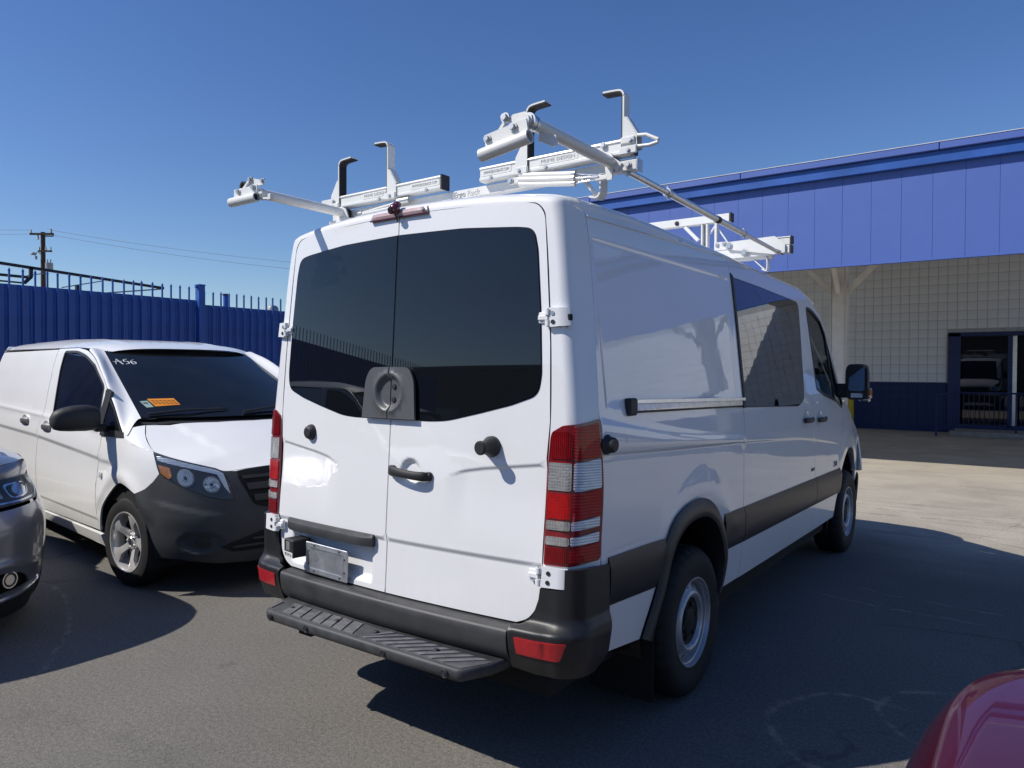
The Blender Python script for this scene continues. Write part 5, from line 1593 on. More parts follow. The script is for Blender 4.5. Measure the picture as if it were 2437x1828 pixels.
# --- hooks (flat bars with a rubber pad on the inner face)
def hook(x, ztop, d, gus):
    """d: direction the top lip points; gus: gusset on the outer side"""
    y0, y1 = yc-0.026, yc+0.024
    zb = 2.518
    pts = [(x, zb), (x, ztop-0.05), (x, ztop-0.025), (x+d*0.008, ztop-0.008), (x+d*0.028, ztop), (x+d*0.095, ztop+0.004)]
    h = flat('clamp_hook', pts, y0, y1, 0.007)
    off = 0.0062
    q = [(x+d*off, zb+0.02), (x+d*off, ztop-0.055), (x+d*off, ztop-0.030), (x+d*(0.012), ztop-0.016), (x+d*0.030, ztop-off-0.001), (x+d*0.098, ztop-0.003)]
    flat('hook_pad', q, y0+0.001, y1-0.001, 0.005, rubber, h)
    m = MB()
    G_ = [(x-d*0.0036, 2.672), (x-d*0.012, 2.672), (x-d*0.060, 2.595), (x-d*0.062, 2.540), (x-d*0.0036, 2.540)]
    for a, b in ((y0, y0+0.004), (y1-0.004, y1)):
        m2 = MB().prism(G_, lambda u, v, a=a: (u, a, v), lambda u, v, b=b: (u, b, v))
        m2.build('hook_gusset', rack_white, h)
    g2 = MB().prism([(x-d*0.012, 2.672), (x-d*0.016, 2.672), (x-d*0.064, 2.595), (x-d*0.060, 2.593)], lambda u, v: (u, y0+0.004, v), lambda u, v: (u, y1-0.004, v))
    g2.build('hook_web', rack_white, h)
    rb('hook_saddle', min(x-d*0.066, x+d*0.012), max(x-d*0.066, x+d*0.012), yc-0.040, yc-0.0265, 2.516, 2.548, rack_white, 0.003, h)
    rbolt((x-d*0.03, yc-0.0405, 2.531), (0, -1, 0), h, 0.006, 0.007)
    return h
hook(0.498, 2.815, 1, -1)
hook(0.976, 2.787, -1, 1)
hook(-0.745, 2.778, 1, -1)
hook(-0.372, 2.818, -1, 1)
# wire loop handle on the right end
rtube('loop_handle', [(0.985, yc+0.01, 2.580), (1.04, yc-0.02, 2.589), (1.075, yc-0.02, 2.585), (1.128, yc-0.02, 2.556), (1.126, yc-0.02, 2.546), (1.09, yc-0.02, 2.541), (1.03, yc-0.02, 2.545)], 0.0075)
ec = rb('beam_clamp', 0.968, 1.030, yc-0.034, yc-0.0265, 2.560, 2.588)
rbolt((1.012, yc-0.0345, 2.570), (0, -1, 0), ec, 0.008)
# --- gas struts lying along the bar
for k, (dz, dy) in enumerate(((0.020, -0.005), (0.000, -0.012), (-0.020, -0.005))):
    y = YB-0.055+dy
    sx = rtube('gas_strut', [(0.462, y, 2.494+dz), (0.742, y, 2.458+dz)], 0.0125, rack_white, n=16)
    rtube('strut_rod', [(0.742, y, 2.458+dz), (0.865, y, 2.447+dz*0.4)], 0.004, chrome, sx)
    rtube('strut_collar', [(0.735, y, 2.459+dz), (0.752, y, 2.457+dz)], 0.0138, steel, sx)
se_ = rb('strut_clevis', 0.405, 0.460, YB-0.068, YB-0.05, 2.480, 2.508)
rbolt((0.418, YB-0.0685, 2.494), (0, -1, 0), se_, 0.010, 0.012)
rb('strut_clevis', 0.850, 0.905, YB-0.066, YB-0.050, 2.430, 2.452)
# struts of the left arm
for k, dz in enumerate((0.0, -0.018)):
    rtube('strut_rod', [(-0.57, -0.84, 2.472+dz*0.3), (-0.306, -0.84, 2.494+dz)], 0.0055)
rtube('strut_collar', [(-0.585, -0.84, 2.470), (-0.560, -0.84, 2.473)], 0.010, steel)
rtube('strut_rod', [(-0.305, -0.83, 2.500), (-0.225, -0.83, 2.500)], 0.017, steel)
# --- right shaft: fat sleeve to the rear, slim rod to the front bar
XS = 0.925
rtube('drive_sleeve', [(XS, -1.405, 2.497), (XS, -0.845, 2.493)], 0.0235, rack_white, n=24)
MB().pipe((XS, -0.846, 2.493), (XS, -0.80, 2.493), 0.0255, 0.019, 24).build('sleeve_collar', black_plastic, rack)
for y, r in ((-1.416, 0.027), (-1.438, 0.030)):
    MB().pipe((XS, y-0.009, 2.497), (XS, y+0.008, 2.497), r, 0.018, 24).build('sleeve_collar', alum, rack)
MB().pipe((XS, -1.4265, 2.497), (XS, -1.4245, 2.497), 0.0285, 0.018, 24).build('sleeve_ring', black_plastic, rack)
rtube('shaft_end', [(XS-0.004, -1.465, 2.497), (XS, -1.40, 2.497)], 0.020, rack_white)
br_ = MB().prism([(0.900, 2.540), (0.925, 2.535), (0.935, 2.515), (0.975, 2.485), (0.955, 2.456), (0.935, 2.470), (0.930, 2.425), (0.908, 2.425), (0.898, 2.475)], lambda a, b: (a, -0.850, b), lambda a, b: (a, -0.842, b)).build('pivot_bracket', rack_white, rack)
rb('pivot_block', 0.935, 1.038, -0.842, -0.800, 2.452, 2.494)
pb = rb('pivot_plate', 1.0385, 1.043, -0.846, -0.796, 2.446, 2.498, steel, 0.001)
rbolt((1.0, -0.8425, 2.474), (0, -1, 0), rack, 0.010, 0.012)
rbolt((0.985, -0.82, 2.4515), (0, 0, -1), rack, 0.010, 0.014)
def along(y): return (XS+0.004, y, np.interp(y, [-0.70, 1.50], [2.490, 2.444]))
rtube('drive_rod', [along(-0.80), along(-0.29)], 0.0145, alum)
rtube('drive_rod', [along(-0.30), along(0.80)], 0.0175, alum)
rtube('drive_rod', [along(0.79), along(1.52)], 0.0125, alum)
for y, r, m_ in ((-0.285, 0.0205, steel), (0.365, 0.020, black_plastic), (0.80, 0.019, steel), (1.50, 0.018, steel)):
    a = Vector(along(y-0.02)); b_ = Vector(along(y+0.02))
    co_ = rtube('rod_collar', [a, b_], r, m_)
    if m_ is steel and y < 1:
        rbolt(Vector(along(y))+Vector((0, 0, r)), (0, 0, 1), co_, 0.007, 0.012)
        rbolt(Vector(along(y))+Vector((0, 0, -r)), (0, 0, -1), co_, 0.007, 0.010)
# --- ladder-end assemblies on the two rear arms
def end_plate(pts, y0, y1, name='end_plate'):
    return MB().prism(pts, lambda a, b: (a, y0, b), lambda a, b: (a, y1, b)).build(name, rack_white, rack)
ep = end_plate([(0.752, 2.474), (0.932, 2.500), (0.940, 2.452), (0.758, 2.425)], -1.470, -1.462)
rbolt((0.768, -1.4705, 2.458), (0, -1, 0), ep, 0.010, 0.014); rbolt((0.880, -1.4705, 2.478), (0, -1, 0), ep, 0.011, 0.016)
mt_ = MB().pipe((0.742, -1.475, 2.403), (0.952, -1.475, 2.433), 0.0235, 0.018, 24).build('roller_tube', rack_white, rack)
rtube('tube_plug', [(0.749, -1.475, 2.404), (0.752, -1.475, 2.4045)], 0.0183, black_plastic, mt_)
rtube('tube_plug', [(0.925, -1.475, 2.4292), (0.930, -1.475, 2.4299)], 0.0183, black_plastic, mt_)
end_plate([(0.846, 2.500), (0.850, 2.520), (0.864, 2.531), (0.915, 2.531), (0.942, 2.515), (0.946, 2.49), (0.92, 2.48)], -1.452, -1.446, 'pivot_plate')
flat('link', [(0.786, 2.470), (0.832, 2.524)], -1.448, -1.440, 0.012)
rbolt((0.834, -1.4525, 2.524), (0, -1, 0), rack, 0.012, 0.018)
MB().tube([(0.834, -1.452, 2.524), (0.834, -1.425, 2.524)], 0.012, 14).build('link_pin', rack_white, rack)
end_plate([(0.930, 2.478), (0.998, 2.452), (1.000, 2.418), (0.985, 2.416), (0.925, 2.445)], -1.385, -1.375, 'crank_plate')
# left
XL = -0.700
rtube('drive_sleeve', [(XL, -1.375, 2.490), (XL, -0.850, 2.489)], 0.0240, rack_white, n=24)
MB().pipe((XL, -0.852, 2.489), (XL, -0.81, 2.489), 0.026, 0.019, 24).build('sleeve_collar', black_plastic, rack)
MB().prism([(-0.735, 2.515), (-0.70, 2.520), (-0.665, 2.505), (-0.645, 2.460), (-0.735, 2.462)], lambda a, b: (a, -0.864, b), lambda a, b: (a, -0.856, b)).build('pivot_bracket', rack_white, rack)
rb('arm_foot', -0.735, -0.655, -0.87, -0.80, 2.425, 2.461)
ep2 = end_plate([(-0.852, 2.520), (-0.668, 2.520), (-0.668, 2.476), (-0.852, 2.480)], -1.408, -1.400)
rbolt((-0.812, -1.4085, 2.505), (0, -1, 0), ep2, 0.009, 0.014); rbolt((-0.692, -1.4085, 2.510), (0, -1, 0), ep2, 0.010, 0.014)
m2_ = MB().pipe((-0.872, -1.41, 2.460), (-0.664, -1.41, 2.461), 0.0225, 0.0175, 24).build('roller_tube', rack_white, rack)
rtube('tube_plug', [(-0.69, -1.41, 2.461), (-0.685, -1.41, 2.461)], 0.0178, black_plastic, m2_)
MB().pipe((-0.795, -1.40, 2.532), (-0.795, -1.365, 2.532), 0.024, 0.016, 20).build('sleeve_collar', black_plastic, rack)
end_plate([(-0.775, 2.520), (-0.735, 2.568), (-0.720, 2.560), (-0.640, 2.540), (-0.645, 2.52)], -1.392, -1.384, 'pivot_plate')
rbolt((-0.735, -1.3925, 2.556), (0, -1, 0), rack, 0.010, 0.016); rbolt((-0.640, -1.3925, 2.537), (0, -1, 0), rack, 0.009, 0.014)
flat('link', [(-0.795, 2.512), (-0.735, 2.556)], -1.402, -1.394, 0.012)
rtube('crank_handle', [(-0.66, -1.385, 2.455), (-0.60, -1.385, 2.448), (-0.585, -1.385, 2.452)], 0.007)
rb('crank_lug', -0.606, -0.580, -1.395, -1.375, 2.440, 2.470, rack_white, 0.003)

# --- front: the second bar with its raised and dropped clamps
YF = 1.63
rb('cross_bar', -0.84, 0.86, YF-0.022, YF+0.024, 2.422, 2.462)
for s in (1, -1):
    flat('foot', [(s*0.640, 2.440), (s*0.80, 2.440), (s*0.822, 2.432), (s*0.826, 2.41), (s*0.826, 2.36), (s*0.818, 2.340), (s*0.79, 2.352)], YF-0.03, YF+0.03, 0.006)
    flat('foot_brace', [(s*0.720, 2.432), (s*0.735, 2.42), (s*0.806, 2.350)], YF-0.024, YF+0.024, 0.006)
ub_ = rb('clamp_beam', -0.50, 0.560, YF-0.028, YF+0.028, 2.712, 2.768)
rb('beam_end_cap', 0.5605, 0.574, YF-0.031, YF+0.031, 2.708, 2.772, black_plastic, 0.002)
rbolt((0.165, YF-0.0285, 2.738), (0, -1, 0), ub_, 0.011, 0.010, black_plastic)
for x0, x1 in ((0.352, 0.364), (0.388, 0.402), (0.452, 0.470)):
    rb('upright', x0, x1, YF-0.030, YF+0.010, 2.450, 2.708, rack_white, 0.002)
rb('upright_web', 0.3645, 0.3875, YF-0.004, YF+0.004, 2.450, 2.708, grey_metal, 0.001)
flat('brace', [(0.225, 2.706), (0.325, 2.600)], YF-0.026, YF+0.002, 0.024)
flat('brace', [(0.410, 2.640), (0.445, 2.690)], YF-0.010, YF+0.010, 0.008)
flat('brace', [(0.475, 2.665), (0.545, 2.560)], YF-0.010, YF+0.010, 0.010)
pp = rb('pivot_plate', 0.455, 0.548, YF-0.042, YF-0.031, 2.505, 2.566)
rbolt((0.478, YF-0.0425, 2.545), (0, -1, 0), pp, 0.010, 0.010); rbolt((0.528, YF-0.0425, 2.550), (0, -1, 0), pp, 0.010, 0.010)
arm_ = MB().prism([(0.556, 2.556), (0.885, 2.566), (0.955, 2.505), (0.955, 2.450), (0.88, 2.443), (0.556, 2.505)], lambda a, b: (a, YF-0.060, b), lambda a, b: (a, YF-0.046, b)).build('swing_arm', rack_white, rack)
rbolt((0.572, YF-0.0605, 2.527), (0, -1, 0), arm_, 0.016, 0.012)
low_ = rb('swing_arm', 0.470, 0.880, YF-0.044, YF-0.034, 2.440, 2.502)
rbolt((0.678, YF-0.0605, 2.470), (0, -1, 0), rack, 0.016, 0.012)
rb('clamp_beam', 0.780, 0.980, YF-0.028, YF+0.028, 2.506, 2.552)
rb('beam_lip', 0.760, 0.984, YF-0.032, YF+0.030, 2.553, 2.562)
rb('beam_end_cap', 0.9805, 0.990, YF-0.030, YF+0.030, 2.512, 2.566, black_plastic, 0.002)
rb('beam_end', 0.900, 0.982, YF-0.045, YF+0.010, 2.446, 2.500)
rb('band', 0.918, 0.930, YF-0.047, YF+0.012, 2.444, 2.503, black_plastic, 0.001)
rb('beam_end_cap', 0.9825, 0.992, YF-0.045, YF+0.010, 2.446, 2.500, black_plastic, 0.001)
# ------------------------------------------------------------------ road wheels for the smaller cars
def alloy_wheel(parent, c, sgn, R, rim_r, width, style, steer=0.0, spin=0.3, rim_mat=None):
    """wheel in the car's own frame: x forward, y to the left; sgn +1 = left side"""
    w = bpy.data.objects.new('wheel', None); COL.objects.link(w); w.empty_display_size = 0.1
    w.parent = parent; w.location = c; w.rotation_euler = (0, 0, steer)
    rim_mat = rim_mat or MATS['bright_alloy']
    sw = R-rim_r
    prof = [(rim_r-0.004, 0.0), (rim_r+0.003, 0.010), (rim_r+0.2*sw, 0.014), (rim_r+0.55*sw, 0.018), (rim_r+0.8*sw, 0.010), (R-0.012, -0.008), (R-0.004, -0.018),
            (R, -0.034), (R, -0.056), (R-0.008, -0.058), (R-0.008, -0.066), (R, -0.068), (R+0.001, -0.10), (R-0.008, -0.102), (R-0.008, -0.110), (R+0.001, -0.112),
            (R, -0.15), (R-0.008, -0.152), (R-0.008, -0.160), (R, -0.162), (R-0.006, -width+0.01), (rim_r+0.4*sw, -width-0.005), (rim_r, -width+0.01)]
    MB().lathe([(r, sgn*h) for r, h in prof], 80, 'Y', jag=lambda i, k: 0.006 if (5 <= i <= 20 and k % 2 == 0) else 0.0).build('tyre', rubber, w, smooth=28, local=True)
    rim = [(rim_r+0.002, 0.006), (rim_r, 0.014), (rim_r-0.008, 0.012), (rim_r-0.014, -0.004), (rim_r-0.02, -0.03), (rim_r-0.024, -0.12)]
    MB().lathe([(r, sgn*h) for r, h in rim], 64, 'Y').build('rim', rim_mat, w, smooth=40, local=True)
    def DISH(a, b):
        r = np.hypot(a, b)
        h = np.interp(r, [0, 0.035, 0.07, 0.14, rim_r-0.012], [-0.030, -0.030, -0.038, -0.016, -0.002])
        th = np.arctan2(b, a)
        h = h+0.007*np.cos(5*(th-spin))*np.clip((r-0.06)/0.1, 0, 1)
        return np.stack([a, sgn*h, b], -1)
    for k in range(5):
        q = spin+2*math.pi*k/5
        def P(r, dq): return (r*math.cos(q+dq), r*math.sin(q+dq))
        if style == 'wide':
            pol = [P(0.052, -0.55), P(0.095, -0.24), P(0.15, -0.185), P(rim_r-0.014, -0.30), P(rim_r-0.013, -0.1), P(rim_r-0.013, 0.1), P(rim_r-0.014, 0.30), P(0.15, 0.185), P(0.095, 0.24), P(0.052, 0.55)]
        else:
            pol = [P(0.05, -0.5), P(0.10, -0.18), P(rim_r-0.014, -0.16), P(rim_r-0.014, 0.16), P(0.10, 0.18), P(0.05, 0.5)]
        patch('spoke', rpoly(pol, 0.008), DISH, rim_mat, (0, sgn, 0), w, local=True, res=0.018, thick=0.030)
    MB().lathe([(0.0, sgn*-0.020), (0.030, sgn*-0.022), (0.036, sgn*-0.028), (0.060, sgn*-0.032), (0.068, sgn*-0.05)], 28, 'Y').build('hub', rim_mat, w, local=True)
    MB().lathe([(0.0, sgn*-0.0185), (0.026, sgn*-0.0205), (0.0285, sgn*-0.0225)], 24, 'Y').build('hub_cap', lamp_dark, w, local=True)
    for k in range(5):
        q = spin+math.pi/5+2*math.pi*k/5
        MB().tube([(0.050*math.cos(q), sgn*-0.035, 0.050*math.sin(q)), (0.050*math.cos(q), sgn*-0.022, 0.050*math.sin(q))], 0.009, 6).build('wheel_bolt', steel, w, local=True)
    MB().lathe([(rim_r-0.03, sgn*-0.085), (0.0, sgn*-0.085)], 32, 'Y').build('brake_disc', black_gap, w, local=True)
    MB().lathe([(rim_r-0.012, sgn*-0.13), (0.0, sgn*-0.13)], 32, 'Y').build('wheel_back', black_gap, w, local=True)
    return w
bright_alloy = pmat('bright_alloy', (0.62, 0.61, 0.60), rough=0.30, metal=0.35, coat=0.5, var=0.06, vscale=20)

# ------------------------------------------------------------------ the white compact van in the middle distance
H7 = math.radians(-7.0)
cvn = thing('panel_van', (-3.1, 0.155, 0), 'white compact panel van with charcoal bumper and an orange sticker on its windscreen', 'van', rz=H7)
_mz = [.20, .28, .36, .45, .55, .75, .92, 1.0, 1.06, 1.13, 1.25, 1.45, 1.65, 1.78, 1.83, 1.88]
_mw = [.895, .922, .943, .955, .960, .962, .964, .962, .957, .947, .925, .885, .835, .79, .765, .735]
mW = smooth_table(_mz, _mw, 0.02)
_fz = smooth_table([.20, .28, .40, .55, .70, .80, .90, 1.0, 1.06], [.84, .90, .94, .945, .93, .905, .86, .79, .72], 0.03)
NN = 2.6
_mline = smooth_table([-4.2, -3.576, -2.257, -0.844, 0.093, 0.5], [1.075, 1.056, 1.030, 0.968, 0.919, 0.90], 0.1)
_mlin2 = smooth_table([-4.2, -3.681, -2.09, -0.5, 0.3], [1.262, 1.244, 1.206, 1.150, 1.10], 0.1)
def mfeat(f, z):
    zl = _mline(f)
    d = -0.018*sstep((zl-z)/0.05)*sstep((z-(zl-0.42))/0.36)*sstep((0.15-f)/0.5)
    d = d+0.008*np.exp(-((z-_mlin2(f))/0.02)**2)*sstep((0.0-f)/0.5)
    d = d-0.008*sstep((0.450-z)/0.028)*sstep((-0.5-f)/0.1)
    d = d+0.020*np.exp(-((np.hypot(f+0.05, z-0.34)-0.50)/0.06)**2)*sstep((z-0.5)/0.15)
    return d
def MWRAP(p, z):
    p = np.asarray(p, float); z = np.asarray(z, float)
    s = np.sign(p); s = np.where(s == 0, 1, s); a = np.abs(p)
    ph = np.clip(a, 0, 1)*np.pi/2
    w = mW(z); fz = _fz(z)
    r = w*np.maximum(np.sin(ph), 0)**(2/NN); f = fz*np.maximum(np.cos(ph), 0)**(2/NN)
    f = np.where(a > 1, -(a-1), f)
    r = r+np.where(a > 0.75, mfeat(f, z), 0)
    return np.stack([f, -r*s, z+0*p], -1)
def MSIDE(f, z):
    f = np.asarray(f, float); z = np.asarray(z, float)
    r = mW(z)+mfeat(f, z)-0.03*np.maximum(0, f+0.4)**2
    return np.stack([f+0*z, -r, z+0*f], -1)
_hc = smooth_table([-.1, 0, .2, .4, .6, .8, .87], [1.31, 1.285, 1.22, 1.15, 1.065, .965, .925], 0.06)
def MHOOD(f, r):
    k = np.interp(f, [-.1, .4, .64, .8], [.05, .10, .11, .20])
    z = _hc(f)-k*np.abs(r/0.85)**2.2
    z = z-0.012*sstep((np.abs(r)-(0.40+0.25*(0.8-f)))/0.06)*sstep((0.8-f)/0.4)
    return np.stack([f, -r, z], -1)
def MSCREEN(r, z):
    # windscreen: given height and offset from the centre line
    t = (z-1.264)/(1.815-1.264)
    fe = -0.08+(-1.28+0.08)*t
    half = 0.79+(0.66-0.79)*t
    f = fe+0.20*(1-np.abs(r/half)**2)
    return np.stack([f, -r, z+0.0*r], -1)
SD = (0, -1, 0.1)
for mir in (False, True):
    def sp(name, pol, mat, fn=MSIDE, off=0.0, res=0.05, thick=0.015, holes=(), hint=SD, par=cvn):
        ex = None
        if fn is MSIDE and res == 0.05 and not mir and name.endswith('door'):
            ex = [(f, float(_mline(f))+o) for f in np.arange(-4.1, -0.5, 0.025) for o in (-0.062, -0.050, -0.037, -0.025, -0.012, 0.0, 0.012)]+[(f, float(_mlin2(f))+o) for f in np.arange(-4.1, -0.5, 0.05) for o in (-0.03, -0.015, 0, 0.015, 0.03)]+[(f, 0.439+o) for f in np.arange(-4.1, -0.5, 0.025) for o in (-0.022, -0.012, 0, 0.012, 0.022)]
        me = patch_mesh(name, pol, fn, mat, hint, res=res, off=off, thick=thick, holes=holes, extra=ex)
        if mir:
            for v in me.vertices: v.co.y = -v.co.y
            me.flip_normals()
        return link_mesh(name, me, par, True)
    # window outline in the front door, quarter light
    win = rpoly([(-1.955, 1.812, .03), (-1.59, 1.808, .1), (-1.30, 1.765, .1), (-0.975, 1.675), (-0.645, 1.515), (-0.61, 1.485, .01), (-0.575, 1.243), (-0.60, 1.185, .02), (-1.775, 1.190, .03), (-1.79, 1.25), (-1.83, 1.446), (-1.905, 1.677)], 0.01)
    qwin = rpoly([(-0.545, 1.470, .01), (-0.30, 1.335), (-0.06, 1.163, .02), (-0.42, 1.165, .02), (-0.50, 1.25)], 0.01)
    slide_ = [(-2.19, 1.83, 0), (-2.10, 1.55), (-2.062, 1.24), (-2.185, 1.06, .03), (-2.235, 0.90), (-2.24, 0.75), (-2.19, 0.44), (-2.15, 0.315, 0), (-3.20, 0.32, 0), (-3.30, 0.55), (-3.60, 0.78), (-4.05, 0.80, 0), (-4.10, 1.2), (-4.20, 1.83, 0)]
    fdoor_ = [(-2.18, 1.838, 0), (-1.60, 1.835), (-1.30, 1.805, .1), (-1.02, 1.725, .1), (-0.70, 1.575), (-0.555, 1.488, .02), (-0.50, 1.33, .02), (-0.455, 1.16), (-0.47, 1.02), (-0.545, 0.92, .04), (-0.595, 0.70), (-0.56, 0.475), (-0.525, 0.345, 0), (-2.138, 0.315, 0), (-2.178, 0.44), (-2.228, 0.75), (-2.223, 0.90), (-2.173, 1.06, .03), (-2.050, 1.24), (-2.088, 1.55)]
    sp('sliding_door', rpoly(slide_, 0.0), white_paint2)
    sp('front_door', rpoly(fdoor_, 0.0), white_paint2, holes=[win])
    sp('rear_quarter', rpoly([(-4.06, 0.30), (-3.21, 0.315), (-3.31, 0.545), (-3.61, 0.79), (-4.04, 0.79)], 0.0), white_paint2)
    sp('door_window', win, dark_glass2, off=-0.006, thick=0.0)
    sp('window_seal', offset_poly(win, 0.004), black_plastic, holes=[offset_poly(win, -0.016)], off=0.002, thick=0.012)
    sp('sliding_rail', [(-4.2, 1.850), (-2.30, 1.836), (-2.30, 1.843), (-4.2, 1.860)], black_plastic, off=0.004, res=0.1)
    # fender strip between door and bonnet, with the arch cut
    fen = [(-0.535, 0.345, 0), (-0.548, 0.475), (-0.583, 0.70), (-0.533, 0.92, .04), (-0.458, 1.02), (-0.443, 1.16), (-0.488, 1.33, .02), (-0.540, 1.480, .02), (-0.30, 1.36), (-0.05, 1.19), (0.0, 1.13)]
    sp('front_fender', rpoly([(1+0.535, 0.345, 0), (1.548, 0.475), (1.583, 0.70), (1.533, 0.92, .04), (1.458, 1.02), (1.443, 1.155), (1.06, 1.150), (0.90, 1.085), (0.712, 1.052, 0), (0.706, 0.99), (0.700, 0.94), (0.690, 0.895, 0),
                               (0.741, 0.836), (0.806, 0.778), (0.872, 0.738, 0)]+[tuple(q) for q in catmull(np.array([(0.872, 0.738), (0.951, 0.778), (1.03, 0.785), (1.166, 0.742), (1.322, 0.645), (1.45, 0.525), (1.505, 0.40), (1.535, 0.345)]), 5)[1:-1]], 0.0),
       white_paint2, fn=MWRAP, res=0.03)
    sp('quarter_window', offset_poly(qwin, 0.0), dark_glass2, off=0.004, thick=0.02)
    sp('window_seal', offset_poly(qwin, 0.008), black_plastic, holes=[offset_poly(qwin, -0.006)], off=0.006, thick=0.03)
    sp('sill', [(-3.2, 0.215), (-0.49, 0.225), (-0.505, 0.318), (-2.15, 0.300), (-3.2, 0.300)], white_paint2, off=0.012, res=0.08, thick=0.03)
    # headlight: dark bezel, two bowls, amber marker, running-light strip, clear cover
    hlp = [(0.703, 1.046), (0.698, 0.942), (0.678, 0.889), (0.59, 0.833), (0.503, 0.786), (0.419, 0.741), (0.338, 0.712), (0.284, 0.712, .01), (0.292, 0.80), (0.310, 0.905), (0.352, 0.933), (0.477, 0.974), (0.593, 1.010)]
    hl = sp('headlight', rpoly(hlp, 0.006), lamp_dark, fn=MWRAP, res=0.03, hint=(1, -0.6, 0), off=0.001)
    def hsub(name, pol, mat, off, r=0.006, th=0.006): return sp(name, rpoly(pol, r), mat, fn=MWRAP, res=0.02, hint=(1, -0.6, 0), off=off, thick=th, par=hl)
    hsub('running_light', [(0.690, 1.020), (0.685, 0.985), (0.59, 0.960), (0.477, 0.930), (0.352, 0.890), (0.325, 0.80), (0.300, 0.75), (0.305, 0.80), (0.318, 0.895), (0.352, 0.922), (0.477, 0.962), (0.593, 0.998)], clear_rib, 0.003)
    hsub('marker_lamp', [(0.688, 0.957), (0.612, 0.938), (0.606, 0.880), (0.626, 0.858), (0.676, 0.897)], amber, 0.004)
    for pc, zc, rr in ((0.525, 0.868, 0.062), (0.388, 0.820, 0.056)):
        k = 1/1.35
        ring = [(pc+rr*1.1*k*math.cos(a), zc+rr*math.sin(a)) for a in np.linspace(0, 2*math.pi, 24, endpoint=False)]
        bowl = [(pc+rr*0.93*k*math.cos(a), zc+rr*0.86*math.sin(a)) for a in np.linspace(0, 2*math.pi, 24, endpoint=False)]
        hsub('lamp_ring', ring, grey_metal, 0.004, 0)
        hsub('lamp_bowl', bowl, clear_pip if zc > 0.85 else MATS.get('lamp_facets') or pmat('lamp_facets', (0.50, 0.50, 0.50), rough=0.38, metal=0.6, var=0.80, vscale=70), 0.007, 0)
        bulb = [(pc+rr*0.20*k*math.cos(a), zc+rr*0.20*math.sin(a)) for a in np.linspace(0, 2*math.pi, 12, endpoint=False)]
        hsub('lamp_bulb', bulb, lamp_dark, 0.010, 0)
    hsub('lamp_cover', hlp, lens_glass, 0.014, 0.006, 0.0)
# bumper with the grille surround, one moulding right across the nose
bt = [(0.868, 0.733, 0), (0.806, 0.775), (0.741, 0.833), (0.690, 0.892, 0), (0.678, 0.886), (0.59, 0.830), (0.503, 0.783), (0.419, 0.738), (0.338, 0.709), (0.282, 0.709), (0.290, 0.80), (0.308, 0.905, 0), (0.25, 0.915), (0.08, 0.938)]
bb = [(0.0, 0.235), (0.21, 0.240), (0.387, 0.250), (0.596, 0.285), (0.773, 0.285, 0), (0.80, 0.45), (0.845, 0.60)]
bpoly = bt[:1]+bt[1:]+[(-p[0],)+tuple(p[1:]) for p in reversed(bt)]+[(-p[0],)+tuple(p[1:]) for p in reversed(bb[1:])]+bb
def MBUMP(p, z):
    P = MWRAP(p, z)
    a = np.abs(p)
    # ledge under the headlights, fog-lamp bay, mouth of the lower intake
    zc_ = 0.64+0.24*np.clip(a-0.39, 0, 1)
    d = 0.010*sstep((zc_-z)/0.05)*sstep((a-0.25)/0.2)*sstep((0.80-a)/0.15)*sstep((z-0.45)/0.15)
    d = d-0.022*sstep((0.125-np.hypot((a-0.470)*0.85, (z-0.410)*1.45))/0.055)
    P[..., 0] += d*np.cos(np.clip(a, 0, 1)*1.2); P[..., 1] -= d*np.sign(p)*np.sin(np.clip(a, 0, 1)*1.2)
    return P
bm_o = patch('front_bumper', rpoly(bpoly, 0.0), MBUMP, metris_plastic, (1, 0, 0), cvn, local=True, res=0.02, thick=0.02)
for s in (1, -1):
    ring = [(s*(0.458+0.048*math.cos(a)), 0.408+0.042*math.sin(a)) for a in np.linspace(0, 2*math.pi, 20, endpoint=False)]
    patch('fog_blank', ring, MWRAP, black_plastic, (1, 0, 0), bm_o, local=True, res=0.03, off=-0.012, thick=0.012)
gpoly = rpoly([(0.245, 0.900), (0.10, 0.922), (-0.10, 0.922), (-0.245, 0.900), (-0.25, 0.86), (-0.225, 0.78), (-0.19, 0.665, .03), (-0.10, 0.625), (0.10, 0.625), (0.19, 0.665, .03), (0.225, 0.78), (0.25, 0.86)], 0.01)
gr_ = patch('grille', gpoly, MWRAP, black_gap, (1, 0, 0), cvn, local=True, res=0.04, off=0.006, thick=0.004)
for z0, z1, hw in ((0.845, 0.868, 0.232), (0.770, 0.815, 0.215), (0.690, 0.735, 0.190)):
    patch('grille_slat', [(hw, z1), (0.0, z1+0.006), (-hw, z1), (-hw+0.006, z0), (0.0, z0+0.006), (hw-0.006, z0)], MWRAP, black_plastic, (1, 0, 0), gr_, local=True, res=0.04, off=0.024, thick=0.018)
ip = rpoly([(0.36, 0.375), (0.29, 0.41), (0.13, 0.485, .03), (-0.13, 0.485, .03), (-0.29, 0.41), (-0.36, 0.375), (-0.30, 0.335), (0.30, 0.335)], 0.01)
in_ = patch('lower_intake', ip, MWRAP, black_gap, (1, 0, 0), cvn, local=True, res=0.04, off=0.005, thick=0.004)
for z0, z1, hw in ((0.425, 0.440, 0.20), (0.378, 0.392, 0.30)):
    patch('grille_slat', [(hw, z1-0.01), (0, z1), (-hw, z1-0.01), (-hw, z0-0.01), (0, z0), (hw, z0-0.01)], MWRAP, metris_plastic, (1, 0, 0), in_, local=True, res=0.04, off=0.014, thick=0.009)
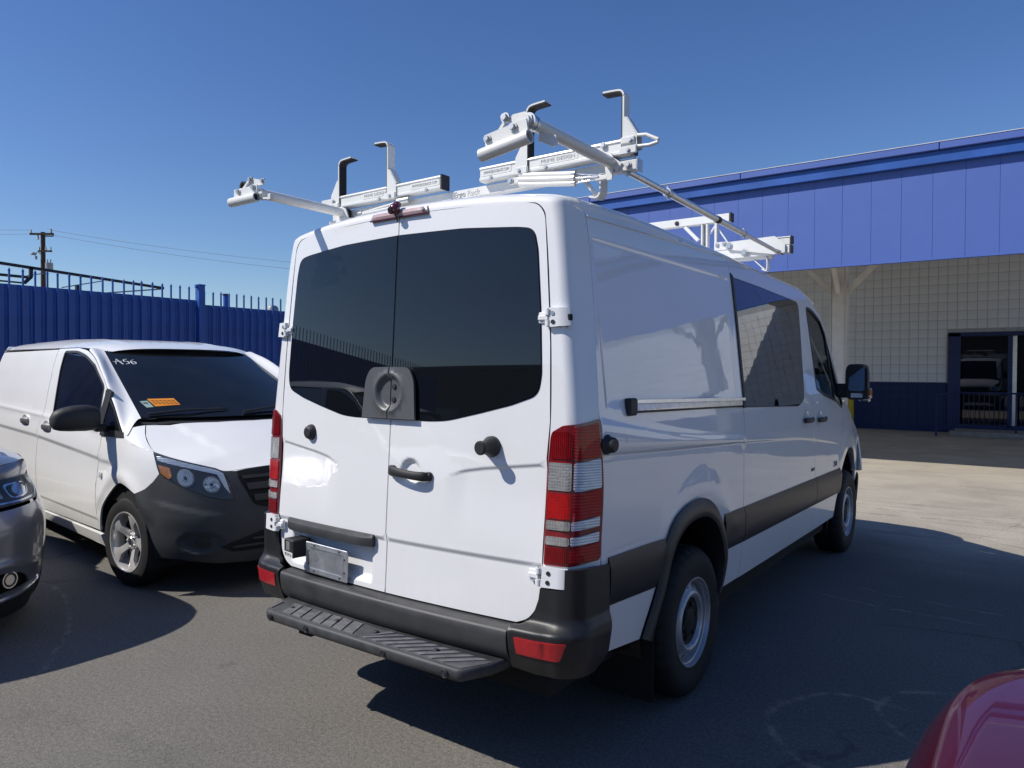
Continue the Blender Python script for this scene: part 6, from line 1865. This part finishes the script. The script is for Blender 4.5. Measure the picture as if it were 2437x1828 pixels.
# bonnet
hoodp = [(0.845, 0.0), (0.840, 0.20), (0.805, 0.466), (0.770, 0.54), (0.64, 0.716), (0.525, 0.811), (0.412, 0.868, .02), (0.29, 0.868, .05), (0.16, 0.845), (0.02, 0.790), (0.10, 0.60), (0.17, 0.30), (0.19, 0.0)]
hp = hoodp+[(f, -r)+t for f, r, *t in [tuple(q) for q in hoodp[::-1]] for t in [tuple(t)] if r != 0.0]
patch('bonnet', rpoly(hp, 0.0), MHOOD, white_paint2, (0, 0, 1), cvn, local=True, res=0.05, thick=0.03)
sc_ = MB().grid(np.array([[MHOOD(np.array(0.20-0.20*u-0.20*abs(r/0.79)**2), np.array(r))-np.array([0, 0, 0.035*u]) for u in np.linspace(0, 1, 4)] for r in np.linspace(-0.80, 0.80, 17)]))
sc_.build('scuttle', black_plastic, cvn, local=True)
# windscreen
ws = rpoly([(-0.79, 1.262, .03), (0.79, 1.262, .03), (0.735, 1.50), (0.66, 1.818, .06), (-0.66, 1.818, .06), (-0.735, 1.50)], 0.03)
wso = patch('windscreen', ws, MSCREEN, dark_glass2, (1, 0, 0.6), cvn, local=True, res=0.06, off=0.002, thick=0.006)
def wsub(name, pol, mat, off=0.005): return patch(name, pol, MSCREEN, mat, (1, 0, 0.6), wso, local=True, res=0.03, off=off, thick=0.0015)
def spt(r, z, o=0.006):
    P = MSCREEN(np.array(r), np.array(z)); n = np.array([0.42, 0.0, 0.90]); return P+n*o
wsub('windscreen_sticker', [(0.655, 1.398), (0.470, 1.401), (0.462, 1.352), (0.640, 1.342)], orange_mat)
for k in range(3):
    z = 1.386-0.012*k
    for j in range(6):
        r0 = 0.640-0.028*j-0.003*k
        wsub('sticker_print', [(r0, z), (r0-0.020, z+0.0005), (r0-0.020, z-0.005), (r0, z-0.0055)], print_brown, 0.0068)
wsub('inspection_sticker', [(0.715, 1.381), (0.662, 1.384), (0.655, 1.338), (0.702, 1.334)], sticker_green)
wsub('sticker_print', [(0.705, 1.370), (0.672, 1.372), (0.670, 1.362), (0.703, 1.360)], print_dark, 0.0068)
# hand-written stock number on the glass
strokes = [[(a-0.05, b) for a, b in q] for q in [[(0.712, 1.684), (0.685, 1.728), (0.664, 1.682)], [(0.720, 1.704), (0.655, 1.708)],
           [(0.612, 1.726), (0.636, 1.722), (0.640, 1.708), (0.620, 1.706), (0.612, 1.696), (0.622, 1.686), (0.642, 1.686)],
           [(0.566, 1.724), (0.590, 1.712), (0.597, 1.694), (0.584, 1.684), (0.566, 1.690), (0.570, 1.702), (0.592, 1.702)]]]
for st in strokes:
    pts = catmull(np.array(st), 4) if len(st) > 3 else np.array(st)
    MB().tube([spt(a, b, 0.004) for a, b in pts], 0.0035, 5).build('marker_writing', marker_white, wso, local=True)
# wipers
for r0, r1, z1 in ((0.74, 0.16, 1.305), (0.05, -0.62, 1.312)):
    wp = MB().tube([spt(r0, 1.275, 0.02), spt((r0+r1)/2, (1.275+z1)/2+0.004, 0.03), spt(r1, z1, 0.014)], [0.011, 0.009, 0.005], 8)
    wp.build('wiper_arm', black_plastic, cvn, local=True)
    MB().tube([spt(r0-0.05, 1.290, 0.010), spt(r1-0.02, z1+0.012, 0.010)], 0.006, 6).build('wiper_blade', rubber, cvn, local=True)
# pillars, fender tops and roof
for s in (1, -1):
    edge = [(-1.30, 1.812), (-1.02, 1.732), (-0.70, 1.582), (-0.545, 1.492), (-0.30, 1.352), (-0.05, 1.172), (0.03, 1.145)]
    E_ = catmull(np.array(edge), 4)
    rows = []
    for i, (f, z) in enumerate(E_):
        t = i/(len(E_)-1)
        a0 = MSIDE(np.array(f), np.array(z)) if t < 0.9 else MWRAP(np.array(1-f), np.array(z))
        zs = 1.818-(1.818-1.262)*t
        rs = 0.664+(0.795-0.664)*t
        b0 = MSCREEN(np.array(rs-0.004), np.array(zs))
        c0 = np.array([a0[0]+0.02, -(abs(a0[1])-0.012), a0[2]+0.034*(1-0.5*t)])
        c1 = b0+np.array([-0.035, -0.035, 0.002])
        rows.append([((1-u)**3*a0+3*u*(1-u)**2*c0+3*u*u*(1-u)*c1+u**3*b0)*np.array([1, s, 1]) for u in np.linspace(0, 1, 9)])
    MB().grid(np.array(rows)).build('windscreen_pillar', white_paint2, cvn, smooth=60, local=True)
    seam = catmull(np.array([(0.415, 0.866), (0.29, 0.872), (0.16, 0.850), (0.02, 0.797)]), 5)
    top = catmull(np.array([(0.385, 1.052), (0.24, 1.075), (0.08, 1.105), (-0.06, 1.150)]), 5)
    rows = []
    for (f, r), (ft, zt_) in zip(seam, top):
        b0 = MHOOD(np.array(f), np.array(r))+np.array([0, 0, 0.002])
        p_ = 1-ft if ft < 0 else float(2/math.pi*math.acos(min(1, (ft/float(_fz(zt_)))**(NN/2))))
        a0 = MWRAP(np.array(p_), np.array(zt_))
        c0 = np.array([(a0[0]+b0[0])/2, a0[1], b0[2]*0.75+a0[2]*0.25])
        rows.append([((1-u)**2*a0+2*u*(1-u)*c0+u*u*b0)*np.array([1, s, 1]) for u in np.linspace(0, 1, 7)])
    MB().grid(np.array(rows)).build('fender_top', white_paint2, cvn, smooth=60, local=True)
rows = []
for f in np.concatenate([[-4.25], np.linspace(-4.2, -1.5, 16), np.linspace(-1.42, -1.02, 6)]):
    row = []
    zc = float(np.interp(f, [-4.2, -3.0, -2.0, -1.6, -1.3, -1.05], [1.955, 1.962, 1.940, 1.912, 1.874, 1.832]))
    for q in np.linspace(-1, 1, 41):
        a = abs(q)
        ze = float(np.interp(f, [-2.2, -1.6, -1.3, -1.05], [1.845, 1.842, 1.826, 1.80]))
        re = float(mW(ze)) if f < -1.4 else float(np.interp(f, [-1.4, -1.02], [float(mW(1.84)), 0.62]))
        r = re*a
        z = ze+(zc-ze)*(1-a**4.5)
        z += 0.007*math.exp(-((r-0.42)/0.02)**2)*float(sstep((-1.35-f)/0.1))
        fx = f
        if f > -1.4: fx = -1.4+(f+1.4)*(1+0.0)-0.18*(r/0.66)**2*((f+1.4)/0.35)
        row.append((fx, math.copysign(r, q), z))
    rows.append(row)
MB().grid(np.array(rows)).build('roof', white_paint2, cvn, smooth=60, local=True)
MB().grid(np.array([[(-4.22, y*float(mW(z)), z) for y in (-1, -.5, 0, .5, 1)] for z in (0.3, 0.6, 1.0, 1.4, 1.84, 1.9)])).build('tailgate', white_paint2, cvn, local=True)
# mirrors, sails, handles, repeater
for s in (1, -1):
    T_ = Matrix.Diagonal((1, -s, 1, 1))     # built for the right side
    m = MB(); rows = []
    for t in np.linspace(0, 1, 15):
        r = 1.015+0.318*t
        k = float(np.interp(t, [0, .1, .3, .6, .82, .93, 1.0], [.72, .9, 1.0, 1.0, .90, .72, .30]))
        zc = 1.262-0.012*t+0.010*math.sin(math.pi*t)
        hz_ = (0.106-0.016*t)*k; hf = (0.085-0.012*t)*k
        rows.append([(-0.330-0.03*t+hf*math.copysign(abs(math.cos(a))**0.8, math.cos(a)), -r, zc+hz_*math.copysign(abs(math.sin(a))**0.75, math.sin(a))) for a in np.linspace(0, 2*math.pi, 25)])
    A = np.array(rows); A[..., 1] *= s
    m.grid(A); m.add([tuple(p) for p in A[0][:-1]], [tuple(range(24))]); m.add([tuple(p) for p in A[-1][:-1]], [tuple(range(24))])
    mo2 = m.build('wing_mirror', black_plastic, cvn, smooth=55, local=True)
    am = MB().box(-0.40, -0.30, *sorted((-s*0.945, -s*1.04)), 1.155, 1.215, 0.018)
    am.build('mirror_arm', black_plastic, cvn, local=True)
    me_ = patch_mesh('mirror_sail', rpoly([(-0.52, 1.485, .01), (-0.40, 1.46), (-0.455, 1.18, .02), (-0.475, 1.115, .02), (0.02, 1.125, .02), (-0.02, 1.165), (-0.40, 1.172), (-0.58, 1.18, .02)], 0.01), MSIDE, black_plastic, SD, res=0.05, off=0.010, thick=0.02)
    if s < 0:
        for v in me_.vertices: v.co.y = -v.co.y
        me_.flip_normals()
    link_mesh('mirror_sail', me_, cvn, True)
    for f0 in (-2.60, -1.88):
        zc = 1.135 if f0 < -2.3 else 1.110
        rr_ = float(mW(zc))
        bo_ = MB().lathe([(0.088, 0.006), (0.080, 0.004), (0.064, -0.004), (0.0, -0.012)], 26, 'Y', (0, 0, 0))
        bo_.V = [(f0+x*1.25, -s*(rr_+0.002+y), zc+z*0.62) for x, y, z in bo_.V]
        bo_.build('handle_bowl', chrome if False else white_paint2, cvn, local=True)
        hm_ = MB(); rows = []
        for k in range(13):
            t = k/12; x = f0-0.115+0.23*t
            e = max(0.05, math.sin(math.pi*(0.06+0.88*t)))**0.5
            rows.append([(x, -s*(rr_+0.004+0.020*e+0.011*math.cos(a)), zc-0.008+0.026*math.sin(a)) for a in np.linspace(0, 2*math.pi, 11)])
        hm_.grid(np.array(rows)); hm_.add([tuple(p) for p in rows[0][:-1]], [tuple(range(10))]); hm_.add([tuple(p) for p in rows[-1][:-1]], [tuple(range(10))])
        hm_.build('door_handle', pmat('handle_grey', (0.16, 0.155, 0.15), rough=0.35, metal=0.4, coat=0.4) if 'handle_grey' not in MATS else MATS['handle_grey'], cvn, smooth=50, local=True)
    rp_ = MB().lathe([(0.030, 0.0), (0.028, 0.006), (0.0, 0.010)], 20, 'Y'); rp_.V = [(-0.475+x*0.9, -s*(0.962+y), 0.808+z) for x, y, z in rp_.V]
    rp_.build('fender_repeater', white_plastic, cvn, local=True)
# underside, wheel wells, cabin
MB().box(-4.15, -0.5, -0.80, 0.80, 0.22, 0.40).build('underbody', black_gap, cvn, local=True)
MB().box(-0.495, 0.55, -0.55, 0.55, 0.26, 0.80).build('engine_bay', black_gap, cvn, local=True)
ms = MB()
for s in (1, -1):
    ms.grid(np.array([[MSIDE(np.array(f), np.array(z))*np.array([1, s, 1])*np.array([1, 0.965, 1]) for z in np.linspace(0.35, 1.80, 14)] for f in np.linspace(-4.15, -1.42, 8)]))
    ms.grid(np.array([[MSIDE(np.array(f), np.array(z))*np.array([1, s, 1])*np.array([1, 0.965, 1]) for z in np.linspace(0.35, 1.14, 10)] for f in np.linspace(-1.42, -0.56, 5)]))
    ms.grid(np.array([[MWRAP(np.array(p), np.array(z))*np.array([0.93, s*0.955, 1]) for z in np.linspace(0.62 if p > 0.8 else 0.25, 0.86, 8)] for p in np.linspace(0.0, 1.5, 22)]))
ms.build('inner_shell', black_gap, cvn, local=True)
for s in (1, -1):
    for cx in (-0.02, -3.2):
        angs = np.linspace(-0.35, math.pi+0.35, 18)
        wl = MB().grid(np.array([[(cx+0.435*math.cos(a), -s*y, 0.345+0.435*math.sin(a)) for y in (0.60, 0.93)] for a in angs]))
        V = [(cx+0.435*math.cos(a), -s*0.61, 0.345+0.435*math.sin(a)) for a in angs]
        wl.add(V, [tuple(range(len(V)))])
        wl.build('wheel_well', black_gap, cvn, local=True)
    alloy_wheel(cvn, (0.0, -s*0.925, 0.337), -s, 0.337, 0.228, 0.215, 'wide', steer=math.radians(8), spin=1.25)
    alloy_wheel(cvn, (-3.2, -s*0.925, 0.337), -s, 0.337, 0.228, 0.215, 'wide', spin=0.7)

# ------------------------------------------------------------------ the silver SUV cut by the picture edge
suv = thing('suv', (-3.45, -2.295, 0), 'silver grey SUV whose headlight corner shows beside the white panel van', 'suv')
_sz = smooth_table([.12, .25, .35, .5, .65, .75, .86, .95, 1.0, 1.05, 1.1, 1.2], [.87, .91, .93, .95, .957, .945, .905, .865, .835, .80, .74, .60], 0.02)
_sf = smooth_table([.12, .25, .35, .5, .7, .85, 1.0, 1.1], [.81, .90, .94, .955, .94, .89, .81, .72], 0.03)
def SWRAP(p, z):
    p = np.asarray(p, float); z = np.asarray(z, float)
    s = np.where(p >= 0, 1.0, -1.0); a = np.abs(p); ph = np.clip(a, 0, 1)*np.pi/2
    w = _sz(z); f0 = _sf(z)
    r = w*np.maximum(np.sin(ph), 0)**0.8; f = f0*np.maximum(np.cos(ph), 0)**0.8
    # scallop over the fog lamps and a crease across the bumper
    f = f+0.022*np.exp(-((z-0.475+0.14*np.clip(a-0.25, 0, 1))/0.03)**2)*sstep((0.68-a)/0.2)
    f = np.where(a > 1, -(a-1), f)
    return np.stack([f, r*s, z+0*p], -1)       # positive p = the car's left
def SH(f, r):
    z = np.interp(f, [-1.3, 0.0, 0.3, 0.5, 0.62, 0.72, 0.80], [1.20, 1.175, 1.145, 1.115, 1.085, 1.045, 0.99])-0.075*np.abs(r/0.8)**3
    return np.stack([f, r, z], -1)
def S(name, pol, mat, par=suv, off=0.0, res=0.035, th=0.012, fn=SWRAP, hint=(1, 0.2, 0), r=0.0, holes=()):
    return patch(name, rpoly(pol, r), fn, mat, hint, par, local=True, res=res, off=off, thick=th, holes=holes)
def sym(P): return P+[(-q[0],)+tuple(q[1:]) for q in P[::-1]]
fogp = [(0.205, 0.425), (0.283, 0.431), (0.40, 0.405), (0.455, 0.365), (0.488, 0.314), (0.42, 0.305), (0.297, 0.300), (0.205, 0.300)]
S('front_bumper', sym([(0.0, 0.80, 0), (0.30, 0.790), (0.45, 0.795), (0.60, 0.802), (0.66, 0.83), (0.705, 0.87), (0.86, 0.86, 0), (0.90, 0.70), (0.86, 0.55), (0.80, 0.40), (0.715, 0.285), (0.60, 0.298), (0.45, 0.268), (0.30, 0.250), (0.0, 0.245, 0)][:-1]+[(0.0, 0.245)]), silver_paint,
  holes=[fogp, [(-a, b) for a, b in fogp]])
S('lower_lip', sym([(0.0, 0.24), (0.30, 0.246), (0.45, 0.262), (0.60, 0.290), (0.70, 0.275), (0.72, 0.12), (0.0, 0.12)]), black_plastic, off=0.002)
for s in (1, -1):
    t = lambda P: [(s*q[0],)+tuple(q[1:]) for q in P]
    S('fender', t([(0.706, 0.945), (0.705, 0.872), (0.86, 0.862), (0.90, 0.70), (0.97, 0.78), (1.05, 0.80), (1.2, 0.76), (1.38, 0.60), (1.42, 0.30), (3.4, 0.30), (3.4, 1.02), (1.4, 1.02), (0.75, 1.00)]), silver_paint, hint=(0.3, s, 0), res=0.06)
    S('fog_bay', t(offset_poly(fogp, 0.004)), black_gap, off=-0.03, hint=(1, 0.2*s, 0))
    S('chrome_trim', t([(0.05, 0.252), (0.30, 0.258), (0.45, 0.276), (0.61, 0.306), (0.63, 0.312), (0.61, 0.296), (0.45, 0.262), (0.30, 0.246), (0.05, 0.242)]), chrome, off=0.010, hint=(1, 0.2*s, 0))
    fc = SWRAP(np.array(s*0.335), np.array(0.380)); d_ = Vector((0.93, 0.37*s, 0)).normalized()
    b_ = Vector(fc)-d_*0.020
    fg = MB().tube([b_, b_+d_*0.022], 0.044, 24); fo_ = fg.build('fog_lamp', lamp_dark, suv, local=True)
    MB().pipe(b_+d_*0.012, b_+d_*0.028, 0.050, 0.043, 28).build('fog_ring', chrome, fo_, local=True)
    MB().tube([b_+d_*0.0221, b_+d_*0.026], 0.030, 20).build('fog_lens', refl_bowl, fo_, local=True)
    hp2 = t([(0.18, 0.985), (0.381, 0.966), (0.52, 0.968), (0.646, 0.964), (0.700, 0.945, .02), (0.692, 0.870, .02), (0.613, 0.820, .02), (0.45, 0.815), (0.315, 0.813), (0.18, 0.815)])
    hl2 = S('headlight', hp2, lamp_dark, off=0.001, hint=(1, 0.3*s, 0), r=0.008)
    def h2(name, P, mat, off, r=0.01, th=0.006): return S(name, t(P), mat, hl2, off, 0.025, th, SWRAP, (1, 0.3*s, 0), r)
    h2('lamp_ring', [(0.365, 0.938), (0.50, 0.938), (0.565, 0.930), (0.545, 0.870), (0.49, 0.850), (0.385, 0.850)], chrome, 0.003, 0.03)
    h2('lamp_bezel', [(0.380, 0.928), (0.50, 0.929), (0.550, 0.922), (0.532, 0.874), (0.485, 0.858), (0.395, 0.860)], lamp_dark, 0.006, 0.03)
    ring = [(0.462+0.055*math.cos(a), 0.893+0.036*math.sin(a)) for a in np.linspace(0, 2*math.pi, 20, endpoint=False)]
    h2('projector_lens', ring, refl_bowl, 0.010, 0)
    h2('marker_strip', [(0.30, 0.838), (0.45, 0.836), (0.60, 0.846), (0.665, 0.885), (0.655, 0.872), (0.60, 0.832), (0.45, 0.826), (0.30, 0.828)], refl_bowl, 0.004, 0.002)
    h2('turn_reflector', [(0.20, 0.93), (0.33, 0.925), (0.345, 0.86), (0.20, 0.86)], clear_pip, 0.003)
    h2('marker_strip', [(0.60, 0.945), (0.675, 0.935), (0.670, 0.905), (0.61, 0.91)], clear_pip, 0.003)
    S('lamp_cover', hp2, lens_glass, hl2, 0.014, 0.03, 0.0, SWRAP, (1, 0.3*s, 0), 0.008)
    angs = np.linspace(-0.3, math.pi+0.3, 16)
    for cx in (-0.06, -2.95):
        wl = MB().grid(np.array([[(cx+0.43*math.cos(a), s*y, 0.38+0.43*math.sin(a)) for y in (0.55, 0.90)] for a in angs]))
        V = [(cx+0.43*math.cos(a), s*0.56, 0.38+0.43*math.sin(a)) for a in angs]; wl.add(V, [tuple(range(len(V)))])
        wl.build('wheel_well', black_gap, suv, local=True)
        alloy_wheel(suv, (cx, s*0.925, 0.375), s, 0.375, 0.25, 0.24, 'slim', spin=0.4)
S('grille', sym([(0.0, 0.97), (0.165, 0.975), (0.165, 0.82), (0.0, 0.815)]), black_plastic, off=0.006)
S('bonnet', [(0.80, 0.0), (0.78, 0.25), (0.70, 0.50), (0.58, 0.66), (0.45, 0.76), (0.20, 0.80), (-1.30, 0.80), (-1.27, 0.4), (-1.25, 0.0), (-1.27, -0.4), (-1.30, -0.80), (0.20, -0.80), (0.45, -0.76), (0.58, -0.66), (0.70, -0.50), (0.78, -0.25)], silver_paint, fn=SH, hint=(0, 0, 1), res=0.06)
for s in (1, -1):   # shoulder between bonnet and fender, nose lip
    A = []
    for p, (f, r) in zip(np.linspace(2.3, 0.70, 12), catmull(np.array([(-1.3, 0.80), (-0.5, 0.80), (0.2, 0.80), (0.45, 0.76)]), 4)[:12]):
        a0 = SWRAP(np.array(s*p), np.array(1.005 if p > 0.78 else 0.95)); b0 = SH(np.array(f), np.array(s*r))
        c0 = np.array([(a0[0]+b0[0])/2, a0[1]*0.99, b0[2]-0.02])
        A.append([(1-u)**2*a0+2*u*(1-u)*c0+u*u*b0 for u in np.linspace(0, 1, 6)])
    A2 = []
    for p, (f, r) in zip(np.linspace(0.70, 0.0, 14), catmull(np.array([(0.45, 0.76), (0.58, 0.66), (0.70, 0.50), (0.78, 0.25), (0.80, 0.0)]), 4)[:14]):
        a0 = SWRAP(np.array(s*p), np.array(0.965)); b0 = SH(np.array(f), np.array(s*r))
        c0 = (a0+b0)/2+np.array([0.02, 0.01*s, 0.02])
        A2.append([(1-u)**2*a0+2*u*(1-u)*c0+u*u*b0 for u in np.linspace(0, 1, 6)])
    MB().grid(np.array(A)).build('fender_top', silver_paint, suv, smooth=60, local=True)
    MB().grid(np.array(A2)).build('nose_lip', silver_paint, suv, smooth=60, local=True)
gh = MB()
rows = []
for f, zb, zt_, wb, wt_ in ((-1.25, 1.14, 1.20, 0.82, 0.74), (-1.6, 1.12, 1.46, 0.86, 0.70), (-2.0, 1.10, 1.73, 0.90, 0.66), (-2.4, 1.08, 1.80, 0.92, 0.66), (-3.0, 1.06, 1.79, 0.92, 0.65), (-3.7, 1.06, 1.70, 0.88, 0.62), (-4.0, 1.04, 1.10, 0.84, 0.62)):
    rows.append([(f, -wb, zb), (f, -wt_-0.02, zt_-0.06), (f, -wt_+0.1, zt_), (f, 0, zt_+0.03), (f, wt_-0.1, zt_), (f, wt_+0.02, zt_-0.06), (f, wb, zb)])
gh.grid(np.array(rows)).build('greenhouse', dark_glass2, suv, smooth=40, local=True)
rows = [[(f, y, z) for y, z in ((-0.66, z0-0.02), (-0.45, z0+0.025), (0, z0+0.04), (0.45, z0+0.025), (0.66, z0-0.02))] for f, z0 in ((-1.98, 1.735), (-2.4, 1.80), (-3.0, 1.79), (-3.65, 1.71))]
MB().grid(np.array(rows)).build('roof', silver_paint, suv, smooth=60, local=True)
MB().grid(np.array([[(-4.0, y*0.9, z) for y in (-1, 0, 1)] for z in (0.3, 0.7, 1.08)])).build('tailgate', silver_paint, suv, local=True)
MB().box(-3.9, -0.56, -0.80, 0.80, 0.24, 0.42).build('underbody', black_gap, suv, local=True)
MB().box(-0.55, 0.62, -0.62, 0.62, 0.40, 0.95).build('engine_bay', black_gap, suv, local=True)

# ------------------------------------------------------------------ the red car whose corner pokes in at the lower right
red = thing('red_car', (2.94, -1.80, 0), 'dark red car with only its glossy rounded front corner in view', 'car', rz=math.radians(180))
def RW(p, z):
    p = np.asarray(p, float); z = np.asarray(z, float)
    t = z/0.9
    s = np.where(p >= 0, 1.0, -1.0); a = np.abs(p); ph = np.clip(a, 0, 1)*np.pi/2
    rw = 0.9*(1-np.clip((t-0.6)/0.4, 0, 1)**2.6*0.30); rf = 0.85*(1-np.clip((t-0.55)/0.45, 0, 1)**2.4*0.15)-0.06*np.clip((0.35-z)/0.2, 0, 1)
    r = rw*np.maximum(np.sin(ph), 0)**0.625; f = rf*np.maximum(np.cos(ph), 0)**0.625
    f = np.where(a > 1, -(a-1), f)
    return np.stack([f, r*s, z+0*p], -1)
rows = []
pp_ = np.concatenate([np.linspace(-1.45, -1.0, 8), np.linspace(-0.985, 0.985, 90), np.linspace(1.0, 1.45, 8)])
for z in list(np.linspace(0.16, 0.50, 6))+list(np.linspace(0.53, 0.895, 24)):
    rows.append([RW(np.array(p), np.array(z)) for p in pp_])
last = np.array(rows[-1])
for t in np.linspace(0.06, 1.0, 12):
    q = last.copy()
    q[:, 0] = last[:, 0]*(1-t)-0.45*t
    q[:, 1] *= (1-0.55*t*t)
    q[:, 2] += 0.055*math.sin(t*math.pi/2)
    rows.append(q)
MB().grid(np.array([np.array(r) for r in rows])).build('front_body', red_paint, red, smooth=60, local=True)
for s in (1, -1):
    patch('side_body', rpoly([(1.452, 0.22), (3.9, 0.22), (4.2, 0.6), (4.2, 0.90), (1.452, 0.90)], 0.05), RW, red_paint, (0, s, 0), red, local=True, res=0.15) if s > 0 else \
    patch('side_body', rpoly([(-1.452, 0.22), (-3.9, 0.22), (-4.2, 0.6), (-4.2, 0.90), (-1.452, 0.90)], 0.05), RW, red_paint, (0, s, 0), red, local=True, res=0.15)
rows = [[(f, -wb, 0.90), (f, -wt_, z), (f, 0, z+0.04), (f, wt_, z), (f, wb, 0.90)] for f, z, wb, wt_ in ((-0.42, 0.955, 0.62, 0.55), (-0.6, 1.02, 0.80, 0.66), (-1.2, 1.36, 0.84, 0.58), (-1.9, 1.42, 0.84, 0.58), (-2.6, 1.34, 0.82, 0.58), (-3.2, 0.98, 0.78, 0.62))]
MB().grid(np.array(rows)).build('greenhouse', dark_glass2, red, smooth=40, local=True)
MB().box(-3.1, 0.6, -0.75, 0.75, 0.16, 0.5).build('underbody', black_gap, red, local=True)
for s in (1, -1):
    for cx in (-0.12, -2.7):
        alloy_wheel(red, (cx, s*0.905, 0.33), s, 0.33, 0.22, 0.21, 'slim', spin=0.2)
    patch('headlight', rpoly([(s*0.30, 0.62), (s*0.52, 0.63), (s*0.58, 0.60), (s*0.50, 0.52), (s*0.32, 0.50)], 0.02), RW, lamp_dark, (1, 0.3*s, 0), red, local=True, res=0.04, off=0.003)

# ------------------------------------------------------------------ building added behind the photographer to hide the bright horizon from the glass
bk = thing('horizon_blocker', (-4, -27, 0), 'long tan warehouse added behind the camera to mask the bright horizon in the glass', 'building')
rbox('wall', pmat('stucco_tan', (0.16, 0.145, 0.12), rough=0.9, var=0.15), bk, -52, 34, -31, -25, 0, 4.4, 0.0)
rbox('parapet', pmat('parapet_grey', (0.12, 0.12, 0.12), rough=0.9), bk, -52.2, 34.2, -31.2, -24.85, 4.4, 4.6, 0.0)
for k in range(9):
    rbox('roller_door', grey_metal, bk, -46+k*8.6, -42+k*8.6, -25.06, -24.99, 0, 2.7, 0.0)
# ------------------------------------------------------------------ parked behind the photographer: seen only as reflections in the rear glass
def copy_tree(o, parent=None):
    c = o.copy(); COL.objects.link(c)
    if parent is not None: c.parent = parent
    for ch in list(o.children): copy_tree(ch, c)
    return c
k1 = copy_tree(cvn); k1.location = (-3.4, -5.35, 0); k1.rotation_euler = (0, 0, math.radians(-4))
k1['label'] = 'white van behind the camera, a dim shape in the rear door glass'
k2 = copy_tree(suv); k2.location = (-3.5, -8.3, 0); k2.rotation_euler = (0, 0, math.radians(-2))
k2['label'] = 'grey SUV behind the camera, a low dark shape in the rear door glass'
